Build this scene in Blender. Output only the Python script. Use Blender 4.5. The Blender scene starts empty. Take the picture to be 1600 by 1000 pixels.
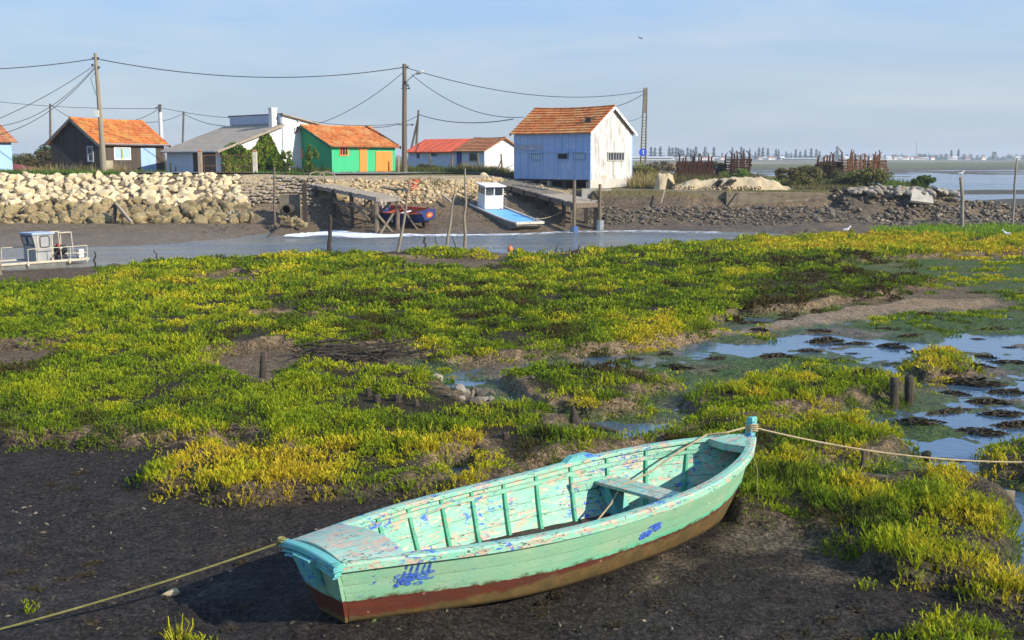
import bpy, math, random
import numpy as np
from math import radians, sin, cos, pi, sqrt, atan, atan2
from mathutils import Vector, Matrix

SC = bpy.context.scene
COL = SC.collection
rnd = random.Random(7)
# ------------------------------------------------------------------ camera
EYE = 3.9
FOC = 1600 * 40 / 36
PIT = atan((500 - 247) / FOC)
cam = bpy.data.cameras.new('camera')
cam.lens = 40
cam.sensor_width = 36
cam.clip_start = 0.1
cam.clip_end = 9000
camo = bpy.data.objects.new('camera', cam)
COL.objects.link(camo)
camo.location = (0, 0, EYE)
camo.rotation_euler = (pi / 2 - PIT, 0, 0)
SC.camera = camo
# ------------------------------------------------------------------ sun, sky, exposure
SUN_EL = 27.0
SUN_DIR = Vector((0.86, -0.51, 0)).normalized()            # horizontal direction towards the sun
sd = bpy.data.lights.new('sun', 'SUN')
sd.energy = 5.0
sd.angle = radians(0.55)
sd.color = (1.0, 0.92, 0.79)
so = bpy.data.objects.new('sun', sd)
COL.objects.link(so)
sv = Vector((SUN_DIR.x * cos(radians(SUN_EL)), SUN_DIR.y * cos(radians(SUN_EL)), sin(radians(SUN_EL))))
so.rotation_euler = sv.to_track_quat('Z', 'Y').to_euler()
so.location = (40, -30, 40)

world = bpy.data.worlds.new('World')
SC.world = world
world.use_nodes = True
nt = world.node_tree
nt.nodes.clear()
wo = nt.nodes.new('ShaderNodeOutputWorld')
bg = nt.nodes.new('ShaderNodeBackground')
bg.inputs['Strength'].default_value = 0.1
nt.links.new(bg.outputs[0], wo.inputs[0])
sky = nt.nodes.new('ShaderNodeTexSky')
sky.sky_type = 'NISHITA'
sky.sun_disc = False
sky.sun_elevation = radians(SUN_EL)
sky.sun_rotation = atan2(SUN_DIR.x, SUN_DIR.y)
sky.air_density = 1.0
sky.dust_density = 1.0
tc = nt.nodes.new('ShaderNodeTexCoord')
sep = nt.nodes.new('ShaderNodeSeparateXYZ')
nt.links.new(tc.outputs['Generated'], sep.inputs[0])
ramp = nt.nodes.new('ShaderNodeValToRGB')                   # thin high veil of cloud, colour by height above the horizon
ramp.color_ramp.elements[0].position = 0.0
ramp.color_ramp.elements[0].color = (0.345, 0.415, 0.495, 1)
ramp.color_ramp.elements[1].position = 0.30
ramp.color_ramp.elements[1].color = (0.20, 0.40, 0.82, 1)
e = ramp.color_ramp.elements.new(0.055)
e.color = (0.325, 0.425, 0.54, 1)
e = ramp.color_ramp.elements.new(0.15)
e.color = (0.265, 0.435, 0.70, 1)
nt.links.new(sep.outputs[2], ramp.inputs[0])
mp = nt.nodes.new('ShaderNodeMapping')
mp.inputs['Scale'].default_value = (1.6, 1.6, 11)
mp.inputs['Rotation'].default_value = (0.06, -0.10, 0.3)
nt.links.new(tc.outputs['Generated'], mp.inputs[0])
nz = nt.nodes.new('ShaderNodeTexNoise')
nz.inputs['Scale'].default_value = 2.2
nz.inputs['Detail'].default_value = 7
nz.inputs['Roughness'].default_value = 0.55
nz.inputs['Distortion'].default_value = 0.6
nt.links.new(mp.outputs[0], nz.inputs[0])
cr = nt.nodes.new('ShaderNodeValToRGB')
cr.color_ramp.elements[0].position = 0.40
cr.color_ramp.elements[0].color = (0, 0, 0, 1)
cr.color_ramp.elements[1].position = 0.72
cr.color_ramp.elements[1].color = (0.62, 0.62, 0.62, 1)
nt.links.new(nz.outputs[0], cr.inputs[0])
mxc = nt.nodes.new('ShaderNodeMix')
mxc.data_type = 'RGBA'
mxc.inputs[7].default_value = (0.48, 0.53, 0.59, 1)
nt.links.new(cr.outputs[0], mxc.inputs[0])
nt.links.new(ramp.outputs[0], mxc.inputs[6])
sc10 = nt.nodes.new('ShaderNodeMix')
sc10.data_type = 'RGBA'
sc10.blend_type = 'MULTIPLY'
sc10.inputs[0].default_value = 1
sc10.inputs[7].default_value = (10, 10, 10, 1)
nt.links.new(mxc.outputs[2], sc10.inputs[6])
mw = nt.nodes.new('ShaderNodeMix')
mw.data_type = 'RGBA'
mw.inputs[0].default_value = 0.86
nt.links.new(sky.outputs[0], mw.inputs[6])
nt.links.new(sc10.outputs[2], mw.inputs[7])
nt.links.new(mw.outputs[2], bg.inputs[0])

SC.view_settings.view_transform = 'Standard'
SC.view_settings.look = 'None'
SC.view_settings.exposure = 0.48
SC.view_settings.gamma = 1.0
SC.view_settings.use_curve_mapping = False
SC.cycles.max_bounces = 6
SC.cycles.diffuse_bounces = 3
SC.cycles.glossy_bounces = 3
SC.cycles.transmission_bounces = 3
SC.cycles.caustics_reflective = False
SC.cycles.caustics_refractive = False

# ------------------------------------------------------------------ measuring helpers
_F = np.array([0, cos(PIT), -sin(PIT)])
_U = np.array([0, sin(PIT), cos(PIT)])


def ray(px, py):
    return np.array([1., 0, 0]) * ((px - 800) / FOC) + _F + _U * ((500 - py) / FOC)


def P(px, py, z=0.0):                                       # where the sight line meets the level z
    d = ray(px, py)
    t = (z - EYE) / d[2]
    return (d[0] * t, d[1] * t)


def PD(px, py, D):                                          # the point on the sight line at distance D northwards
    d = ray(px, py)
    t = D / d[1]
    return Vector((d[0] * t, D, EYE + d[2] * t))


# ------------------------------------------------------------------ tags
def tag(o, label=None, cat=None, group=None, kind=None):
    if label: o['label'] = label
    if cat: o['category'] = cat
    if group: o['group'] = group
    if kind: o['kind'] = kind
    return o


def empty(name, loc, label=None, cat=None, group=None, rz=0.0):
    o = bpy.data.objects.new(name, None)
    COL.objects.link(o)
    o.location = loc
    o.rotation_euler = (0, 0, rz)
    o.empty_display_size = 0.3
    return tag(o, label, cat, group)


def copy_tree(o, parent=None):
    c = o.copy()
    COL.objects.link(c)
    if parent is not None:
        c.parent = parent
    for ch in o.children:
        copy_tree(ch, c)
    return c


# ------------------------------------------------------------------ mesh builder
class MB:
    def __init__(s):
        s.v = []
        s.f = []

    def add(s, v, f):
        n = len(s.v)
        s.v += [tuple(p) for p in v]
        s.f += [tuple(i + n for i in q) for q in f]
        return s

    def box(s, c, d, m=None):                               # centre, size, optional 3x3 rotation
        x, y, z = d[0] / 2, d[1] / 2, d[2] / 2
        v = [Vector(p) for p in ((-x, -y, -z), (x, -y, -z), (x, y, -z), (-x, y, -z), (-x, -y, z), (x, -y, z), (x, y, z), (-x, y, z))]
        if m is not None: v = [m @ p for p in v]
        c = Vector(c)
        return s.add([p + c for p in v], [(0, 3, 2, 1), (4, 5, 6, 7), (0, 1, 5, 4), (1, 2, 6, 5), (2, 3, 7, 6), (3, 0, 4, 7)])

    def beam(s, a, b, w, h=None, up=(0, 0, 1)):             # a bar from a to b
        a, b = Vector(a), Vector(b)
        h = h or w
        t = (b - a)
        L = t.length
        t.normalize()
        u = Vector(up)
        if abs(t.dot(u)) > 0.98: u = Vector((0, 1, 0))
        r = t.cross(u).normalized()
        u = r.cross(t)
        m = Matrix((r, t, u)).transposed()
        return s.box((a + b) / 2, (w, L, h), m)

    def tube(s, pts, r, n=6, cap=True, jit=0.0):
        pts = [Vector(p) for p in pts]
        R = r if isinstance(r, (list, tuple)) else [r] * len(pts)
        vs, fs = [], []
        for i, p in enumerate(pts):
            t = (pts[min(i + 1, len(pts) - 1)] - pts[max(i - 1, 0)]).normalized()
            u = Vector((0, 0, 1)) if abs(t.z) < 0.9 else Vector((1, 0, 0))
            a = t.cross(u).normalized()
            b = t.cross(a)
            for k in range(n):
                an = 2 * pi * k / n
                q = R[i] * (1 + jit * (rnd.random() - .5))
                vs.append(p + a * cos(an) * q + b * sin(an) * q)
        for i in range(len(pts) - 1):
            for k in range(n):
                fs.append((i * n + k, i * n + (k + 1) % n, (i + 1) * n + (k + 1) % n, (i + 1) * n + k))
        if cap:
            fs.append(tuple(range(n - 1, -1, -1)))
            fs.append(tuple((len(pts) - 1) * n + k for k in range(n)))
        return s.add(vs, fs)

    def rows(s, rows, close=False):                         # skin over rows of points
        n = len(rows[0])
        vs = [p for r in rows for p in r]
        fs = []
        for i in range(len(rows) - 1):
            for k in range(n if close else n - 1):
                fs.append((i * n + k, i * n + (k + 1) % n, (i + 1) * n + (k + 1) % n, (i + 1) * n + k))
        return s.add(vs, fs)

    def prism(s, poly, z0, z1):                             # upright prism over a 2D outline (counter-clockwise)
        n = len(poly)
        v = [(p[0], p[1], z0) for p in poly] + [(p[0], p[1], z1) for p in poly]
        f = [tuple(range(n - 1, -1, -1)), tuple(range(n, 2 * n))]
        f += [(k, (k + 1) % n, n + (k + 1) % n, n + k) for k in range(n)]
        return s.add(v, f)

    def build(s, name, mat, parent=None, smooth=False, loc=None, bevel=0.0):
        me = bpy.data.meshes.new(name)
        v = s.v
        if loc is not None and parent is None:
            v = [(p[0] - loc[0], p[1] - loc[1], p[2] - loc[2]) for p in v]
        me.from_pydata([tuple(p) for p in v], [], s.f)
        for m in (mat if isinstance(mat, (list, tuple)) else [mat]):
            me.materials.append(m)
        if smooth:
            me.polygons.foreach_set('use_smooth', [True] * len(me.polygons))
        me.update()
        o = bpy.data.objects.new(name, me)
        COL.objects.link(o)
        if parent is not None: o.parent = parent
        elif loc is not None: o.location = loc
        if bevel:
            b = o.modifiers.new('bevel', 'BEVEL')
            b.width = bevel
            b.segments = 2
            b.limit_method = 'ANGLE'
        return o


def np_mesh(name, V, F, mat, col=None, smooth=False, nper=4):
    me = bpy.data.meshes.new(name)
    me.vertices.add(len(V))
    me.vertices.foreach_set('co', np.ascontiguousarray(V, dtype=np.float32).ravel())
    me.loops.add(F.size)
    me.loops.foreach_set('vertex_index', np.ascontiguousarray(F, dtype=np.int32).ravel())
    me.polygons.add(len(F))
    me.polygons.foreach_set('loop_start', np.arange(0, F.size, F.shape[1], dtype=np.int32))
    if smooth: me.polygons.foreach_set('use_smooth', np.ones(len(F), dtype=bool))
    if col is not None:
        a = me.color_attributes.new('tint', 'FLOAT_COLOR', 'POINT')
        c = np.ones((len(V), 4), dtype=np.float32)
        c[:, :col.shape[1]] = col
        a.data.foreach_set('color', c.ravel())
    me.update(calc_edges=True)
    me.validate()
    me.materials.append(mat)
    o = bpy.data.objects.new(name, me)
    COL.objects.link(o)
    return o


# ------------------------------------------------------------------ materials
class NT:
    def __init__(s, name):
        s.m = bpy.data.materials.new(name)
        s.m.use_nodes = True
        s.t = s.m.node_tree
        s.b = s.t.nodes['Principled BSDF']
        s.out = s.t.nodes['Material Output']
        s.tc = None

    def n(s, typ, **kw):
        x = s.t.nodes.new(typ)
        for k, v in kw.items(): setattr(x, k, v)
        return x

    def l(s, a, b): s.t.links.new(a, b)

    def coord(s, stretch=(1, 1, 1), rot=(0, 0, 0), kind='Object'):
        if s.tc is None: s.tc = s.n('ShaderNodeTexCoord')
        mpn = s.n('ShaderNodeMapping')
        mpn.inputs['Scale'].default_value = stretch
        mpn.inputs['Rotation'].default_value = rot
        s.l(s.tc.outputs[kind], mpn.inputs[0])
        return mpn.outputs[0]

    def noise(s, scale, detail=5, rough=.55, stretch=(1, 1, 1), dist=0.0, off=0.0):
        x = s.n('ShaderNodeTexNoise')
        x.inputs['Scale'].default_value = scale
        x.inputs['Detail'].default_value = detail
        x.inputs['Roughness'].default_value = rough
        x.inputs['Distortion'].default_value = dist
        c = s.coord(stretch)
        if off:
            c.node.inputs['Location'].default_value = (off, off * .7, off * .3)
        s.l(c, x.inputs[0])
        return x.outputs[0]

    def ramp(s, src, lo, hi, a=0.0, b=1.0):
        r = s.n('ShaderNodeMapRange')
        r.inputs[1].default_value, r.inputs[2].default_value = lo, hi
        r.inputs[3].default_value, r.inputs[4].default_value = a, b
        s.l(src, r.inputs[0])
        return r.outputs[0]

    def mix(s, fac, a, b, mode='MIX'):
        x = s.n('ShaderNodeMix', data_type='RGBA', blend_type=mode)
        for val, i in ((fac, 0), (a, 6), (b, 7)):
            if isinstance(val, (int, float)): x.inputs[i].default_value = val
            elif isinstance(val, tuple): x.inputs[i].default_value = (*val[:3], 1)
            else: s.l(val, x.inputs[i])
        return x.outputs[2]

    def math(s, op, a, b=0.0):
        x = s.n('ShaderNodeMath', operation=op)
        for val, i in ((a, 0), (b, 1)):
            if isinstance(val, (int, float)): x.inputs[i].default_value = val
            else: s.l(val, x.inputs[i])
        return x.outputs[0]

    def bump(s, h, strength=.4, dist=.02):
        x = s.n('ShaderNodeBump')
        x.inputs['Strength'].default_value = strength
        x.inputs['Distance'].default_value = dist
        s.l(h, x.inputs['Height'])
        s.l(x.outputs[0], s.b.inputs['Normal'])

    def base(s, c, rough=.8, spec=.3, metal=0.0):
        i = s.b.inputs['Base Color']
        if isinstance(c, tuple): i.default_value = (*c[:3], 1)
        else: s.l(c, i)
        if isinstance(rough, (int, float)): s.b.inputs['Roughness'].default_value = rough
        else: s.l(rough, s.b.inputs['Roughness'])
        s.b.inputs['Specular IOR Level'].default_value = spec
        s.b.inputs['Metallic'].default_value = metal
        return s.m


_mc = {}


def mat(name, c, c2=None, scale=3.0, rough=.8, bump=0.0, bscale=20.0, stretch=(1, 1, 1), spec=.25, metal=0.0, lo=.35, hi=.65, patches=()):
    """plain or weathered surface: two tones mixed by noise, with optional patches (colour, scale, threshold, stretch)"""
    if name in _mc: return _mc[name]
    t = NT(name)
    c2 = c2 or tuple(k * .7 for k in c)
    col = t.mix(t.ramp(t.noise(scale, 6, .6, stretch), lo, hi), c, c2)
    for k, (pc, ps, th, st) in enumerate(patches):
        f = t.ramp(t.noise(ps, 5, .65, st, off=3.1 * (k + 1)), th, th + .04)
        col = t.mix(f, col, pc)
    if bump: t.bump(t.noise(bscale, 5, .6, stretch), bump, .03)
    _mc[name] = t.base(col, rough, spec, metal)
    return _mc[name]


def plank_mat(name, c, c2, per=.15, axis=0, patches=(), rough=.85, gap=.6):
    """boards: fine grain along the board, grooves between boards every `per` metres along the axis, each board its own tone"""
    if name in _mc: return _mc[name]
    t = NT(name)
    st = [9, 9, 9]
    st[2 if axis < 2 else 0] = 1.0
    co = t.coord()
    sp = t.n('ShaderNodeSeparateXYZ')
    t.l(co, sp.inputs[0])
    u = t.math('DIVIDE', sp.outputs[axis], per)
    fl = t.math('FLOOR', u)
    fr = t.math('SUBTRACT', u, fl)
    wn = t.n('ShaderNodeTexWhiteNoise', noise_dimensions='1D')
    t.l(fl, wn.inputs['W'])
    col = t.mix(t.ramp(t.noise(2.2, 6, .65, tuple(st)), .35, .68), c, c2)
    col = t.mix(t.ramp(wn.outputs[0], 0, 1, 0, .75), col, c2)
    for k, (pc, ps, th, sx) in enumerate(patches):
        col = t.mix(t.ramp(t.noise(ps, 5, .65, sx, off=2.7 * (k + 1)), th, th + .05), col, pc)
    edge = t.math('MINIMUM', fr, t.math('SUBTRACT', 1.0, fr))
    g = t.ramp(edge, 0.0, .07)
    col = t.mix(t.ramp(edge, .0, .05, .55, 0), col, tuple(k * .35 for k in c2))
    t.bump(t.math('ADD', g, t.math('MULTIPLY', t.noise(4, 4, .6, tuple(st)), .25)), gap, .015)
    _mc[name] = t.base(col, rough, .2)
    return _mc[name]


# ------------------------------------------------------------------ numeric noise and outlines
def _hash(ix, iy, seed):
    h = (ix.astype(np.int64) * 374761393 + iy.astype(np.int64) * 668265263 + seed * 974634777) & 0x7fffffff
    h = ((h ^ (h >> 13)) * 1274126177) & 0x7fffffff
    return ((h ^ (h >> 16)) & 0xffff) / 32767.5 - 1.0


def vnoise(x, y, seed=0):
    ix, iy = np.floor(x), np.floor(y)
    fx, fy = x - ix, y - iy
    fx = fx * fx * (3 - 2 * fx)
    fy = fy * fy * (3 - 2 * fy)
    a, b = _hash(ix, iy, seed), _hash(ix + 1, iy, seed)
    c, d = _hash(ix, iy + 1, seed), _hash(ix + 1, iy + 1, seed)
    return (a * (1 - fx) + b * fx) * (1 - fy) + (c * (1 - fx) + d * fx) * fy


def fbm(x, y, size, octv=4, seed=0, gain=.5):
    r, a, s, t = 0, 1.0, 1.0 / size, 0
    for k in range(octv):
        r = r + a * vnoise(x * s + 17.3 * k, y * s - 9.1 * k, seed + k)
        t += a
        a *= gain
        s *= 2.03
    return r / t * 1.6


def psd(poly, x, y):                                        # signed distance to an outline, positive inside
    best = np.full(x.shape, 1e9)
    ins = np.zeros(x.shape, dtype=bool)
    n = len(poly)
    for i in range(n):
        ax, ay = poly[i]
        bx, by = poly[(i + 1) % n]
        ex, ey = bx - ax, by - ay
        t = np.clip(((x - ax) * ex + (y - ay) * ey) / (ex * ex + ey * ey + 1e-12), 0, 1)
        best = np.minimum(best, (x - ax - t * ex) ** 2 + (y - ay - t * ey) ** 2)
        c = ((ay > y) != (by > y))
        if ey != 0:
            ins ^= c & (x < ex * (y - ay) / ey + ax)
    return np.where(ins, 1, -1) * np.sqrt(best)


def sstep(a, b, v):
    t = np.clip((v - a) / (b - a), 0, 1)
    return t * t * (3 - 2 * t)


def outline(pts, z=0.08):
    return [P(a, b, z) for a, b in pts]
# ================================================================== the ground
ZW = -0.35                                                  # level of the channel and the bay
ZC = -0.045                                                 # level of the shallow marsh creek


def curve(pts, z=None):                                     # pixel pairs on a level -> sorted x, distance
    q = sorted(P(a, b, z) for a, b in pts)
    return np.array([k[0] for k in q]), np.array([k[1] for k in q])


EX, EY = curve([(-300, 440), (0, 434), (60, 432), (130, 428), (180, 420), (240, 411), (320, 406), (400, 402), (500, 399), (600, 396), (680, 391), (760, 396), (830, 401), (900, 393), (1000, 388), (1100, 379), (1180, 373), (1280, 368), (1400, 366), (1600, 366), (1900, 366)], .15)
_wl = [(-300, 428), (0, 424), (130, 418), (200, 410)]
WX, WY = curve(_wl + [(260, 407), (400, 399), (500, 396), (600, 393), (680, 389), (760, 393), (830, 397), (900, 390), (1000, 385), (1100, 377), (1180, 371), (1280, 367), (1900, 364)], ZW)
WY = np.maximum(WY, np.interp(WX, EX, EY) + 2.2)
FX, FY = curve([(-300, 392), (0, 389), (135, 386), (225, 384), (315, 377), (360, 373), (410, 372), (440, 361), (520, 360), (587, 366), (700, 367), (817, 365), (885, 361), (1020, 360), (1150, 363), (1230, 365), (1300, 366), (1900, 364)], ZW)


def bycol(rows):                                            # (pixel column, distance, height) -> arrays over x
    x = np.array([(r[0] - 800) / FOC * 70 for r in rows])
    return x, np.array([r[1] for r in rows]), np.array([r[2] for r in rows])


BX, BY, BZ = bycol([(-400, 67.2, .12), (385, 67.2, .12), (470, 68, .15), (600, 68.0, .2), (680, 68.5, .35), (760, 70, .85), (860, 71, .9), (925, 72.2, .8), (1320, 72.2, .8), (1345, 69.6, .05), (1490, 69.6, .05), (1600, 70, .0), (1900, 70, -.1)])
TX, TY, TZ = bycol([(-400, 72.4, 2.86), (385, 72.4, 2.82), (480, 71.6, 2.6), (600, 72.6, 2.6), (700, 73.5, 2.6), (770, 78, 2.6), (803, 80.5, 2.4), (895, 77.2, 1.85), (930, 72.75, 1.84), (1320, 72.75, 1.84), (1345, 72.6, 1.95), (1440, 72.6, 1.9), (1500, 72.6, 1.35), (1600, 73, .95), (1700, 73, .6), (1900, 73, .3)])
PX, _, PZ = bycol([(-400, 0, 2.88), (400, 0, 2.86), (600, 0, 2.8), (760, 0, 2.78), (880, 0, 2.2), (960, 0, 1.95), (1500, 0, 1.95), (1900, 0, 1.9)])
LY = np.array([70, 80, 100, 125, 145, 160, 190, 400, 520.])  # right-hand edge of the land by distance
LX = np.array([27.6, 29, 29, 31, 30, 16, 4, -30, -60.])
FL_X = np.array([13.0, 19.0])                               # the channel bed rises and closes here

# --- outlines of marsh features, read off the photo on the mud level
MARSH = outline([(-700, 330), (-700, 700), (-300, 683), (0, 682), (150, 687), (250, 684), (320, 690), (322, 702), (250, 745), (262, 762), (300, 768), (380, 778), (470, 760), (560, 768), (650, 762), (690, 752), (720, 768), (800, 745), (900, 715), (1000, 700), (1060, 690), (1020, 672), (960, 668), (905, 660), (850, 655), (800, 640), (700, 600), (640, 588), (690, 565), (770, 560), (900, 548), (1000, 538), (1120, 516), (1200, 492), (1290, 474), (1400, 455), (1470, 440), (1330, 428), (1300, 408), (1420, 401), (1600, 394), (2300, 390), (2300, 330)])
BARE = [outline(q) for q in (
    [(-80, 538), (60, 540), (110, 548), (70, 578), (-80, 580)],
    [(330, 556), (370, 545), (430, 540), (520, 545), (600, 540), (690, 552), (720, 575), (640, 584), (560, 584), (470, 574), (430, 600), (380, 602), (335, 580)],
    [(690, 598), (760, 598), (830, 625), (800, 640), (720, 632), (685, 612)],
    [(305, 428), (380, 424), (430, 436), (400, 448), (330, 446)],
    [(600, 405), (690, 400), (790, 400), (820, 412), (740, 424), (640, 420)],
    [(390, 492), (520, 488), (540, 500), (430, 508), (380, 504)],
    [(1090, 505), (1150, 488), (1260, 484), (1330, 470), (1420, 470), (1400, 485), (1290, 502), (1130, 520)],
    [(-80, 424), (130, 424), (190, 434), (120, 444), (-80, 452)],
    [(320, 672), (420, 690), (430, 712), (330, 705)],
    [(680, 720), (740, 700), (760, 740), (700, 765)],
    [(880, 650), (1000, 655), (1060, 690), (960, 685), (880, 672)])]
ISLES = [outline(q) for q in (
    [(800, 588), (860, 580), (960, 580), (1060, 592), (1080, 604), (1020, 612), (985, 636), (900, 644), (840, 634), (820, 612)],
    [(1085, 640), (1110, 615), (1180, 598), (1280, 592), (1385, 592), (1412, 605), (1385, 620), (1330, 640), (1250, 644), (1180, 652), (1120, 656)],
    [(1040, 690), (1100, 662), (1180, 652), (1290, 658), (1360, 672), (1400, 700), (1380, 718), (1330, 724), (1250, 712), (1170, 715), (1100, 720)],
    [(1140, 800), (1130, 730), (1200, 712), (1280, 722), (1330, 745), (1420, 738), (1510, 738), (1570, 772), (1578, 810), (1560, 862), (1500, 905), (1440, 902), (1378, 888), (1372, 862), (1290, 832), (1210, 815)],
    [(1424, 582), (1430, 562), (1470, 552), (1510, 562), (1516, 580), (1470, 590)],
    [(1560, 740), (1560, 705), (1600, 690), (1700, 690), (1700, 770), (1610, 755)],
    [(1532, 940), (1550, 918), (1600, 915), (1720, 915), (1720, 950), (1640, 955), (1560, 948)],
    [(1400, 1036), (1425, 1012), (1480, 1004), (1560, 1012), (1575, 1050), (1400, 1075)])]
ALGAE = [outline(q) for q in (
    [(930, 572), (1000, 560), (1180, 552), (1330, 560), (1420, 575), (1400, 590), (1200, 590), (1080, 596), (980, 588)],
    [(1300, 492), (1450, 484), (1700, 470), (1700, 520), (1560, 515), (1440, 520), (1330, 510)],
    [(1290, 398), (1420, 402), (1600, 398), (2000, 395), (2000, 470), (1600, 476), (1560, 462), (1480, 440), (1340, 428)],
    [(1380, 640), (1480, 650), (1500, 680), (1420, 690), (1390, 660)],
    [(1120, 520), (1240, 512), (1200, 530), (1090, 540)])]
POOL = [outline(q) for q in (
    [(640, 582), (780, 574), (900, 556), (1060, 536), (1180, 520), (1300, 512), (1440, 528), (1600, 512), (1900, 500), (1900, 560), (1600, 560), (1440, 548), (1300, 546), (1120, 548), (960, 566), (850, 578), (760, 598), (690, 592)],
    [(1440, 610), (1560, 580), (1900, 560), (1900, 700), (1600, 690), (1560, 700), (1560, 735), (1500, 735), (1420, 734), (1390, 700), (1350, 665), (1400, 640)],
    [(1020, 628), (1090, 615), (1075, 640), (1030, 650)],
    [(1570, 770), (1700, 770), (1720, 900), (1600, 880), (1566, 850)])]
LIGHT = [outline(q) for q in (
    [(1020, 830), (1140, 800), (1250, 820), (1370, 850), (1390, 885), (1300, 880), (1180, 860), (1060, 880), (960, 905)],
    [(1180, 855), (1270, 870), (1370, 905), (1330, 900), (1200, 880)],
    [(1290, 484), (1400, 464), (1560, 464), (1560, 472), (1400, 484), (1290, 500), (1110, 524), (1000, 545), (900, 556), (890, 550), (1120, 514)])]
DARK = outline([(-900, 678), (0, 680), (150, 686), (310, 688), (318, 700), (250, 742), (300, 770), (380, 780), (560, 768), (700, 760), (900, 720), (1140, 700), (1140, 800), (1290, 835), (1380, 890), (1450, 910), (1530, 900), (1560, 870), (1700, 940), (2600, 1200), (2600, 2500), (-1500, 2500)])


def near_fields(x, y):
    """masks and height of the marsh itself (south of the channel)"""
    j = fbm(x, y, 1.3, 4, 3)
    jx, jy = x + .28 * j, y + .28 * fbm(x, y, 1.1, 4, 9)
    s = psd(MARSH, jx, jy)
    s = s + .12
    for b in BARE: s = np.minimum(s, .08 - psd(b, jx, jy))
    for b in ISLES: s = np.maximum(s, .10 + psd(b, jx, jy))
    edge = np.interp(x, EX, EY) - y
    s = np.minimum(s, edge)
    veg = sstep(-.06, .20, s)
    alg = sum(sstep(-.3, .5, psd(a, jx, jy)) for a in ALGAE)
    pool = np.clip(sum(sstep(-.4, .5, psd(a, jx, jy)) for a in POOL), 0, 1)
    light = np.clip(sum(sstep(-.15, .25, psd(a, jx, jy)) for a in LIGHT), 0, 1)
    dark = sstep(-.2, .12, psd(DARK, jx, jy)) * (1 - veg) * (1 - pool)
    n1, n2 = fbm(x, y, .9, 4, 21), fbm(x, y, .16, 3, 33)
    creek = (1 - veg) * (1 - dark) * sstep(0, 1, x + 2.5) * sstep(33, 26, y)
    z = .015 * n1 + .012 * n2
    z = z + creek * (-.028 + .062 * fbm(x * 1.0, y * 1.15, 1.0, 4, 51) + .034 * fbm(x, y, .34, 3, 53) + .012 * n2) + pool * creek * -.05 + np.clip(alg, 0, 1) * creek * .035
    hum = fbm(x, y, .8, 3, 71)
    z = z + veg * (.17 + .06 * hum + .035 * np.abs(fbm(x, y, .3, 2, 77))) + .06 * light * (1 - dark) * (1 - veg) * sstep(20, 30, y)
    z = z + .03 * dark * np.maximum(0, fbm(x, y, .35, 3, 88)) - .035 * dark * np.maximum(0, fbm(x, y, .22, 2, 89) - .45)
    u_ = (x + 1.456) * .763 + (y - 8.981) * .646                # mud banked up under the boat's stern
    v_ = -(x + 1.456) * .646 + (y - 8.981) * .763
    z = z + .13 * np.exp(-(np.maximum(np.abs(u_ - .35) - .35, 0) / .55) ** 2 - (np.maximum(np.abs(v_) - .25, 0) / .45) ** 2)
    return dict(z=z, veg=veg, dark=dark, creek=creek, alg=np.clip(alg, 0, 1), light=light, s=s, n1=n1, n2=n2, hum=hum, edge=edge)


def sea_bed(x, y):
    n = fbm(x, y, 30, 5, 5) * .10 + fbm(x, y, 6, 3, 15) * .035
    bias = np.interp(y, [70, 112, 122, 133, 139, 152, 158, 174, 180, 290, 310, 430, 450, 640, 900, 3000], [-.3, -.25, -.45, -.45, -.20, -.24, -.46, -.47, -.42, -.43, -.33, -.30, -.15, .25, .6, 1.2])
    bias = bias + sstep(45, 15, x) * sstep(180, 230, y) * .45
    return bias + n * np.interp(y, [0, 500, 900], [1, 1, .6])


def height(x, y):
    x, y = np.asarray(x, float), np.asarray(y, float)
    N = near_fields(x, y)
    yE, yW, yF = np.interp(x, EX, EY), np.interp(x, WX, WY), np.interp(x, FX, FY)
    yB, zB, yT, zT, zP = np.interp(x, BX, BY), np.interp(x, BX, BZ), np.interp(x, TX, TY), np.interp(x, TX, TZ), np.interp(x, PX, PZ)
    closed = sstep(FL_X[0], FL_X[1], x)
    zfl = -.9 * (1 - closed) - .02 * closed
    zf = ZW * (1 - closed) + 0.0 * closed
    zw = ZW * (1 - closed) + 0.0 * closed
    k = [(yE, N['z'] * 0 + .04), (yW, zw), (np.minimum(yW + 2.5, yF - 2), zfl), (np.maximum(yF - 2.5, yW + 1.5), zfl), (yF, zf), (yB, zB), (yT, zT)]
    z = N['z'].copy()
    rough = .05 * fbm(x, y, 1.4, 4, 101) + .03 * fbm(x, y, .35, 2, 111)
    for (ya, za), (yb, zb) in zip(k[:-1], k[1:]):
        t = np.clip((y - ya) / np.maximum(yb - ya, .05), 0, 1)
        z = np.where(y > ya, za + (zb - za) * t + rough * sstep(0, 1.5, y - yE), z)
    land = sstep(-4, 1.0, np.interp(y, LY, LX) + 1.2 * fbm(x, y, 5, 3, 8) - x)
    far = sea_bed(x, y) * (1 - land) + (zP + .06 * fbm(x, y, 6, 4, 44)) * land
    far = np.where(y > 520, np.maximum(far, 0), far)
    w = sstep(0, 7, y - yT)
    z = np.where(y > yT, zT * (1 - w) + far * w + rough * .4 * (1 - w), z)
    N.update(z=z, yE=yE, yW=yW, yF=yF, yB=yB, yT=yT, land=land, closed=closed)
    return N


def gz(x, y):
    return float(height(np.array([x]), np.array([y]))['z'][0])


def mixc(c, col, m):
    return c * (1 - m[..., None]) + np.array(col)[None, None, :] * m[..., None]


ROAD = [PD(px, 266, D) for px, D in ((-700, 76.5), (0, 76.8), (300, 77.5), (480, 78.2), (620, 79.5), (720, 82.5), (790, 87), (850, 96), (880, 110))]


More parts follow.
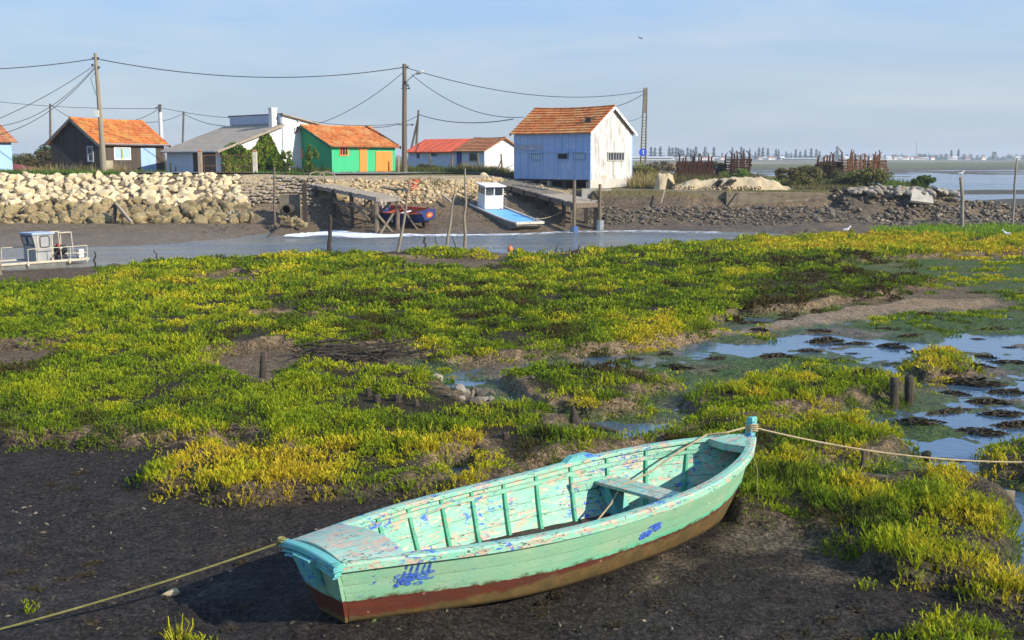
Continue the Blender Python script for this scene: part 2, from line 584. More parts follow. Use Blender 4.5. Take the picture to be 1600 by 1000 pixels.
def build_ground():
    yr = [3.2]
    while yr[-1] < 2500:
        y = yr[-1]
        yr.append(y * (1.0062 if y < 60 else (1.0045 if y < 90 else 1.02)))
    yr = np.array(yr)
    t = np.linspace(-1, 1, 560)
    t = np.sign(t) * np.abs(t) ** 1.08
    Y = np.repeat(yr[:, None], len(t), 1)
    X = t[None, :] * (yr[:, None] * .66 + 5)
    N = height(X, Y)
    Z = N['z']
    n1, n2 = N['n1'], N['n2']
    C = np.zeros(X.shape + (3,)) + np.array((.135, .098, .060))
    big = fbm(X, Y, 3.0, 4, 200)
    C = C * (1 + .22 * big + .18 * n1)[..., None]
    near = (Y < N['yE'] + 1.0).astype(float)
    C = mixc(C, (.13, .105, .07), N['creek'] * .6 * near)
    C = mixc(C, (.050, .098, .020), np.clip(N['alg'] * (.75 + .5 * fbm(X, Y, .5, 3, 61)), 0, 1) * (1 - N['veg']) * near)
    C = mixc(C, (.058, .098, .022), np.clip(N['creek'] * sstep(-.5, .1, fbm(X, Y, 1.6, 4, 63)) * (1 - N['light']), 0, 1) * near * .9)
    C = mixc(C, (.27, .19, .105), N['light'] * (1 - N['dark']) * (1 - N['veg']) * near * sstep(18, 24, Y))
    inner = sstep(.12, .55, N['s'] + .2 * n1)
    C = mixc(C, (.042, .035, .016), N['veg'] * inner * near)  # darker ground among the plants, shade between tufts put into the colour
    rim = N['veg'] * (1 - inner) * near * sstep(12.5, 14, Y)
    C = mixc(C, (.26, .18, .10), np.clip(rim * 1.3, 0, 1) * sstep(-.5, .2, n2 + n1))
    dk = N['dark'] * near
    C = mixc(C, (.037, .0305, .0255), dk * np.clip(1 - N['light'] * sstep(-.5, .1, n1), 0, 1))
    C = mixc(C, (.115, .092, .066), dk * N['light'] * sstep(-.45, .15, n1))  # paler mud patches, with the sheen of wet pools put into colour
    C = mixc(C, (.048, .041, .033), dk * sstep(.35, .8, fbm(X, Y, .55, 4, 205)) * .7)
    # the channel's far bank: wet dark mud low down, pale rubble soil above, grass on top
    bank = ((Y > N['yF'] - 1) & (Y < N['yT'] + .3)).astype(float)
    C = mixc(C, (.205, .155, .098), bank * (.30 + .45 * sstep(-12, -17, X) + .4 * sstep(15, 21, X)))
    C = mixc(C, (.10, .076, .05), bank * sstep(.4, -.25, Z) * .35)
    C = mixc(C, (.13, .098, .062), bank * sstep(.3, .5, fbm(X, Y, 1.2, 4, 211)))
    mid = ((X > -17) & (X < 4)).astype(float)
    C = mixc(C, (.42, .32, .18), bank * mid * sstep(1.2, 1.6, Z + .35 * fbm(X, Y, 1.2, 3, 215)))
    C = mixc(C, (.09, .072, .055), bank * (X > 4) * sstep(.35, .0, fbm(X, Y, .8, 3, 217)) * .6)
    onl = (Y >= N['yT']).astype(float)
    g = .5 + .5 * np.clip(fbm(X, Y, 4, 4, 220), -1, 1)
    grass = (1 - g)[..., None] * np.array((.085, .082, .022)) + g[..., None] * np.array((.16, .135, .05))
    C = np.where((onl * N['land'] > .5)[..., None], grass, C)
    C = mixc(C, (.40, .31, .19), onl * N['land'] * mid * sstep(5.0, 3.5, Y - N['yT']))
    C = mixc(C, (.33, .26, .16), onl * sstep(24, 6, X) * sstep(5, 8, X) * sstep(92, 76, Y) * .0)
    sea = onl * (1 - N['land'])
    C = mixc(C, (.085, .075, .055), sea)
    C = mixc(C, (.10, .105, .035), sea * ((Y > 450) | ((Y > 172) & (Y < 182))) * sstep(-.9, -.2, fbm(X, Y, 40, 4, 230)))
    C = mixc(C, (.25, .20, .12), sea * (Y > 700) * sstep(.15, .4, fbm(X, Y, 160, 4, 231)))
    C = np.clip(C, .008, .8)
    V = np.stack([X, Y, Z], -1).reshape(-1, 3)
    nr, nc = X.shape
    i = np.arange(nr * nc).reshape(nr, nc)
    Fq = np.stack([i[:-1, :-1], i[:-1, 1:], i[1:, 1:], i[1:, :-1]], -1).reshape(-1, 4)
    wet = np.clip(N['creek'] * near + bank * sstep(.2, -.3, Z) + .35 * dk * sstep(.1, .6, n1), 0, 1) * (1 - .6 * N['alg'])
    t = NT('marsh_ground')
    at = t.n('ShaderNodeAttribute', attribute_name='tint')
    fine = t.noise(22, 7, .68)
    fine2 = t.noise(95, 4, .6)
    grain = t.noise(38, 6, .72, (1, .45, 1), .8)
    f = t.math('MULTIPLY', t.ramp(fine, .36, .64, .42, 1.62), t.ramp(grain, .36, .64, .42, 1.62))
    f = t.math('MULTIPLY', f, t.ramp(t.noise(5.5, 6, .65), .34, .66, .62, 1.40))
    f = t.math('MULTIPLY', f, t.ramp(fine2, .36, .64, .7, 1.32))
    col = t.mix(1.0, at.outputs['Color'], f, 'MULTIPLY')
    vo = t.n('ShaderNodeTexVoronoi')
    vo.inputs['Scale'].default_value = 26
    t.l(t.coord((1, .6, 1)), vo.inputs[0])
    sp = t.math('MULTIPLY', t.ramp(vo.outputs['Distance'], .10, .16, 1, 0), t.ramp(t.noise(3.1, 3, .5), .50, .60))
    col = t.mix(t.math('MULTIPLY', sp, .8), col, (.20, .18, .12))
    wa = t.n('ShaderNodeAttribute', attribute_name='wet')
    t.base(col, t.ramp(wa.outputs['Fac'], 0, 1, .92, .34), .16)
    lump = t.noise(9, 6, .65)
    hb = t.math('ADD', t.math('ADD', t.math('MULTIPLY', grain, .7), t.math('MULTIPLY', lump, 1.1)), t.math('ADD', t.math('MULTIPLY', fine, .8), t.math('MULTIPLY', fine2, .35)))
    t.bump(hb, 1.0, .085)
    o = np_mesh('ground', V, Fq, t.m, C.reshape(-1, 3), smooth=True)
    a = o.data.attributes.new('wet', 'FLOAT', 'POINT')
    a.data.foreach_set('value', wet.ravel().astype(np.float32))
    tag(o, kind='structure')


build_ground()


def water_mat(name, tint, rough, scale, strength, stretch=(1, 1, 1)):
    t = NT(name)
    t.base(tint, rough, .5)
    t.b.inputs['IOR'].default_value = 1.5
    h = t.math('ADD', t.noise(scale, 4, .55, stretch, .4), t.math('MULTIPLY', t.noise(scale * 4.5, 3, .5, stretch), .3))
    t.bump(h, strength, .06 if strength < .5 else .12)
    return t.m


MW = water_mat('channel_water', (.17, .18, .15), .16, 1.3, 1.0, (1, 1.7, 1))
_n = NT.__new__(NT)
_n.m, _n.t, _n.b, _n.tc = MW, MW.node_tree, MW.node_tree.nodes['Principled BSDF'], None
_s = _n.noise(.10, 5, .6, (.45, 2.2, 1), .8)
_n.l(_n.mix(_n.ramp(_s, .40, .60), (.17, .175, .14), (.10, .135, .16)), _n.b.inputs['Base Color'])  # silt tints plus bluish reflection streaks, both put into the base colour
_n.l(_n.ramp(_n.noise(.22, 5, .6, (.4, 2.0, 1), .5, 4), .42, .60, .05, .30), _n.b.inputs['Roughness'])
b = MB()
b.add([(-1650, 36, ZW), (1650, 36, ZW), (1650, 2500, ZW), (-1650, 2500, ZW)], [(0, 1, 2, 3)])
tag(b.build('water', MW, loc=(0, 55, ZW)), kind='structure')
MC = water_mat('creek_water', (.045, .09, .14), .05, 3.0, .16)  # blue base colour stands in for part of the sky's reflection
MC.node_tree.nodes['Principled BSDF'].inputs['IOR'].default_value = 1.8
b = MB()
b.add([(-2.8, 9, ZC), (40, 9, ZC), (40, 33, ZC), (-2.8, 33, ZC)], [(0, 1, 2, 3)])
tag(b.build('creek_water', MC, loc=(12, 20, ZC)), kind='structure')

# --- road along the quay
asph = mat('asphalt', (.25, .24, .225), (.20, .19, .175), 1.5, .9, .3, 40)
b = MB()
rows = []
for i, p in enumerate(ROAD):
    q = (ROAD[min(i + 1, len(ROAD) - 1)] - ROAD[max(i - 1, 0)])
    nrm = Vector((-q.y, q.x, 0)).normalized()
    rows.append([p + nrm * k for k in (-1.9, -.6, .6, 1.9)])
fine_rows = []
for a, c in zip(rows[:-1], rows[1:]):
    for k in range(14):
        fine_rows.append([u.lerp(v, k / 14) for u, v in zip(a, c)])
fine_rows.append(rows[-1])
for r in fine_rows:
    for p in r: p.z = gz(p.x, p.y) + .10
b.rows(fine_rows)
tag(b.build('road', asph, loc=tuple(ROAD[3])), kind='structure')

# ================================================================== salt marsh plants
YELLOW = [(outline(q), w) for q, w in (
    ([(235, 690), (330, 684), (500, 688), (700, 690), (780, 690), (760, 790), (560, 790), (235, 790)], .36),
    ([(1100, 590), (1450, 585), (1450, 650), (1090, 665)], .14),
    ([(1180, 365), (1700, 362), (2000, 362), (2000, 402), (1600, 402), (1420, 404), (1180, 395)], .28),
    ([(-200, 640), (330, 650), (330, 700), (-200, 700)], .10),
    ([(1130, 650), (1420, 650), (1600, 740), (1600, 920), (1130, 850)], .12),
    ([(1440, 740), (1600, 745), (1600, 810), (1470, 790)], .25),
    ([(1520, 870), (1720, 870), (1720, 960), (1520, 960)], .30),
    ([(1380, 960), (1600, 960), (1600, 1060), (1380, 1060)], .22),
    ([(690, 690), (790, 680), (800, 760), (690, 770)], .30),
    ([(1420, 545), (1530, 545), (1530, 595), (1420, 595)], .24))]
GREEN = [outline(q) for q in (
    [(-200, 455), (200, 455), (255, 480), (250, 530), (-200, 550)],
    [(60, 590), (180, 550), (330, 540), (345, 600), (320, 640), (100, 640)],
    [(300, 600), (400, 588), (560, 588), (690, 620), (770, 660), (720, 695), (520, 690), (330, 640)],
    [(1480, 352), (2000, 345), (2000, 372), (1480, 372)])]
OLIVE = [outline(q) for q in (
    [(-200, 560), (120, 560), (60, 590), (-200, 620)],
    [(-200, 630), (330, 640), (520, 690), (330, 690), (-200, 690)],
    [(300, 500), (700, 500), (1000, 520), (900, 560), (560, 560), (300, 545)],
    [(820, 575), (1060, 580), (1060, 612), (820, 610)],
    [(1200, 400), (1450, 398), (1450, 480), (1150, 500)])]
TS = np.array([0, .28, .5, .72, 1.0])
TCOL = np.array([(.066, .050, .016), (.120, .190, .011), (.295, .335, .013), (.47, .395, .020), (.47, .31, .028)])


def tone(x, y):
    t = .385 + .23 * fbm(x, y, 1.5, 4, 301) + .30 * fbm(x, y, .55, 3, 307) + .12 * fbm(x, y, 6, 2, 311)
    for q, w in YELLOW: t = t + w * sstep(-.3, .4, psd(q, x, y))
    g = sum(sstep(-.4, .5, psd(q, x, y)) for q in GREEN)
    t = t * (1 - .6 * np.clip(g, 0, 1)) + .6 * np.clip(g, 0, 1) * (.36 + .10 * fbm(x, y, .6, 3, 309))
    o = sum(sstep(-.4, .5, psd(q, x, y)) for q in OLIVE)
    t = t - .20 * np.clip(o, 0, 1)
    return np.where(t > .72, .72 + (t - .72) * .5, t)


def tone_colour(t):
    return np.stack([np.interp(t, TS, TCOL[:, k]) for k in range(3)], -1)


def leaf_mat(name='marsh_leaf', tr=.34):
    t = NT(name)
    at = t.n('ShaderNodeAttribute', attribute_name='tint')
    d = t.n('ShaderNodeBsdfTranslucent')
    t.l(at.outputs['Color'], d.inputs[0])
    t.base(at.outputs['Color'], .75, .10)
    mx = t.n('ShaderNodeMixShader')
    mx.inputs[0].default_value = tr
    t.l(t.b.outputs[0], mx.inputs[1])
    t.l(d.outputs[0], mx.inputs[2])
    t.l(mx.outputs[0], t.out.inputs[0])
    return t.m


LEAF = leaf_mat()
rng = np.random.default_rng(11)


def stems(bx, by, bz, h, rad, width, col, n, twigs, lean=.45, rg=rng):
    """n upright stems on each base point with `twigs` short side shoots; returns vertices, quads, colours"""
    m = len(bx)
    k = m * n
    rep = lambda a: np.repeat(a, n)
    X, Y, Z, Hh, R, Wd = rep(bx), rep(by), rep(bz), rep(h), rep(rad), rep(width)
    an = rg.uniform(0, 2 * pi, k)
    rr = np.sqrt(rg.uniform(0, 1, k)) * R
    ox, oy = np.cos(an) * rr, np.sin(an) * rr
    hh = Hh * rg.uniform(.55, 1.15, k) * (1 - .35 * (rr / np.maximum(R, 1e-6)) ** 2)
    base = np.stack([X + ox, Y + oy, Z - .03], -1)
    la = an + rg.normal(0, .7, k)
    lm = lean * (.25 + .75 * rr / np.maximum(R, 1e-6)) * rg.uniform(.5, 1.3, k)
    d = np.stack([np.cos(la) * lm, np.sin(la) * lm, np.ones(k)], -1)
    d /= np.linalg.norm(d, axis=1)[:, None]
    bend = np.stack([np.cos(la), np.sin(la), np.zeros(k)], -1) * (rg.uniform(-.05, .25, k) * hh)[:, None]
    top = base + d * hh[:, None] + bend
    midp = base + d * (hh * .55)[:, None] + bend * .25
    fa = rg.uniform(0, pi, k)
    s = np.stack([np.cos(fa), np.sin(fa), np.zeros(k)], -1) * (Wd * .5)[:, None]
    V = [base - s, base + s, midp - s * .95, midp + s * .95, top - s * .35, top + s * .35]
    c0 = np.repeat(col, n, 0) * rg.uniform(.70, 1.32, (k, 1))
    cols = [c0 * (1.0, .88, .9)] * 2 + [c0] * 2 + [c0 * (1.12, 1.08, .9)] * 2
    V = np.stack(V, 1).reshape(-1, 3)
    Cc = np.stack(cols, 1).reshape(-1, 3)
    o = (np.arange(k) * 6)[:, None]
    Q = [o + np.array([0, 1, 3, 2]), o + np.array([2, 3, 5, 4])]
    Vs, Qs, Cs, off = [V], Q, [Cc], len(V)
    for q in range(twigs):
        f = rg.uniform(.3, .92, k)
        p0 = base + (midp - base) * np.minimum(f / .55, 1)[:, None] + (top - midp) * np.clip((f - .55) / .45, 0, 1)[:, None]
        ta = rg.uniform(0, 2 * pi, k)
        tl = hh * rg.uniform(.22, .48, k)
        dd = np.stack([np.cos(ta) * .62, np.sin(ta) * .62, np.full(k, .78)], -1)
        p1 = p0 + dd * tl[:, None]
        fa = ta + pi / 2 + rg.normal(0, .6, k)
        s = np.stack([np.cos(fa), np.sin(fa), np.zeros(k)], -1) * (Wd * .45)[:, None]
        Vs.append(np.stack([p0 - s, p0 + s, p1 + s * .5, p1 - s * .5], 1).reshape(-1, 3))
        c1 = c0 * rg.uniform(.9, 1.22, (k, 1))
        Cs.append(np.repeat(c1, 4, 0))
        Qs.append(off + (np.arange(k) * 4)[:, None] + np.arange(4))
        off += 4 * k
    return np.concatenate(Vs), np.concatenate(Qs), np.concatenate(Cs)


def domes(bx, by, bz, h, rad, leaf, col, n, rg=rng):
    """low fleshy cushions: many short shoot tips spread over a dome"""
    m = len(bx)
    k = m * n
    rep = lambda a: np.repeat(a, n)
    a = rg.uniform(0, 2 * pi, k)
    u = rg.uniform(0, 1, k) ** .6
    ph = u * pi * .52
    sh = rg.uniform(.72, 1.08, k)
    d = np.stack([np.sin(ph) * np.cos(a), np.sin(ph) * np.sin(a), np.cos(ph)], -1)
    c = np.stack([rep(bx) + d[:, 0] * rep(rad) * sh, rep(by) + d[:, 1] * rep(rad) * sh, rep(bz) + d[:, 2] * rep(h) * sh - .02], -1)
    ax = d + rg.normal(0, .45, (k, 3)) + (0, 0, .5)
    ax /= np.linalg.norm(ax, axis=1)[:, None]
    w = np.cross(ax, rg.normal(size=(k, 3)))
    w /= np.linalg.norm(w, axis=1)[:, None]
    L = (rep(leaf) * rg.uniform(.6, 1.35, k))[:, None]
    w = w * L * .26
    V = np.stack([c - ax * L * .55 - w * .6, c - ax * L * .55 + w * .6, c + ax * L * .6 + w, c + ax * L * .6 - w], 1).reshape(-1, 3)
    C = np.repeat(np.repeat(col, n, 0) * rg.uniform(.68, 1.32, (k, 1)), 4, 0)
    return V, np.arange(4 * k).reshape(k, 4), C


def join(parts):
    V, Q, C, off = [], [], [], 0
    for v, q, c in parts:
        V.append(v); Q.append(q + off); C.append(c); off += len(v)
    return np.concatenate(V), np.concatenate(Q), np.concatenate(C)


CLEAR = [(P(a, b_, .12), r_) for a, b_, r_ in ((577, 628, .30), (590, 639, .30), (622, 640, .32), (652, 646, .32), (411, 600, .3), (899, 664, .5), (790, 696, .25), (1396, 643, .3), (1420, 640, .3), (740, 620, .8), (1365, 748, .42), (1402, 752, .42), (1582, 784, .40))]


def clearing(x, y):
    k = np.ones(len(x))
    for (cx, cy), r_ in CLEAR: k = np.minimum(k, .30 + .7 * sstep(.5 * r_, 1.6 * r_, np.hypot(x - cx, (y - cy - .05) * .8)))
    return k


def marsh_plants():
    parts = []
    for y0, y1, dens, n, tw, rad, hgt, wid in ((6.5, 13, 60, 13, 5, .125, .195, .012), (13, 19, 50, 13, 3, .15, .21, .015), (19, 27, 26, 15, 2, .19, .20, .022), (27, 38, 12, 16, 2, .27, .23, .032), (38, 58, 6.5, 16, 1, .37, .26, .046)):
        wmax = y1 * .62 + 3
        cnt = int((y1 - y0) * 2 * wmax * dens)
        x, y = rng.uniform(-wmax, wmax, cnt), rng.uniform(y0, y1, cnt)
        k = np.abs(x) < y * .56 + 3
        x, y = x[k], y[k]
        N = height(x, y)
        dn = fbm(x, y, .7, 3, 401)
        # ragged edge, thin sparse spots inside
        keep = (N['s'] > -.06 + .14 * rng.uniform(-1, 1, len(x))) & (y < N['yE']) & (dn > -.85 + .3 * rng.uniform(0, 1, len(x)) - .5 * (y < 14)) & (fbm(x, y, 2.6, 3, 421) > -.78 - .5 * (y < 15))
        thin = (N['alg'] > .3) & (x > 5) & (y > 19) & (fbm(x, y, 1.5, 3, 411) > .12) & (rng.uniform(0, 1, len(x)) < .5) & (y < N['yE'])
        keep |= thin
        stray = (N['s'] > -.55) & (rng.uniform(0, 1, len(x)) < .07) & (y < N['yE'])
        keep |= stray
        keep &= clearing(x, y) > .62
        x, y, z, s, hum = x[keep], y[keep], N['z'][keep], N['s'][keep], N['hum'][keep]
        t = tone(x, y) + rng.normal(0, .06, len(x))
        cush = 1 - np.abs(fbm(x, y, .95, 3, 405)) * 1.15
        h = (.86 + .24 * (y < 13.5) * (x > 2)) * hgt * np.clip(.30 + .82 * cush + .18 * dn[keep], .22, 1.25) * np.clip(.6 + s / .5, .45, 1.0) * clearing(x, y) * rng.uniform(.8, 1.2, len(x))
        h = h * (1 - .15 * sstep(.45, .1, t))
        col = tone_colour(t)
        dm = (rng.uniform(0, 1, len(x)) < (.0 if y0 < 13 else .35 if y0 < 19 else .68)) & (fbm(x, y, 2.2, 2, 433) > -.5)
        st = ~dm
        parts.append(stems(x[st], y[st], z[st], h[st], np.full(st.sum(), rad), np.full(st.sum(), wid) * rng.uniform(.8, 1.25, st.sum()), col[st], n, tw, .55 if y0 < 19 else .95))
        if dm.any():
            parts.append(domes(x[dm], y[dm], z[dm], h[dm] * rng.uniform(.75, 1.1, dm.sum()), rad * rng.uniform(.7, 1.35, dm.sum()), np.full(dm.sum(), wid * (1.9 if y0 < 27 else 2.1)), col[dm], 88 if y0 < 27 else 72))
    V, Q, C = join(parts)
    o = np_mesh('marsh_plants', V, Q, LEAF, C)
    tag(o, 'yellow green glasswort and sea purslane carpeting the mud of the marsh', 'marsh plants', kind='stuff')
    print('marsh faces', len(Q))


marsh_plants()
# ================================================================== the turquoise rowing boat
def catmull(ts, vs, t):
    ts, vs = np.array(ts, float), np.array(vs, float)
    m = np.gradient(vs, ts)
    i = int(np.clip(np.searchsorted(ts, t) - 1, 0, len(ts) - 2))
    h = ts[i + 1] - ts[i]
    s = (t - ts[i]) / h
    return float((2 * s**3 - 3 * s**2 + 1) * vs[i] + (s**3 - 2 * s**2 + s) * h * m[i] + (-2 * s**3 + 3 * s**2) * vs[i + 1] + (s**3 - s**2) * h * m[i + 1])


BL, BRAKE, BTR = 5.45, .36, .184


def b_sheer(t):                                             # half width, height and length position of the gunwale
    w = catmull([0, .25, .5, .75, .9, 1], [.383, .794, .882, .748, .419, .05], t)
    z = catmull([0, .5, 1], [.716, .659, .80], t)
    return t * BL - BTR * (1 - t) ** 3, w, z


def b_chine(t):
    c = catmull([0, .3, .6, .85, 1], [.204, .569, .530, .304, .03], t)
    return t * (BL - BRAKE), c, .155 * (1 - t) ** 2


def b_side(t, s, off=0.0):                                  # point on the side, s from chine to gunwale, off inwards
    xb, c, zb = b_chine(t)
    xs, w, zs = b_sheer(t)
    y = c + (w - c) * (s ** .82)
    return Vector((xb + (xs - xb) * s, max(y - off, .004), zb + (zs - zb) * s))


def boat_paint(name, base, worn, band=False, blue=.60, pink=.60, crack=.62, plank=None):
    blue += .035
    t = NT(name)
    col = t.mix(t.ramp(t.noise(2.6, 6, .6, (1, 1, 1.6)), .3, .7), base, worn)
    # greyish wash of old paint underneath
    col = t.mix(t.ramp(t.noise(6, 6, .65, (.7, 1, 2.2), off=5), .56, .70, 0, .55), col, (.30, .44, .36))
    if plank is not None:                                   # seams between the boards
        co = t.coord()
        sx = t.n('ShaderNodeSeparateXYZ')
        t.l(co, sx.inputs[0])
        u = t.math('DIVIDE', sx.outputs[plank[0]], plank[1])
        fr = t.math('SUBTRACT', u, t.math('FLOOR', u))
        eg = t.math('MINIMUM', fr, t.math('SUBTRACT', 1.0, fr))
        col = t.mix(t.math('MULTIPLY', t.ramp(eg, .015, .05, 1, 0), t.ramp(t.noise(6), .35, .6, .2, .9)), col, (.06, .10, .06))
    # bare pinkish wood where paint has come off along the grain
    pk = t.math('MULTIPLY', t.ramp(t.noise(5.5, 8, .72, (.8, 2.4, 3.0), .3, 9.0), pink, pink + .02), t.ramp(t.noise(40, 3, .6), .36, .44))
    col = t.mix(pk, col, (.50, .35, .25))
    pk2 = t.ramp(t.noise(13, 4, .6, (.5, 2, 2.4), .2, 4.0), pink + .055, pink + .075)
    col = t.mix(pk2, col, (.56, .42, .31))
    # older blue coat showing through in spots
    bl = t.math('MULTIPLY', t.ramp(t.noise(2.1, 3, .5, off=2.2), .46, .58), t.ramp(t.noise(15, 5, .7, (.8, 1, 1.5), .5), blue - .06, blue - .03))
    col = t.mix(bl, col, (.035, .12, .50))
    # dark flake edges and cracks
    ck = t.math('MULTIPLY', t.ramp(t.noise(5, 3, .5, off=7), .44, .56), t.ramp(t.noise(26, 3, .55, (.55, 1.5, 2.0), 1.2, 1.0), crack, crack + .03))
    col = t.mix(t.math('MULTIPLY', ck, .85), col, (.045, .05, .035))
    hb = t.math('SUBTRACT', t.noise(30, 4, .6), t.math('MULTIPLY', t.math('ADD', pk, bl), .5))
    if band:
        at = t.n('ShaderNodeAttribute', attribute_name='tint')
        sp = t.n('ShaderNodeSeparateColor')
        t.l(at.outputs['Color'], sp.inputs[0])
        s = t.math('ADD', sp.outputs[0], t.ramp(t.noise(9, 6, .7), .2, .8, -.035, .035))
        fresh = t.ramp(s, .40, .50, 1, 0)                   # a brighter line of paint just above the boot top
        col = t.mix(t.math('MULTIPLY', fresh, t.ramp(sp.outputs[1], .25, .55)), col, (.13, .56, .33))
        col = t.mix(t.math('MULTIPLY', t.ramp(s, .40, .45, 1, 0), t.ramp(t.noise(7, 5, .6), .45, .6)), col, (.085, .095, .04))
        red = t.mix(t.ramp(t.noise(8, 6, .7, (.6, 1, 2)), .35, .65), (.135, .030, .017), (.080, .030, .018))
        red = t.mix(t.ramp(t.noise(11, 5, .6, off=3), .68, .70), red, (.48, .36, .28))
        for sm, wd in ((.655, .006), (.955, .012), (.52, .003)):  # strake seams, and the shadow gap under the gunwale painted as a line
            sa = t.math('ABSOLUTE', t.math('SUBTRACT', sp.outputs[0], sm))
            col = t.mix(t.math('MULTIPLY', t.ramp(sa, 0, wd, 1, 0), t.ramp(t.noise(4, 4, .6), .38, .6, .15, .9)), col, (.05, .085, .045))
        col = t.mix(t.ramp(s, .372, .385, 1, 0), col, red)
        mud = t.mix(t.ramp(t.noise(6, 6, .7), .35, .65), (.17, .105, .035), (.075, .065, .025))
        lim = t.ramp(sp.outputs[1], .03, .5, .085, .33)    # the weedy stain climbs towards the bow
        d = t.math('SUBTRACT', t.math('ADD', s, t.ramp(t.noise(4, 6, .7, off=8), .2, .8, -.09, .09)), lim)
        col = t.mix(t.ramp(d, -.03, .03, .92, 0), col, mud)
    t.bump(hb, .55, .006)
    return t.base(col, t.ramp(t.noise(8), .3, .7, .5, .75), .35)


TURQ = (.185, .445, .275)
PAINT_HULL = boat_paint('hull_paint', TURQ, (.31, .46, .285), True, .655, .69, .66)
PAINT_IN = boat_paint('inner_paint', (.16, .46, .30), (.30, .50, .36), False, .58, .545, .585, (2, .135))
PAINT_RAIL = boat_paint('rail_paint', (.18, .49, .33), (.30, .50, .37), False, .585, .535, .575)
PAINT_DECK = boat_paint('deck_paint', (.18, .47, .35), (.36, .46, .38), False, .61, .52, .59, (1, .105))
PAINT_SHADE = boat_paint('shaded_rib_paint', (.03, .26, .14), (.08, .34, .20), False, .64, .68, .62)  # darker green copy of the inner paint, shade on ribs put into colour
PAINT_BLUE = boat_paint('aqua_paint', (.10, .40, .33), (.15, .40, .38), False, .57, .66, .62)
BILGE = mat('bilge_dirt', (.07, .05, .035), (.03, .024, .02), 6, .9, .6, 30)


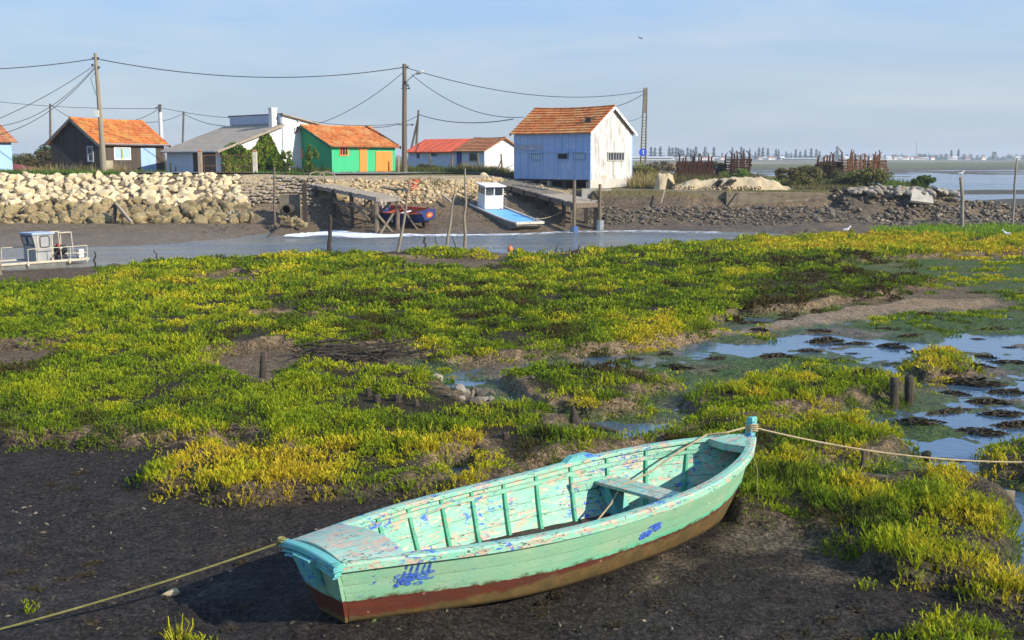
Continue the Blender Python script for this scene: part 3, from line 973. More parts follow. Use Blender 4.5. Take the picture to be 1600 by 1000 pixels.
def rowing_boat():
    root = empty('rowing_boat', (-1.4563, 8.9807, 0), 'weathered turquoise wooden rowing boat with flaking paint and red bottom on dark mud', 'rowing boat')
    root.rotation_euler = (-.0236, 0, .7024)
    T = np.linspace(0, 1, 61)
    # outer planking, three strakes a side with a small lap
    b = MB()
    rows, sv_, tv_ = [], [], []
    ss = [0, .07, .16, .25, .33, .332, .42, .52, .64, .662, .75, .85, .95]
    for t in T:
        r = []
        for s in reversed(ss):
            lap = .007 * (1 - ((s * 3) % 1)) if s < .95 else 0
            p = b_side(t, s)
            r.append(p + Vector((0, lap, 0)))
        xb, c, zb = b_chine(t)
        r += [Vector((xb, c * .5, zb - .012)), Vector((xb, 0, zb - .02)), Vector((xb, -c * .5, zb - .012))]
        r += [Vector((p.x, -p.y, p.z)) for p in reversed(r[:len(ss)])]
        rows.append(r)
        q = list(reversed(ss)) + [0, 0, 0] + ss
        sv_ += q
        tv_ += [t] * len(q)
    b.rows(rows)
    hull = b.build('hull', PAINT_HULL, root, True)
    a = hull.data.color_attributes.new('tint', 'FLOAT_COLOR', 'POINT')
    a.data.foreach_set('color', np.stack([np.array(sv_), np.array(tv_), np.zeros(len(sv_)), np.ones(len(sv_))], -1).astype(np.float32).ravel())
    # transom: a thick raked board
    b = MB()
    prof = []
    for s in (0, .15, .3, .45, .6, .75, .97):
        prof.append(b_side(0, s))
    ring = [Vector((p.x, p.y, p.z)) for p in prof] + [Vector((p.x, -p.y, p.z)) for p in reversed(prof)]
    n = len(ring)
    vs = [p + Vector((-.035, 0, 0)) for p in ring] + [p + Vector((.02, 0, 0)) for p in ring]
    half = n // 2
    fs = []
    for k in range(half - 1):
        fs.append((k, k + 1, n - 2 - k, n - 1 - k))
        fs.append((n + k + 1, n + k, 2 * n - 1 - k, 2 * n - 2 - k))
    fs += [((k + 1) % n, k, n + k, n + (k + 1) % n) for k in range(n)]
    b.add(vs, fs)
    tr = b.build('transom', PAINT_HULL, root)
    a = tr.data.color_attributes.new('tint', 'FLOAT_COLOR', 'POINT')
    sq = [0, .15, .3, .45, .6, .75, .97]
    sq = (sq + sq[::-1]) * 2
    a.data.foreach_set('color', np.stack([np.array(sq), np.zeros(len(sq)), np.zeros(len(sq)), np.ones(len(sq))], -1).astype(np.float32).ravel())
    # rail mouldings across the transom, ending in ears either side
    b = MB()
    for zo, xo, dy, hgt, th in ((.0, -.075, .05, .05, .085), (-.055, -.06, .035, .022, .055), (-.085, -.055, .0, .022, .045)):
        rr = []
        for k in range(13):
            q = k / 12 * 2 - 1
            y = q * (.383 + dy)
            z = .716 + zo + .035 * (1 - q * q)
            x = -BTR + xo + .02 * zo
            rr.append([(x, y, z - hgt / 2), (x + th, y, z - hgt / 2), (x + th, y, z + hgt / 2), (x + .012, y, z + hgt / 2), (x, y, z + hgt / 2 - .012)])
        b.rows(rr, True)
        m_ = len(b.v)
        b.f += [tuple(range(m_ - 65, m_ - 60)), tuple(range(m_ - 1, m_ - 6, -1))]
    b.build('transom_rail', PAINT_BLUE, root, bevel=.004)
    b = MB()                                                # tapered mounting board on the transom
    pr = [(-.02 - .10, .715), (-.02 + .16, .715), (-.02 + .13, .49), (-.02 - .06, .46)]
    xr = lambda z: -BTR * (z - .155) / .561 - .04
    v = [(xr(z) - .085, y, z) for y, z in pr] + [(xr(z) - .0, y, z) for y, z in pr]
    b.add(v, [(0, 1, 2, 3), (7, 6, 5, 4), (0, 4, 5, 1), (1, 5, 6, 2), (2, 6, 7, 3), (3, 7, 4, 0)])
    b.build('motor_board', PAINT_BLUE, root, bevel=.006)
    # inner lining
    b = MB()
    rows = []
    si = [.97, .85, .72, .6, .48, .36, .26, .17]
    for t in np.linspace(.01, .985, 56):
        r = []
        for s in si:
            p = b_side(t, s, .028)
            r.append(p + Vector((0, .004 * ((s * 6.3) % 1), 0)))
        r += [Vector((p.x, -p.y, p.z)) for p in reversed(r)]
        rows.append([r[k] for k in range(len(r))])
    lf = [r[:len(si)] for r in rows]
    rt = [r[len(si):] for r in rows]
    b.rows([list(reversed(r)) for r in lf])
    b.rows([list(reversed(r)) for r in rt])
    b.build('inner_planking', PAINT_IN, root, True)
    b = MB()
    rows = []
    for i, t in enumerate(np.linspace(.01, .97, 90)):
        p = b_side(t, .19, .02)
        r = []
        for k in range(15):
            y = p.y * (k / 7 - 1)
            r.append((p.x, y, p.z + .012 * vnoise(np.array([p.x * 6]), np.array([y * 6]), 4)[0] + (.006 if k % 3 else -.01)))
        rows.append(r)
    b.rows(rows)
    b.build('floor', BILGE, root, True)
    # gunwales
    for sg in (1, -1):
        b = MB()
        rows = []
        for t in np.linspace(.0, .992, 60):
            x, w, z = b_sheer(t)
            ins = min(.088, w * .8)
            o_, i_ = w + .03, w - ins
            pts = [(o_, z - .05), (o_ + .004, z + .004), (o_ - .008, z + .02), ((o_ + i_) / 2, z + .025), (i_ + .006, z + .02), (i_, z + .012), (i_, z - .016), (w - .025, z - .016), (w - .005, z - .055)]
            rows.append([Vector((x, sg * y, q)) for y, q in pts])
        if sg < 0: rows = [list(reversed(r)) for r in rows]
        b.rows(rows, True)
        m_ = len(rows[0])
        b.f += [tuple(range(m_)), tuple(len(b.v) - 1 - k for k in range(m_))]
        b.build('gunwale', PAINT_RAIL, root)
        b = MB()                                            # stringer under the gunwale
        rows = []
        for t in np.linspace(.13, .93, 44):
            p = b_side(t, .86, .03)
            rows.append([Vector((p.x, sg * (p.y + d), p.z + e)) for d, e in ((0, -.022), (-.032, -.022), (-.032, .02), (0, .02))])
        b.rows(rows, True)
        b.build('stringer', PAINT_IN, root)
        for t in (.176, .246, .322, .392, .467, .545, .631, .719, .806, .891):
            b = MB()
            rr = []
            for s in (.15, .3, .45, .6, .75, .96):
                p = b_side(t, s, .02)
                th = .028 + .022 * (1 - s)
                rr.append([Vector((p.x + dx, sg * max(p.y + dy, .01), p.z)) for dx, dy in ((-.019, .004), (.019, .004), (.019, -th), (-.019, -th))])
            b.rows(rr, True)
            b.build('rib', PAINT_SHADE if rnd.random() < 2 else PAINT_IN, root, bevel=.004)
    # stern deck, slightly cambered boards with a rounded forward edge
    b = MB()
    rows = []
    for k in range(16):
        t = .004 + k / 15 * .088
        x, w, z = b_sheer(t)
        r = []
        for q in np.linspace(-1, 1, 19):
            xx = x - .06 * (q * q) * (k / 15) + .05 * (k / 15)
            tt = min(max((xx + BTR) / BL, .0), .3)
            ww = b_sheer(tt)[1] - .012
            r.append((xx, q * ww, b_sheer(tt)[2] + .024 + .055 * (1 - q * q) + .003 * ((k * 7) % 3)))
        rows.append(r)
    b.rows(rows)
    b.rows([rows[0], [(p[0] - .01, p[1], p[2] - .12) for p in rows[0]]])
    low = [[(p[0], p[1], p[2] - .03) for p in rows[-1]], rows[-1]]
    b.rows(low)
    b.build('stern_deck', PAINT_DECK, root, True)
    # thwart, its knee and the little seat riser on the far side
    b = MB()
    xt = b_side(.712, .62).x
    yl = b_side(.712, .66, .03).y
    for dx in (-.085, .085):
        b.box((xt + dx, 0, .475), (.162, 2 * yl, .038))
    b.build('thwart', PAINT_DECK, root, bevel=.006)
    for sg in (1, -1):
        b = MB()
        y1 = b_side(.712, .2, .03).y
        b.add([(xt - .10, sg * (yl - .01), .45), (xt + .10, sg * (yl - .01), .45), (xt + .10, sg * (y1 - .08), .10), (xt - .10, sg * (y1 - .08), .10),
               (xt - .10, sg * (yl - .17), .45), (xt + .10, sg * (yl - .17), .45), (xt + .10, sg * (y1 - .2), .10), (xt - .10, sg * (y1 - .2), .10)],
              [(0, 1, 2, 3), (7, 6, 5, 4), (0, 4, 5, 1), (1, 5, 6, 2), (2, 6, 7, 3), (3, 7, 4, 0)])
        b.build('thwart_knee', PAINT_BLUE, root)
        b = MB()
        a0, a1 = b_side(.625, .66, .05), b_side(.735, .66, .05)
        b.beam((a0.x, sg * (a0.y - .012), a0.z), (a1.x, sg * (a1.y - .012), a1.z), .03, .10)
        b.build('seat_riser', PAINT_IN, root, bevel=.004)
    # raised oarlock pad on the far gunwale
    b = MB()
    for t, hgt in ((.655, 0),):
        rr = []
        for k in range(9):
            q = k / 8
            x, w, z = b_sheer(t + (q - .5) * .075)
            h = .052 * min(1, 4 * min(q, 1 - q)) ** .7
            rr.append([(x, w + .028, z + .01), (x, w - .07, z + .01), (x, w - .068, z + .022 + h), (x, w + .026, z + .022 + h)])
        b.rows(rr, True)
        b.f += [(3, 2, 1, 0), tuple(len(b.v) - 4 + k for k in range(4))]
    b.build('oarlock_pad', PAINT_BLUE, root, bevel=.004)
    # bow: breasthook and stem post
    b = MB()
    x, w, z = b_sheer(.93)
    r1 = []
    for t in np.linspace(.925, .99, 8):
        x, w, z = b_sheer(t)
        r1.append([(x - .06 * (1 - abs(q)), q * (w - .02), z + .016) for q in np.linspace(-1, 1, 7)])
    b.rows(r1)
    b.rows([[(p[0], p[1], p[2] - .08) for p in r1[0]], r1[0]])
    b.build('breasthook', PAINT_RAIL, root)
    b = MB()
    x, w, z = b_sheer(1)
    rr = []
    for k, (zz, sx) in enumerate(((0.0, 0), (.2, .25), (.4, .5), (.6, .75), (.8, 1.0), (.90, 1.06), (.97, 1.09), (1.015, 1.11))):
        xx = (BL - BRAKE) + BRAKE * sx - .01
        wd = .034 if zz < .8 else (.046 if zz < .99 else .036)
        dp = .05 if zz < .8 else .052
        rr.append([(xx - dp, -wd, zz), (xx + dp * .9, -wd * .8, zz), (xx + dp * .9, wd * .8, zz), (xx - dp, wd, zz)])
    b.rows(rr, True)
    b.f.append(tuple(len(b.v) - 4 + k for k in range(4)))
    b.build('stem_post', PAINT_BLUE, root, bevel=.008)
    bpy.context.view_layer.update()
    return root


BOAT = rowing_boat()
BM = Matrix.Translation(BOAT.location) @ BOAT.rotation_euler.to_matrix().to_4x4()


def blue_brush_marks():                                     # smears of blue paint brushed on the near side
    def smear(t, s, dt, ds, b):
        pts = [b_side(t + k / 8 * dt, s + k / 8 * ds, -.0085) for k in range(9)]
        wv = [.006 + .013 * sin(pi * (k + .5) / 9) * (.7 + .5 * rnd.random()) for k in range(9)]
        rr = []
        for p, w in zip(pts, wv):
            rr.append([(p.x - w * .5, -p.y, p.z + w), (p.x + w * .5, -p.y - .001, p.z - w)])
        b.rows(rr)
    t = NT('brushed_blue')
    n = t.noise(34, 6, .75, (1, 1, 1.3))
    t.base(t.mix(t.ramp(t.noise(9), .4, .6), (.03, .07, .40), (.06, .15, .50)), .6, .3)
    t.l(t.ramp(n, .46, .50), t.b.inputs['Alpha'])
    b = MB()
    r2 = random.Random(5)
    for k in range(5):                                      # slanting strokes of the worn letters
        t0 = .083 + k * .0085
        smear(t0, .66 + .02 * r2.random(), .007, .17 + .05 * r2.random(), b)
    for k in range(9):
        smear(.072 + .04 * r2.random(), .62 + .10 * r2.random(), .014 + .015 * r2.random(), .03 * (r2.random() - .2), b)
    for k in range(12):
        smear(.070 + .03 * r2.random(), .54 + .12 * r2.random(), .006 + .012 * r2.random(), .05 * (r2.random() - .5), b)
    b.build('painted_lettering', t.m, BOAT)
    b = MB()
    for k in range(14):
        smear(.535 + .04 * r2.random(), .50 + .16 * r2.random(), .006 + .02 * r2.random(), .05 * r2.random(), b)
    return b.build('paint_smear', t.m, BOAT)


blue_brush_marks()

# --- ropes of the boat
t_ = NT('pale_rope')
w_ = t_.n('ShaderNodeTexNoise')
w_.inputs['Scale'].default_value = 60
t_.l(t_.coord(), w_.inputs[0])
t_.bump(w_.outputs[0], .8, .01)
ROPE = t_.base(t_.mix(t_.ramp(t_.noise(8), .3, .7), (.45, .36, .22), (.28, .22, .13)), .9, .1)
ROPE_G = mat('weedy_rope', (.27, .24, .08), (.14, .14, .045), 5, .9, .6, 60)


def rope_pts(a, c, sag=.1, n=24):
    a, c = Vector(a), Vector(c)
    return [a.lerp(c, k / n) - Vector((0, 0, sag * 4 * (k / n) * (1 - k / n))) for k in range(n + 1)]


ear = BM @ Vector((-BTR - .06, .415, .735))
gx, gy = P(0, 983, .06)
hx, hy = P(-420, 1108, .02)
b = MB()
b.tube(rope_pts(ear, (gx, gy, .06), .03) + [Vector((hx, hy, .0))], .0095, 7)
kn = [ear + Vector((.03 * cos(k), .03 * sin(k), .02 * sin(k * .7) + .01)) for k in np.linspace(0, 12, 40)]
b.tube(kn, .010, 6)
tag(b.build('mooring_rope', ROPE_G, loc=tuple(ear)), 'weedy yellow rope running left from the boat stern across the dark mud', 'rope')
post = BM @ Vector((BL + .015, 0, .885))
b = MB()
b.tube([post + Vector((.062 * cos(k), .062 * sin(k), -.035 + .0035 * k + .006 * sin(3 * k))) for k in np.linspace(0, 25, 120)], .0105, 6)
gx, gy = P(1600, 722, .22)
hx, hy = P(1720, 728, .1)
b.tube(rope_pts(post + Vector((.06, 0, 0)), (gx, gy, .22), .10) + [Vector((hx, hy, .05))], .0105, 6)
inn = [(BL - .07, .03, .90), (BL - .30, .10, .87), (5.02, .28, .835), (4.6, .33, .70), (4.2, .34, .56), (3.92, .34, .505), (3.72, .33, .49), (3.5, .28, .34), (3.2, .2, .22), (2.9, .1, .17), (2.4, -.05, .17), (1.8, .2, .18), (1.3, .33, .26), (.9, .4, .2)]
b.tube([BM @ Vector(p) for p in inn], .0105, 6)
b.tube([BM @ Vector((3.66 + .03 * cos(k), .31 + .03 * sin(k), .42 + .012 * sin(k * 2.3))) for k in np.linspace(0, 9, 30)], .010, 6)
tag(b.build('bow_rope', ROPE, loc=tuple(post)), 'pale rope wound round the bow post, trailing inside the boat and off to the right', 'rope')
b = MB()
b.tube([BM @ Vector(p) for p in ((5.06, -.30, .77), (5.10, -.36, .55), (5.10, -.37, .32), (5.12, -.38, .12))], .007, 5)
b.build('hanging_line', ROPE_G, BOAT).matrix_local = BM.inverted()
# ================================================================== houses
def roof_mat(name, a, c, lich, tw=.22, tr=.30):
    if name in _mc: return _mc[name]
    t = NT(name)
    sp = t.n('ShaderNodeSeparateXYZ')
    t.l(t.coord(), sp.inputs[0])
    cx = t.math('FLOOR', t.math('DIVIDE', sp.outputs[0], tw))
    cy = t.math('FLOOR', t.math('DIVIDE', sp.outputs[1], tr))
    cb = t.n('ShaderNodeCombineXYZ')
    t.l(cx, cb.inputs[0])
    t.l(cy, cb.inputs[1])
    wn = t.n('ShaderNodeTexWhiteNoise', noise_dimensions='2D')
    t.l(cb.outputs[0], wn.inputs['Vector'])
    col = t.mix(wn.outputs[0], a, c)
    col = t.mix(t.ramp(t.noise(1.1, 6, .65), .48, .62, 0, .75), col, lich)
    col = t.mix(t.ramp(t.noise(5.5, 5, .7, off=3), .54, .64, 0, .8), col, (.10, .055, .025))
    t.bump(t.noise(25), .3, .01)
    _mc[name] = t.base(col, .85, .2)
    return _mc[name]


R_ORANGE = roof_mat('orange_tiles', (.58, .20, .055), (.36, .105, .032), (.50, .29, .11))
R_MOSSY = roof_mat('lichen_tiles', (.56, .18, .045), (.37, .105, .03), (.46, .28, .075))
R_BROWN = roof_mat('brown_tiles', (.46, .19, .08), (.32, .12, .06), (.38, .24, .12))
R_RED = mat('red_sheet', (.68, .125, .045), (.60, .10, .035), 2, .6, .1)
R_GREY = mat('grey_sheet', (.40, .335, .25), (.27, .23, .175), 1.6, .9, .3, 14, lo=.3, hi=.7)
W_BLACK = plank_mat('tarred_boards', (.016, .014, .014), (.060, .053, .050), .17, 1, [((.12, .11, .10), 6, .66, (6, 6, .5))])
W_BLACKF = plank_mat('brown_black_boards', (.030, .024, .020), (.105, .08, .06), .16, 0, [((.14, .12, .10), 5, .66, (6, 6, .5))])
W_WHITE = mat('white_render', (.72, .71, .68), (.62, .61, .58), 1.2, .9, .15, 12, patches=[((.55, .52, .47), 2.2, .64, (2.5, 2.5, .6))])
W_STAIN = mat('stained_white_panel', (.57, .57, .55), (.43, .42, .40), 1.1, .85, .15, 12, (2.2, 2.2, .5), patches=[((.33, .30, .26), 1.6, .555, (2.6, 2.6, .45)), ((.40, .36, .30), 6, .60, (1, 1, .8))])
W_WHITE_SHADE = mat('shaded_white_render', (.52, .60, .70), (.45, .52, .60), 1.5, .9, .15, 12, patches=[((.42, .44, .46), 1.5, .62, (2, 2, .6))])  # white render of the fronts, its bluish shade put into the colour
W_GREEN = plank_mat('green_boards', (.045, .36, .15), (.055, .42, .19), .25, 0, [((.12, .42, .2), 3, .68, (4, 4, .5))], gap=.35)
W_GREEN_SHADE = plank_mat('shaded_green_boards', (.03, .27, .125), (.035, .33, .15), .25, 1, gap=.35)  # darker copy of the front's green; the gable's shade put into colour
W_BLUE = plank_mat('blue_boards', (.30, .43, .65), (.25, .375, .59), .6, 0, [((.42, .50, .62), 1.6, .58, (2.5, 2.5, .7)), ((.40, .41, .42), 6, .68, (1.5, 1.5, .8)), ((.17, .27, .50), 2.4, .66, (2, 2, .8))], gap=.3)
W_SKYBLUE = plank_mat('sky_blue_boards', (.36, .55, .78), (.28, .45, .68), .20, 0, [((.50, .58, .66), 5, .62, (6, 6, .5))], gap=.4)
ORANGE = plank_mat('orange_door', (.78, .27, .06), (.70, .23, .05), .3, 0, gap=.3)
DOOR_BLUE = plank_mat('pale_blue_door', (.36, .52, .72), (.28, .42, .60), .2, 0, [((.5, .56, .62), 5, .62, (5, 5, .5))])
DARKBLUE = mat('dark_blue_paint', (.03, .06, .22), (.02, .045, .16), 3, .6)
WHITE = mat('white_paint', (.74, .73, .70), (.62, .61, .58), 4, .7)
CREAM = mat('cream_paint', (.54, .48, .36), (.40, .35, .26), 4, .75)
GREYWOOD = plank_mat('grey_wood', (.33, .295, .25), (.22, .195, .165), .18, 0)
OLDWOOD = mat('old_wood', (.20, .155, .11), (.115, .088, .062), 3, .9, .6, 30, (4, 4, .6))
DARKWOOD = mat('dark_wet_wood', (.060, .046, .034), (.030, .024, .018), 4, .8, .6, 30, (4, 4, .6))
PALEWOOD = mat('pale_wood', (.36, .30, .22), (.25, .20, .145), 3, .9, .5, 30, (4, 4, .6))
CONC = mat('concrete', (.40, .37, .31), (.30, .275, .23), 2.2, .92, .35, 14, patches=[((.19, .165, .12), 1.3, .60, (1, 1, 2))])
CONC_PALE = mat('pale_concrete', (.52, .48, .41), (.42, .385, .33), 3, .92, .3, 18)
GLASS = mat('dark_glass', (.035, .042, .05), (.02, .025, .03), 2, .08, spec=.6)
GLASS_PALE = mat('curtained_glass', (.38, .52, .62), (.30, .44, .54), 5, .15, spec=.6)
BLACK = mat('black_void', (.012, .012, .013), (.02, .02, .02), 3, .8)
METAL = mat('galvanised_metal', (.45, .46, .46), (.36, .37, .37), 4, .45, metal=.6)
ALU = mat('dull_aluminium', (.24, .235, .22), (.17, .165, .155), 3, .5, metal=.35, patches=[((.24, .22, .18), 4, .62, (1, 1, 1))])
RUST = mat('rust', (.085, .032, .020), (.045, .020, .014), 4, .95, .6, 25)
RUST_L = mat('light_rust', (.20, .095, .045), (.10, .045, .025), 6, .95, .6, 25)
CABLE = mat('cable_black', (.05, .055, .06), (.04, .045, .05), 3, .7)
MUDDY = mat('muddy_timber', (.075, .06, .042), (.045, .036, .026), 4, .75, .6, 20)


class House:
    def __init__(h, name, FL, FR, depth, label, cat='house', z=None):
        a, c = PD(*FL), PD(*FR)
        h.O = Vector((a.x, a.y, a.z if z is None else z))
        d = Vector((c.x - a.x, c.y - a.y, 0))
        h.L = d.length
        h.u = d.normalized()
        h.v = Vector((-h.u.y, h.u.x, 0))
        h.depth = depth
        h.root = empty(name, h.O, label, cat)
        h.root.rotation_euler = (0, 0, atan2(h.u.y, h.u.x))

    def face(h, f):
        return {'front': (h.O, h.u, -h.v), 'right': (h.O + h.u * h.L, h.v, h.u), 'left': (h.O + h.v * h.depth, -h.v, -h.u)}[f]

    def at(h, f, px, py, back=0.0):                         # picture point -> (along, up) on a face
        o, a, n = h.face(f)
        o = o - n * back
        d = Vector(ray(px, py))
        t = (o - Vector((0, 0, EYE))).dot(n) / d.dot(n)
        p = Vector((0, 0, EYE)) + d * t
        return (p - o).dot(a), p.z - h.O.z

    def pt(h, f, a, out, z):                                # face coordinates -> local point
        return {'front': Vector((a, -out, z)), 'right': Vector((h.L + out, a, z)), 'left': Vector((-out, h.depth - a, z))}[f]

    def slab(h, b, f, a0, a1, z0, z1, o0, o1):
        p = [h.pt(f, a, o, z) for z in (z0, z1) for a, o in ((a0, o1), (a1, o1), (a1, o0), (a0, o0))]
        return b.add(p, [(0, 3, 2, 1), (4, 5, 6, 7), (0, 1, 5, 4), (1, 2, 6, 5), (2, 3, 7, 6), (3, 0, 4, 7)])

    def rect(h, f, x0, y0, x1, y1):
        a0, z1 = h.at(f, x0, y0)
        a1, z0 = h.at(f, x1, y1)
        return a0, a1, z0, z1

    def window(h, f, r, fm, pm, nx=1, ny=1, fw=.07, name='window'):
        a0, a1, z0, z1 = r
        b = MB()
        h.slab(b, f, a0, a1, z0, z0 + fw, .004, .06)
        h.slab(b, f, a0, a1, z1 - fw, z1, .004, .06)
        h.slab(b, f, a0, a0 + fw, z0 + fw, z1 - fw, .004, .06)
        h.slab(b, f, a1 - fw, a1, z0 + fw, z1 - fw, .004, .06)
        for k in range(1, nx):
            a = a0 + (a1 - a0) * k / nx
            h.slab(b, f, a - fw * .35, a + fw * .35, z0 + fw, z1 - fw, .005, .05)
        for k in range(1, ny):
            zz = z0 + (z1 - z0) * k / ny
            h.slab(b, f, a0 + fw, a1 - fw, zz - fw * .3, zz + fw * .3, .006, .045)
        w = b.build(name, fm, h.root)
        b = MB()
        h.slab(b, f, a0 + fw * .9, a1 - fw * .9, z0 + fw * .9, z1 - fw * .9, .003, .016)
        b.build('pane', pm, w)
        return w

    def panel(h, name, f, r, m, o0=.003, o1=.045, parent=None):
        b = MB()
        h.slab(b, f, r[0], r[1], r[2], r[3], o0, o1)
        return b.build(name, m, parent or h.root)

    def walls(h, hE, hR, mf, ml, mr, hB=None, apex=.5, z0=0.0, th=.12):
        hB = hE if hB is None else hB
        L, D = h.L, h.depth
        b = MB()
        b.box((L / 2, th / 2, (z0 + hE) / 2), (L, th, hE - z0))
        b.build('wall', mf, h.root)
        b = MB()
        b.box((L / 2, D - th / 2, (z0 + hB) / 2), (L, th, hB - z0))
        b.build('wall', mf, h.root)
        for x, m in ((.002, ml), (L - th - .002, mr)):
            pr = [(th, z0), (D - th, z0), (D - th, hB - th * .3), (D * apex, hR), (th, hE - th * .3)]
            v = [(x, y, z) for y, z in pr] + [(x + th, y, z) for y, z in pr]
            v = [(p[0], p[1] if th < p[1] < D - th else (0.004 if p[1] <= th else D - .004), p[2]) for p in v]
            b = MB()
            b.add(v, [(4, 3, 2, 1, 0), (5, 6, 7, 8, 9)] + [(k, (k + 1) % 5, 5 + (k + 1) % 5, 5 + k) for k in range(5)])
            b.build('wall', m, h.root)

    def slope(h, b, x0, x1, ya, za, yb, zb, tiles=True, tw=.22, tr=.30, th=.06, sag=0.0):
        """one roof slope from eave (ya, za) to ridge (yb, zb)"""
        n = Vector((0, -(zb - za), (yb - ya)))
        if n.z < 0: n = -n
        n.normalize()
        Ls = sqrt((yb - ya) ** 2 + (zb - za) ** 2)
        top = []
        nx = max(2, int((x1 - x0) / tw * 4)) if tiles else 8
        ny = max(1, int(Ls / tr)) if tiles else 6
        vs = []
        for k in range(ny):
            for e in ((0.0, .055), (.96, .0)):
                q = (k + e[0]) / ny
                vs.append((q, e[1]))
        vs.append((1.0, .0))
        rows = []
        for q, lift in vs:
            r = []
            for i in range(nx + 1):
                x = x0 + (x1 - x0) * i / nx
                hh = (.040 * abs(sin(pi * (x - x0) / tw)) + lift + .006 * (hash((i // 4, int(q * 40))) % 7 - 3) / 3) if tiles else .004 * sin(i * 2)
                hh += -sag * sin(pi * (x - x0) / (x1 - x0)) * (.3 + .7 * q)
                r.append(Vector((x, ya + (yb - ya) * q, za + (zb - za) * q)) + n * (th + hh))
            rows.append(r)
        if yb < ya: rows = [list(reversed(r)) for r in rows]
        b.rows(rows)
        lo = [[p - n * (th + .02) for p in r] for r in (rows[0], rows[-1])]
        b.rows([lo[0], rows[0]])
        b.rows([[r[0] for r in rows], [r[0] - n * (th + .02) for r in rows]])
        b.rows([[r[-1] - n * (th + .02) for r in rows], [r[-1] for r in rows]])
        b.rows([list(reversed(lo[0])), list(reversed(lo[1]))])

    def roof(h, hE, hR, m, ov=.25, og=.22, apex=.5, hB=None, tiles=True, ridge=True, x0=None, x1=None, sag=.0, verge=None):
        hB = hE if hB is None else hB
        D = h.depth
        x0 = -og if x0 is None else x0
        x1 = h.L + og if x1 is None else x1
        yr = D * apex
        b = MB()
        k = (hR - hE) / yr
        h.slope(b, x0, x1, -ov, hE - k * ov, yr, hR, tiles, sag=sag)
        k2 = (hR - hB) / (D - yr)
        h.slope(b, x0, x1, D + ov, hB - k2 * ov, yr, hR, tiles, sag=sag)
        if ridge:
            nrt = int((x1 - x0) / .35)
            for i in range(nrt):
                xa = x0 + (x1 - x0) * i / nrt
                xb = x0 + (x1 - x0) * (i + 1.1) / nrt
                sg = -sag * sin(pi * (i + .5) / nrt)
                b.tube([(xa, yr, hR + .06 + sg), (xb, yr, hR + .075 + sg)], .10, 8)
        r = b.build('roof', m, h.root)
        if verge is not None:
            for x in (x0 - .02, x1 + .02):
                b = MB()
                b.beam((x, -ov, hE - k * ov - .02), (x, yr, hR - .02), .035, .17)
                b.beam((x, D + ov, hB - k2 * ov - .02), (x, yr, hR - .02), .035, .17)
                b.build('bargeboard', verge, r)
        return r


def gutter(h, z, x0, x1, y, m, r=.05):
    b = MB()
    b.tube([(x0, y, z), (x1, y, z)], r, 8)
    return b.build('gutter', m, h.root)


# --- black tarred shed
h = House('shed', (157, 268, 80), (258, 269, 86.5), 4.3, 'black tarred plank shed with orange roof, blue door and leaning pole in front', 'shed')
hE, hR = 2.0, 3.62
h.walls(hE, hR, W_BLACKF, W_BLACK, W_BLACK, z0=-.5)
h.roof(hE, hR, R_MOSSY, .3, .35, verge=mat('grey_board', (.14, .135, .13), (.10, .095, .09)), sag=.05)
h.window('front', h.rect('front', 177, 229.5, 204, 250), WHITE, GLASS_PALE, 2, 1, .09)
d_ = h.panel('door', 'front', h.rect('front', 219, 231, 244, 273), DOOR_BLUE)
h.panel('shutter_strip', 'front', h.rect('front', 188.5, 232, 191.5, 248), mat('olive_paint', (.36, .36, .10), (.30, .30, .08)), .05, .065)
gutter(h, hE - .10, -.1, h.L + .1, -.36, METAL)
h.window('left', h.rect('left', 136, 228, 147, 253), mat('grey_paint', (.35, .36, .38), (.28, .29, .31)), GLASS, 1, 2, .10)
b = MB()
x_, _ = h.at('front', 257, 250)
b.tube([(x_, -.36, hE - .12), (x_ + .02, -.1, hE - .4), (x_ + .02, -.08, -.4)], .05, 8)
b.build('downpipe', METAL, h.root)
# --- pale blue shed at the left edge
h = House('shed', (-110, 264, 77), (20, 264, 83), 4.3, 'pale blue plank shed cut off by the left edge of the photo', 'shed')
h.walls(2.0, 3.6, W_SKYBLUE, W_SKYBLUE, W_SKYBLUE, z0=-.5)
h.roof(2.0, 3.6, R_BROWN, .3, .3)
b = MB()
b.box((h.L / 2, -.025, 1.93), (h.L + .02, .045, .16))
b.build('fascia', mat('blue_fascia', (.08, .18, .50), (.06, .15, .42)), h.root)
# --- grey roofed house with the tall white part behind
h = House('house', (262, 272, 82.5), (345, 274, 77.2), 4.9, 'grey sheet roofed house with ivy on its side, tall white part and chimney behind')
h.walls(1.68, 3.42, W_WHITE_SHADE, W_WHITE, W_WHITE, hB=3.42, apex=.985, z0=-.5)
b = MB()
k = (3.42 - 1.68) / 4.9
h.slope(b, -.35, h.L + .3, -.35, 1.68 - k * .35, 4.93, 3.44, False)
r_ = b.build('roof', R_GREY, h.root)
b = MB()
b.beam((h.L + .32, -.37, 1.68 - k * .37), (h.L + .32, 4.93, 3.42), .04, .15)
b.build('bargeboard', PALEWOOD, r_)
gutter(h, 1.56, -.2, h.L + .2, -.4, METAL)
b = MB()
D0, D1 = 4.94, 11.0
pr = [(D0, -.5), (D1, -.5), (D1, 2.9), (D0, 4.15)]
x0_, x1_ = .55, h.L + .05
v = [(x0_, y, z) for y, z in pr] + [(x1_, y, z) for y, z in pr]
b.add(v, [(3, 2, 1, 0), (4, 5, 6, 7)] + [(k, (k + 1) % 4, 4 + (k + 1) % 4, 4 + k) for k in range(4)])
b.build('wall', W_WHITE, h.root)
b = MB()
h.slope(b, x0_ - .2, x1_ + .25, D1 + .2, 2.86, D0 - .12, 4.17, False)
r_ = b.build('roof', R_GREY, h.root)
b = MB()
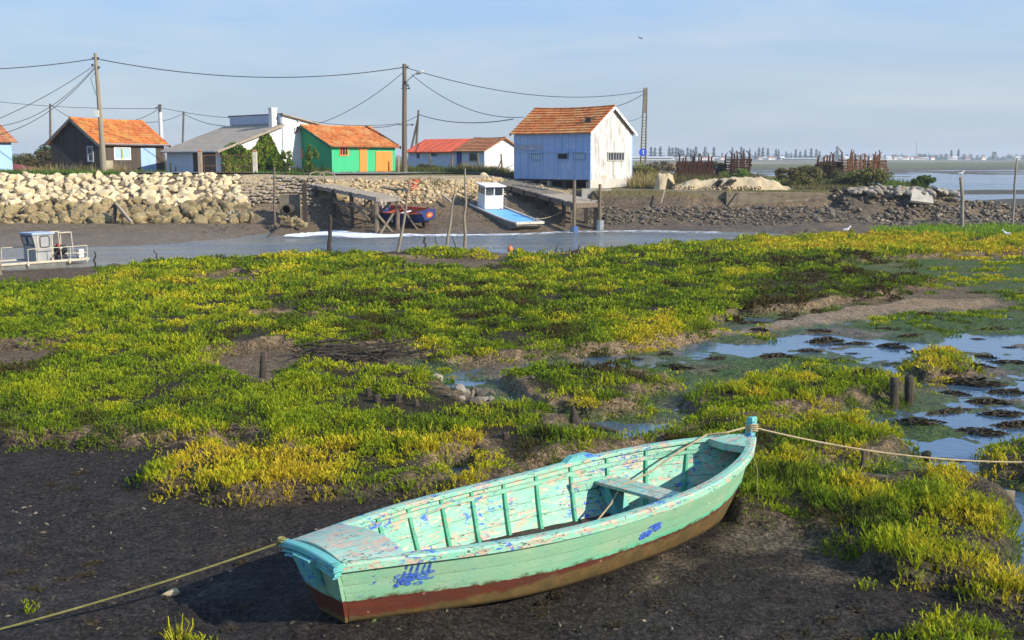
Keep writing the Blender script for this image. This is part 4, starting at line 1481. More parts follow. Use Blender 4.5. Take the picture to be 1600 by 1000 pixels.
b.box(((x0_ + x1_) / 2, D0 - .07, 3.85), (x1_ - x0_ - .1, .08, .62))
b.build('front_wall_strip', mat('blue_grey_wall', (.38, .44, .52), (.33, .39, .46), 3), h.root)  # blue grey strip across the front wall of the white part
for cy in (6.2, 7.3, 8.6):
    b = MB()
    b.box((x1_ + .06, cy, 4.15 - (cy - D0) * .206 - .12), (.14, .10, .16))
    b.build('rafter_end', GREYWOOD, r_)
b = MB()
ca, _ = h.at('front', 428, 190, -4.85)
b.box((h.L - .55, 4.55, 3.75), (.42, .42, 1.6))
b.box((h.L - .55, 4.55, 4.58), (.50, .50, .07))
b.build('chimney', W_WHITE, r_)
b = MB()
b.tube([(x1_ + .1, 6.0, 3.0), (x1_ + .28, 6.0, 3.0), (x1_ + .28, 6.0, 3.35)], .07, 8)
b.build('flue', RUST, h.root)
r = h.rect('front', 302, 239, 339, 273)
g_ = h.panel('door', 'front', r, mat('dark_boards', (.07, .06, .05), (.045, .04, .034)))  # door of dark brown boards
h.panel('door_frame', 'front', (r[1] + .02, r[1] + .22, r[2] - .1, r[3] + .1), WHITE, .003, .05)
GREY_H = h
# --- green shed
h = House('shed', (519, 271.5, 79.5), (618, 271.5, 84), 5.9, 'bright green plank shed with orange doors and an orange tiled roof', 'shed')
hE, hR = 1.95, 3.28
h.walls(hE, hR, W_GREEN, W_GREEN_SHADE, W_GREEN_SHADE, z0=-.5)
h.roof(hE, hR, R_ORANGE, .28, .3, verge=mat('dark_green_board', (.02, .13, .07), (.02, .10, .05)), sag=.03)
h.window('front', h.rect('front', 529.5, 229, 543.5, 243.5), ORANGE, GLASS, 3, 1, .07)
h.window('left', h.rect('left', 456, 233, 474, 248), ORANGE, GLASS_PALE, 2, 1, .10)
d_ = h.panel('door', 'front', h.rect('front', 561.5, 234, 573.5, 273), ORANGE)
r = h.rect('front', 586.5, 236.5, 612.5, 272.5)
mid_ = (r[0] + r[1]) / 2
h.panel('door', 'front', (r[0], mid_ - .008, r[2], r[3]), ORANGE)
h.panel('door', 'front', (mid_ + .008, r[1], r[2], r[3]), ORANGE)
b = MB()
r = h.rect('front', 559, 230, 576, 234)
am = (r[0] + r[1]) / 2
b.beam((r[0] - .15, -.03, r[3] - .0), (am, -.03, r[2] - .02), .05, .10)
b.beam((r[1] + .15, -.032, r[3] - .0), (am, -.032, r[2] - .02), .05, .10)
b.build('door_trim', ORANGE, h.root)
gutter(h, hE - .10, -.1, h.L + .1, -.33, mat('brown_gutter', (.22, .10, .05), (.18, .08, .04)), .035)
# --- white house with the red roof
h = House('house', (638, 267, 101), (757, 268, 95), 4.6, 'low pale house with half red sheet, half old tile roof behind the street lamp')
hE, hR = 1.72, 2.72
h.walls(hE, hR, W_WHITE_SHADE, W_WHITE, W_WHITE, z0=-.6)
xm, _ = h.at('front', 711, 240)
h.roof(hE, hR, R_RED, .3, .2, tiles=False, ridge=False, x1=xm - .01)
h.roof(hE, hR, R_BROWN, .3, .3, x0=xm + .01, sag=.04)
for q in np.arange(.5, xm, .9):
    b = MB()
    k = (hR - hE) / (h.depth / 2)
    b.beam((q, -.28, hE - k * .28 + .085), (q, h.depth / 2, hR + .085), .05, .03)
    b.build('roof_rib', R_RED, h.root)
h.window('front', h.rect('front', 651.5, 237, 655.5, 247.5), mat('blue_frame', (.10, .14, .26), (.08, .11, .2)), GLASS, 1, 1, .05)
h.window('front', h.rect('front', 672.5, 235, 682.5, 244), mat('blue_frame', (.1, .14, .26)), GLASS, 2, 1, .05)
h.panel('door', 'front', h.rect('front', 714, 236.5, 721.5, 262), DARKBLUE)
h.window('front', h.rect('front', 733.5, 239, 746.5, 252), mat('grey_frame', (.30, .31, .33), (.25, .26, .28)), GLASS, 1, 1, .06)
# --- blue hut on stilts
z_ = PD(922, 281, 76).z
h = House('stilt_house', (803, 281, 80.3), (922, 281, 76), 4.9, 'blue and white boarded hut on stilts with an orange tiled roof by the jetty', 'house', z=z_)
za = h.at('front', 922, 205.5)[1]
hE, hR = za, za + 1.66
h.walls(hE, hR, W_BLUE, W_STAIN, W_STAIN)
h.roof(hE, hR, R_ORANGE, .22, .20, verge=WHITE, sag=.09)
BLUE_H = h
for x0, y0, x1, y1, nx in ((830, 239.5, 848, 250.5, 5), (871, 239, 888.5, 249.5, 1), (896, 238.5, 914.5, 249.5, 5)):
    w = h.window('front', h.rect('front', x0, y0, x1, y1), mat('worn_blue_frame', (.22, .33, .52), (.18, .27, .44)), GLASS_PALE if nx > 1 else BLACK, nx, 1, .06)
    a0, a1, z0, z1 = h.rect('front', x0 - 1.5, y0 - 2.2, x1 + 1.5, y0 - .6)
    b = MB()
    h.slab(b, 'front', a0, a1, z0, z0 + .05, .004, .14)
    b.build('drip_board', W_SKYBLUE, w)
h.window('right', h.rect('right', 949, 237, 974.5, 251.5), mat('grey_window', (.42, .40, .36), (.32, .30, .27)), GLASS, 6, 1, .07)
b = MB()                                                    # cover strips and the ledge across the front
zc = h.at('front', 860, 237.5)[1]
h.slab(b, 'front', 0, h.L, zc - .05, zc + .05, .004, .045)
for px_ in (848, 878.5):
    a_ = h.at('front', px_, 230)[0]
    h.slab(b, 'front', a_ - .02, a_ + .02, zc + .05, hE - .12, .004, .03)
for px_ in (826, 848.5, 872, 896):
    a_ = h.at('front', px_, 265)[0]
    h.slab(b, 'front', a_ - .02, a_ + .02, .05, zc - .05, .004, .03)
b.build('cover_strips', W_BLUE, h.root)
r = h.rect('front', 803.5, 226, 848, 236.5)
h.panel('faded_board', 'front', (r[0] + .02, r[1] - .03, r[2] + .06, r[3]), mat('faded_sign', (.33, .36, .40), (.24, .30, .40), 2, .9, .1, 10, (1, 1, 2), patches=[((.62, .62, .60), 3.5, .62, (1, 1, 2.6))]), .004, .03)
b = MB()
h.slab(b, 'right', .0, h.depth, -.62, -.005, -.14, .03)
h.slab(b, 'right', -.03, h.depth + .03, -.66, -.56, .031, .06)
b.build('plinth', CONC_PALE, h.root)
b = MB()
a_, zz_ = h.at('right', 945, 277)
h.slab(b, 'right', a_ - .42, a_ + .12, -.0 + .06, .27, .004, .012)
b.build('patch', mat('ochre_patch', (.50, .40, .26), (.40, .33, .24), 5), h.root)
b = MB()
a_, zz_ = h.at('front', 932, 184, -1.0)
b.box((h.L - .75, .95, hE + .72), (.42, .42, .30))
b.box((h.L - .75, .95, hE + .90), (.52, .52, .06))
b.build('chimney', mat('sooty_brick', (.06, .05, .04), (.10, .07, .05)), h.root)
for f_ in np.linspace(.35, 1.2, 4):
    b = MB()
    y_ = h.depth * .5 + f_ * 1.8
    b.box((h.L + .12, y_, hR - (y_ - h.depth * .5) * 1.66 / 2.45 - .10), (.26, .08, .12))
    b.build('rafter_end', GREYWOOD, h.root)
b = MB()
b.box((h.L / 2, h.depth / 2, -.07), (h.L - .02, h.depth - .3, .12))
b.build('floor_frame', DARKWOOD, h.root)
for i_, a_ in enumerate((.25, 1.6, 3.0, 4.35, h.L - .3)):
    for y_ in (.25, 2.4, h.depth - .3):
        wp = h.root.matrix_basis @ Vector((a_, y_, 0))
        q = h.O + h.u * a_ + h.v * y_
        g0 = gz(q.x, q.y)
        b = MB()
        b.box((a_, y_, (g0 - z_ - .2 - .13) / 2), (.26, .26, max(.3, -(g0 - z_ - .2) - .13)))
        b.build('stilt', CONC if i_ % 2 == 0 else DARKWOOD, h.root)
b = MB()
b.box((h.L / 2 - .6, h.depth - .25, -.42), (h.L - 1.6, .12, .68))
b.build('back_skirt', DARKWOOD, h.root)

# ================================================================== poles and cables
def pole(name, foot, top, r0, r1, m, label, group=None, cat='utility pole'):
    f, t = Vector(foot), Vector(top)
    root = empty(name, f, label, cat, group)
    b = MB()
    b.tube([Vector((0, 0, -.6)), (t - f) * .33, (t - f) * .66, t - f], [r0, r0 * .67 + r1 * .33, r0 * .33 + r1 * .67, r1], 8)
    b.build('pole_shaft', m, root)
    return root, f, t


def atz(px, py, D): return PD(px, py, D)


PWOOD = mat('weathered_pole', (.30, .265, .20), (.22, .19, .14), 2, .9, .4, 20, (5, 5, .4))
PDARK = mat('dark_pole', (.15, .13, .105), (.10, .085, .07), 2, .9, .4, 20, (5, 5, .4))
r1_, f1, t1 = pole('utility_pole', atz(163, 267, 76.5), atz(149, 83, 76.0), .20, .12, PWOOD, 'tall leaning pole with a grey meter box in front of the black shed')
b = MB()
q = (t1 - f1) * .49
b.box(q + Vector((-.16, -.16, 0)), (.30, .22, .46))
b.build('meter_box', mat('box_grey', (.55, .55, .52), (.48, .48, .45)), r1_, bevel=.01)
for z_, o_ in ((.955, -.15), (.955, .15), (.90, -.2), (.88, .15)):
    b = MB()
    c_ = (t1 - f1) * z_
    b.tube([c_, c_ + Vector((o_ * 1.6, -.05, .02))], .03, 6)
    b.tube([c_ + Vector((o_ * 1.2, -.05, -.07)), c_ + Vector((o_ * 1.2, -.05, .08))], .06, 8)
    b.build('insulator', CABLE, r1_)
b = MB()
c_ = (t1 - f1) * .77
b.tube([c_ + Vector((-.10, -.1, .5)), c_ + Vector((-.38, -.15, .15)), c_ + Vector((-.22, -.12, -.5)), c_ + Vector((-.1, -.1, -.9))], .025, 6)
b.build('loose_wire', mat('green_wire', (.04, .22, .16), (.05, .16, .13)), r1_)
r2_, f2, t2 = pole('street_lamp', atz(632, 269, 84), atz(632, 100, 84), .21, .15, mat('brown_pole', (.17, .135, .10), (.11, .09, .07), 2, .9, .4, 20, (5, 5, .4)), 'tall dark utility pole carrying a street lamp beside the green shed', cat='street lamp')
b = MB()
c_ = (t2 - f2)
a_ = c_ * .755
tip = PD(655, 113.5, 83.2) - f2
b.tube([a_, a_ + Vector((.12, 0, .25)), a_ + Vector((.28, -.2, .75)), tip + Vector((-.35, .1, -.12)), tip + Vector((-.1, 0, -.02))], .035, 8)
b.build('lamp_arm', METAL, r2_)
b = MB()
d_ = Vector((.32, -.12, .12))
b.tube([tip - d_ * .7, tip - d_ * .3, tip + d_ * .5, tip + d_], [.06, .11, .13, .05], 10)
b.build('lamp_head', mat('lamp_grey', (.50, .50, .46), (.42, .42, .38)), r2_, True)
for zf, ww in ((.97, .25), (.80, .28), (.775, .34), (.44, .6)):
    b = MB()
    b.beam(c_ * zf + Vector((-ww * .7, -.1, 0)), c_ * zf + Vector((ww, -.1, 0)), .05, .06)
    b.tube([c_ * zf + Vector((ww, -.1, -.06)), c_ * zf + Vector((ww, -.1, .09))], .06, 8)
    b.build('bracket', CABLE, r2_)
# lattice pole with a round blue sign
f3, t3 = atz(1004.5, 252, 112), atz(1008, 137, 112)
f3.z = gz(f3.x, f3.y)
r3_ = empty('lattice_pole', f3, 'slender concrete ladder pole with a round blue sign near its foot', 'utility pole')
b = MB()
hgt_ = t3.z - f3.z
for o_ in (-.26, .26):
    b.tube([(o_, 0, -.3), (o_ * .55 + .15, 0, hgt_)], [.10, .08], 6)
n_ = 22
for k in range(n_):
    z0 = hgt_ * .7 * k / n_
    w0 = .26 * (1 - .45 * z0 / hgt_)
    cx = .15 * z0 / hgt_
    b.beam((cx - w0, .0, z0), (cx + w0, .0, z0 + .08), .07, .08)
b.box((.13, 0, hgt_ * .86), (.36, .12, hgt_ * .28))
b.build('lattice_shaft', mat('pole_concrete', (.24, .21, .16), (.17, .15, .115), 3), r3_)
sp_ = PD(1004.5, 238, 111.6) - f3
b = MB()
b.tube([sp_, sp_ + Vector((0, -.05, 0))], .38, 20)
s_ = b.build('round_sign', mat('sign_blue', (.03, .10, .55), (.03, .09, .48)), r3_)
b = MB()
b.box(sp_ + Vector((.04, -.065, -.0)), (.09, .02, .42))
b.box(sp_ + Vector((-.03, -.065, .12)), (.12, .02, .08))
b.build('sign_figure', WHITE, s_)
# thin poles in the distance
pole('utility_pole', atz(79, 262, 110), atz(78.5, 162, 110), .14, .10, PDARK, 'thin dark pole standing behind the left gable of the black shed')
rp, fp, tp = pole('utility_pole', atz(254, 262, 98), atz(249.5, 163, 98), .17, .13, PDARK, 'pole with white sleeve rising behind the right end of the black shed')
b = MB()
b.tube([(tp - fp) * .35, (tp - fp) * .88], [.19, .16], 8)
b.build('sleeve', mat('pole_white', (.55, .56, .56), (.45, .46, .46)), rp)
b = MB()
b.beam((tp - fp) * .95 + Vector((-.35, -.1, -.05)), (tp - fp) * .95 + Vector((.2, -.1, .2)), .07)
b.build('bracket', CABLE, rp)
pole('utility_pole', atz(284.5, 262, 120), atz(287, 174, 120), .12, .10, PDARK, 'thinnest grey pole above the grey sheet roof, right of the white sleeved pole')
fa = atz(648, 262, 112)
ra = empty('braced_pole', fa, 'braced two legged pole behind the red roof right of the street lamp', 'utility pole')
b = MB()
ta = atz(654, 172, 112) - fa
b.tube([(0, 0, -.4), ta], [.14, .1], 8)
b.build('pole_shaft', PDARK, ra)
b = MB()
b.tube([Vector((-.85, .2, -.4)), ta * .86], [.12, .09], 8)
b.build('brace', PDARK, ra)


def cable(a, c, sag, label, r=.022):
    b = MB()
    b.tube(rope_pts(a, c, sag, 28), r, 5, cap=False)
    tag(b.build('overhead_cable', CABLE, loc=tuple(a)), label, 'cable')


top1, top2, top3 = t1 - Vector((0, 0, .35)), t2 - Vector((0, 0, .22)), t3 - Vector((0, 0, .3))
cable(top1, atz(-260, 99, 70), .55, 'topmost thick cable running left from the leaning pole out of the photo', .03)
cable(top1, top2, .95, 'long thick cable sagging between the leaning pole and the street lamp pole', .032)
cable(top2, top3, 1.25, 'long thick cable sagging from the street lamp pole to the ladder pole', .032)
c1 = t1 - Vector((.05, 0, .75))
cable(c1, atz(-60, 208, 64), .35, 'upper of three cables slanting down left from the leaning pole')
cable(c1 - Vector((0, 0, .1)), atz(-50, 197, 70), 1.25, 'middle of three cables slanting down left, hanging in the deepest curve')
cable(c1 - Vector((0, 0, .2)), atz(-30, 215, 72), .95, 'lowest of three cables slanting down left from the leaning pole')
cable(atz(-60, 152, 115), atz(249.5, 169.5, 98), .35, 'thin level cable reaching the white sleeved pole from the left')
cable(atz(79, 164, 110), atz(140, 192, 100), .3, 'short cable dropping right from the thin dark pole to the black shed roof', .025)
cable(atz(249.5, 169, 98), atz(205, 189, 90), .15, 'short cable dropping left from the white sleeved pole', .025)
cable(atz(286.5, 177, 120), atz(228, 191, 92), .25, 'cable from the thinnest grey pole down left behind the shed', .025)
cable(atz(286.5, 177, 120), atz(352, 197, 90), .25, 'cable from the thinnest grey pole down right to the grey roof', .028)
cable(atz(250, 168, 98), atz(440, 186, 86), .3, 'faint cable from the white sleeved pole to the white chimney house', .02)
cable(t2 - Vector((0, 0, .5)), atz(481, 198, 90), .55, 'cable dropping left from the street lamp pole to behind the green shed', .022)
cable(t2 - Vector((-.5, 0, .75)), atz(818, 183, 82), .9, 'cable dropping right from the street lamp to the blue hut roof', .025)
cable(atz(624, 193, 84), atz(470, 186, 90), .3, 'faint cable from the lower bracket of the lamp pole to the white house', .018)
cable(atz(655, 179, 112), atz(802, 186, 84), .5, 'cable from the braced pole right to the blue hut eave', .035)
cable(atz(654, 180, 112), atz(583, 199, 90), .3, 'cable from the braced pole left to the green shed ridge', .03)
cable(top3 - Vector((0, 0, .2)), atz(893, 173, 80), .55, 'cable from the ladder pole down left to the blue hut ridge', .035)
cable(atz(1006, 180, 112), atz(974, 190, 84), .15, 'short faint cable from the ladder pole to the white gable', .02)

# ================================================================== gate, posts and street clutter
def slab_post(px, py, D, hgt, w, m, label, name='gate_post', cat='post', cap=None, group=None):
    f = PD(px, py, D)
    f.z = gz(f.x, f.y)
    root = empty(name, f, label, cat, group)
    b = MB()
    b.box((0, 0, hgt / 2 - .2), (w, w, hgt + .4))
    b.build('shaft', m, root, bevel=.012)
    if cap:
        b = MB()
        b.add([(-w * .62, -w * .62, hgt), (w * .62, -w * .62, hgt), (w * .62, w * .62, hgt), (-w * .62, w * .62, hgt), (0, 0, hgt + .14)], [(3, 2, 1, 0), (0, 1, 4), (1, 2, 4), (2, 3, 4), (3, 0, 4)])
        b.build('cap', cap, root)
    return f


BRICKCAP = mat('brick_cap', (.42, .16, .08), (.34, .12, .06))
g0 = slab_post(313.5, 272, 75.5, 1.5, .25, PALEWOOD, 'concrete gate post with a brick cap in front of the grey house door', cap=BRICKCAP)
g1 = slab_post(399, 272, 76.5, 1.5, .27, CONC_PALE, 'wider pale gate post with a brick cap right of the ivy', cap=BRICKCAP)
gr_ = empty('farm_gate', g0, 'low wire and pipe gate between the two capped posts before the ivy', 'gate')
b = MB()
dv = g1 - g0
for q0, q1, z0, z1 in ((.07, .93, .55, .55), (.07, .93, 1.25, 1.25), (.07, .93, .12, .12), (.07, .07, .1, 1.27), (.93, .93, .1, 1.27), (.5, .5, .1, 1.27)):
    b.tube([dv * q0 + Vector((0, 0, z0)), dv * q1 + Vector((0, 0, z1))], .025, 6)
b.build('gate_frame', RUST_L, gr_)
b = MB()
for k in range(26):
    q = .07 + .86 * k / 25
    b.tube([dv * q + Vector((0, 0, .12)), dv * q + Vector((0, 0, 1.25))], .006, 4)
b.build('wire_mesh', OLDWOOD, gr_)
for px_, D_, hh, lb in ((267, 77, .75, 'short dark stake left of the grey house door'), (275, 77.5, .5, 'shortest dark stake before the grey house wall')):
    slab_post(px_, 272, D_, hh, .09, DARKWOOD, lb, 'stake', 'stake')
for px_, D_, hh, lb in ((622, 83, 1.3, 'grey post between green shed and lamp pole'), (671.5, 92, 1.45, 'straight wooden fence post left of the blue door'), (706, 91, 1.35, 'wooden fence post just left of the dark blue door'), (747, 89, 1.5, 'wooden fence post beside the grey framed window'), (783.5, 88, 1.6, 'tallest wooden fence post beside the white gable')):
    f_ = PD(px_, 268, D_)
    f_.z = gz(f_.x, f_.y)
    root = empty('fence_post', f_, lb, 'post')
    b = MB()
    b.tube([(0, 0, -.3), (.03, 0, hh * .5), (-.05 + .1 * rnd.random(), 0, hh)], [.09, .08, .065], 7)
    b.build('shaft', PALEWOOD if px_ < 630 else OLDWOOD, root)
    if px_ in (671.5, 783.5, 706):
        b = MB()
        b.tube([(.55 * (1 if px_ < 700 else -1), 0, -.2), (.02, -.02, hh * .75)], .055, 6)
        b.build('strut', OLDWOOD, root)
f_ = PD(170, 268, 78)
b = MB()
f_.z = gz(f_.x, f_.y)
b.box((f_.x, f_.y, f_.z + .42), (.55, .45, .95), Matrix.Rotation(.5, 3, 'Z'))
tag(b.build('crate', mat('plywood', (.45, .38, .26), (.36, .30, .2), 3), loc=tuple(f_), bevel=.015), 'tan plywood box standing at the foot of the leaning pole', 'box')
f_ = PD(100, 267, 78.5)
f_.z = gz(f_.x, f_.y)
b = MB()
for k in range(5):
    b.tube([(f_.x + .5 * sin(k * 2.1), f_.y, f_.z + .05 + .05 * k), (f_.x + .4 * sin(k * 2.1 + 1), f_.y + .2, f_.z + .3), (f_.x - .3 + .2 * k, f_.y, f_.z + .32)], .13, 7)
tag(b.build('scrap_pile', mat('blue_black_rubber', (.03, .04, .06), (.05, .05, .06)), loc=tuple(f_)), 'dark heap of old tyres and scrap by the black gable', 'scrap')
# ================================================================== stones
def ico(sub=1):
    import bmesh
    bm = bmesh.new()
    bmesh.ops.create_icosphere(bm, subdivisions=sub, radius=1)
    v = np.array([p.co[:] for p in bm.verts])
    f = np.array([[q.index for q in p.verts] for p in bm.faces])
    bm.free()
    return v, f


ICO1, ICO2, ICO3 = ico(1), ico(2), ico(3)


def stone_shape(base, seed, flat=.75, amp=.32, facets=7):
    v, f = base
    r = np.random.default_rng(seed)
    p = v.copy()
    for k in range(facets):                                 # chop with random planes for broken faces
        n = r.normal(size=3)
        n /= np.linalg.norm(n)
        d = r.uniform(.55, .9)
        h = p @ n
        p = p - np.maximum(h - d, 0)[:, None] * n * .92
    p *= 1 + amp * .35 * np.sin(v @ r.normal(size=3) * 2.3 + r.uniform(0, 6))[:, None]
    p *= (1, r.uniform(.65, .95), flat * r.uniform(.75, 1.1))
    return p, f


def stone_mesh(name, base, seed, m, **kw):
    p, f = stone_shape(base, seed, **kw)
    b = MB()
    b.add(p, f.tolist())
    me = bpy.data.meshes.new(name)
    me.from_pydata([tuple(q) for q in b.v], [], b.f)
    me.materials.append(m)
    return me


def rock_mat(name, a, c, d=None, thr=.6, ds=3.0):
    if name in _mc: return _mc[name]
    t = NT(name)
    oi = t.n('ShaderNodeObjectInfo')
    col = t.mix(t.ramp(t.noise(2.2, 6, .6), .35, .68), a, c)
    col = t.mix(1.0, col, t.ramp(oi.outputs['Random'], 0, 1, .78, 1.12), 'MULTIPLY')
    if d: col = t.mix(t.ramp(t.noise(ds, 5, .65, off=4), thr, thr + .06), col, d)
    t.bump(t.noise(7, 6, .65), .6, .05)
    _mc[name] = t.base(col, .9, .2)
    return _mc[name]


STONE_C = rock_mat('cream_limestone', (.66, .54, .34), (.56, .43, .24), (.36, .25, .12), .60)
STONE_D = rock_mat('weedy_limestone', (.29, .22, .11), (.18, .145, .07), (.40, .30, .16), .56)
STONE_R = rock_mat('rubble_stone', (.17, .14, .105), (.09, .078, .06), (.28, .235, .17), .62)
STONE_G = rock_mat('grey_rubble', (.33, .29, .23), (.24, .205, .155), (.50, .42, .30), .64)


def put(meshes, name, loc, s, label, cat, group, rot=None, sq=(1, 1, 1)):
    o = bpy.data.objects.new(name, meshes[rnd.randrange(len(meshes))])
    COL.objects.link(o)
    o.location = loc
    o.scale = (s * sq[0], s * sq[1], s * sq[2])
    o.rotation_euler = rot or (rnd.uniform(-.4, .4), rnd.uniform(-.4, .4), rnd.uniform(0, 6.28))
    return tag(o, label, cat, group)


MS_C = [stone_mesh('boulder', ICO3, 40 + k, STONE_C, facets=15, flat=.8) for k in range(10)]
MS_D = [stone_mesh('weedy_boulder', ICO3, 60 + k, STONE_D, facets=13) for k in range(8)]
MS_R = [stone_mesh('rubble_stone', ICO2, 80 + k, STONE_R, flat=.55) for k in range(8)]
MS_G = [stone_mesh('pale_stone', ICO2, 100 + k, STONE_G, flat=.65) for k in range(6)]

# rip-rap under the left sheds: each boulder on its own
nrow = 15
xr_ = (385 - 800) / FOC * 69.5
for j in range(nrow):
    q = (j + .35) / nrow
    x = -32.4
    while x < xr_ + (.4 - q) * 1.6:
        big = rnd.choice((.22, .28, .33, .38, .44)) if q > .32 else rnd.choice((.28, .36, .46))
        xx = x + rnd.uniform(-.12, .12)
        yy = 67.0 + q * 5.6 + rnd.uniform(-.18, .18)
        zz = .05 + q * 2.72 + rnd.uniform(-.06, .12)
        if zz > 1.16 + .22 * sin(xx * 1.3):
            put(MS_C, 'boulder', (xx, yy, zz + .05), big * rnd.uniform(.78, 1.12), 'cream limestone boulder among others piled in the bank below the black shed', 'boulder', 'cream boulders of the bank', sq=(1.12, 1, 1))
        else:
            put(MS_D, 'weedy_boulder', (xx, yy - .1, zz), big * rnd.uniform(.85, 1.2), 'brown weed stained boulder along the foot of the cream boulder bank', 'boulder', 'weedy boulders of the bank', sq=(1.15, 1, 1))
        x += big * rnd.uniform(1.35, 1.75)


def stone_field(name, n, place, base, m, label, cat, smin, smax, flat=.6, seed=1):
    """countless small stones as one mesh; place(k) gives a point"""
    r = np.random.default_rng(seed)
    shp = [stone_shape(base, 300 + seed * 10 + k, flat=flat)[0] for k in range(8)]
    f = base[1]
    Vs, Fs, off = [], [], 0
    pts = place(r, n)
    for p in pts:
        s = smin * (smax / smin) ** (r.random() ** 1.6)
        a, c = r.uniform(0, 6.28), r.uniform(-.5, .5)
        q = shp[r.integers(8)] * s * np.array((1.15, 1, 1))
        q = np.stack([q[:, 0] * cos(c) - q[:, 2] * sin(c), q[:, 1], q[:, 0] * sin(c) + q[:, 2] * cos(c)], -1)
        q = np.stack([q[:, 0] * cos(a) - q[:, 1] * sin(a), q[:, 0] * sin(a) + q[:, 1] * cos(a), q[:, 2]], -1)
        Vs.append(q + p)
        Fs.append(f + off)
        off += len(q)
    o = np_mesh(name, np.concatenate(Vs), np.concatenate(Fs), m)
    return tag(o, label, cat, kind='stuff')


def bank_pts(x0, x1, q0, q1, dz=.02, pw=1.0):
    def g(r, n):
        x = r.uniform(x0, x1, n)
        yF, yB, yT = np.interp(x, FX, FY), np.interp(x, BX, BY), np.interp(x, TX, TY)
        q = q0 + (q1 - q0) * r.uniform(0, 1, n) ** pw
        y = np.where(q < 1, yF + (yB - yF) * q, yB + (yT - yB) * (q - 1))
        z = height(x, y)['z']
        k = fbm(x, y, 1.2, 3, 501) > -.45
        return np.stack([x, y, z + dz], -1)[k]
    return g


def mottled(name, cols, rough=.9):
    t = NT(name)
    c = t.mix(t.ramp(t.noise(5.5, 3, .5), .40, .60), cols[0], cols[1])
    c = t.mix(t.ramp(t.noise(3.7, 4, .6, off=7), .54, .62), c, cols[2])
    t.bump(t.noise(18), .5, .03)
    return t.base(c, rough, .25)


X1 = (925 - 800) / FOC * 70
X2 = (1600 - 800) / FOC * 70
RUB = mottled('dark_rubble', [(.13, .102, .070), (.062, .052, .040), (.29, .235, .16)], .75)
PAL = mottled('pale_rubble', [(.46, .35, .20), (.33, .24, .13), (.58, .47, .30)])
stone_field('dark_rubble', 5600, bank_pts(X1 - .4, X2 + 9, .25, 1.03, .03, .8), ICO1, RUB, 'dark shelly rubble sloping below the concrete sea wall', 'rubble', .05, .19, .5, 1)
stone_field('pale_rubble', 1500, bank_pts(-13.0, 2.2, 1.35, 1.98, .03), ICO1, PAL, 'pale broken stones on the bank between the two jetties', 'rubble', .06, .26, .6, 2)
stone_field('mud_stones', 900, bank_pts(-17, 4.0, .35, 1.45, .0), ICO1, mottled('muddy_stones', [(.13, .10, .066), (.085, .067, .045), (.19, .15, .10)]), 'muddy stones scattered down the bank under the jetties', 'rubble', .04, .17, .5, 3)
stone_field('spit_rubble', 1700, bank_pts((1318 - 800) / FOC * 70, X2 + 10, .9, 2.0, .05), ICO1, RUB, 'dark rubble of the stony spit at the right', 'rubble', .09, .32, .6, 4)
for k in range(70):
    px_ = rnd.uniform(940, 1560)
    x = (px_ - 800) / FOC * 69
    q = rnd.uniform(.35, .98)
    y = np.interp(x, FX, FY) * (1 - q) + np.interp(x, BX, BY) * q
    put(MS_R, 'rubble_stone', (x, y, gz(x, y) + .05), rnd.uniform(.2, .36), 'larger dark stone lying in the rubble slope below the concrete sea wall', 'stone', 'larger stones of the dark rubble')
# pale stone heap at the end of the sea wall
for k in range(110):
    px_ = rnd.uniform(1325, 1492)
    t = (px_ - 1325) / 167
    x = (px_ - 800) / FOC * 72.4
    q = rnd.random()
    y = 71.4 + 2.4 * q + rnd.uniform(-.2, .2)
    zt = 1.55 + .50 * sin(pi * min(1, .2 + t * .75)) * sin(pi * (.15 + .7 * q))
    put(MS_G, 'pale_stone', (x, y, zt - .1 + rnd.uniform(0, .15)), rnd.uniform(.18, .36), 'pale broken stone in the heap at the right end of the sea wall', 'stone', 'pale stones heaped past the sea wall')
for px_, py_, D_, s_, rt, lb in ((1437, 307, 71.2, 1.0, (.75, .1, .2), 'large tan concrete slab leaning on the dark stone spit'), (1466, 296, 72.4, .75, (.35, .3, .6), 'pale slab tilted among stones right of the green bush')):
    b = MB()
    m_ = Matrix.Rotation(rt[2], 3, 'Z') @ Matrix.Rotation(rt[0], 3, 'X') @ Matrix.Rotation(rt[1], 3, 'Y')
    p = PD(px_, py_, D_)
    v = [m_ @ Vector(q) * s_ for q in ((-.9, -.5, -.1), (.7, -.62, -.1), (.95, .3, -.1), (-.3, .6, -.1), (-.9, -.5, .1), (.7, -.62, .1), (.95, .3, .1), (-.3, .6, .1))]
    b.add([q + p for q in v], [(3, 2, 1, 0), (4, 5, 6, 7), (0, 1, 5, 4), (1, 2, 6, 5), (2, 3, 7, 6), (3, 0, 4, 7)])
    tag(b.build('concrete_slab', CONC, loc=tuple(p), bevel=.02), lb, 'slab')
# stones lying in the near marsh gully
for k in range(30):
    x, y = P(rnd.gauss(748, 34), rnd.gauss(621, 10), .05)
    put(MS_R if k % 3 else MS_G, 'gully_stone', (x, y, gz(x, y) + .03), rnd.uniform(.05, .17), 'brown stone in the small pile beside the pale driftwood stick in the marsh', 'stone', 'stones piled in the marsh gully')
x, y = P(268, 926, .03)
o = put(MS_C, 'loose_stone', (x, y, gz(x, y) + .02), .085, 'lone tan stone on the dark mud beside the yellow rope', 'stone', None, (0, 0, .3), (1.2, .8, .6))


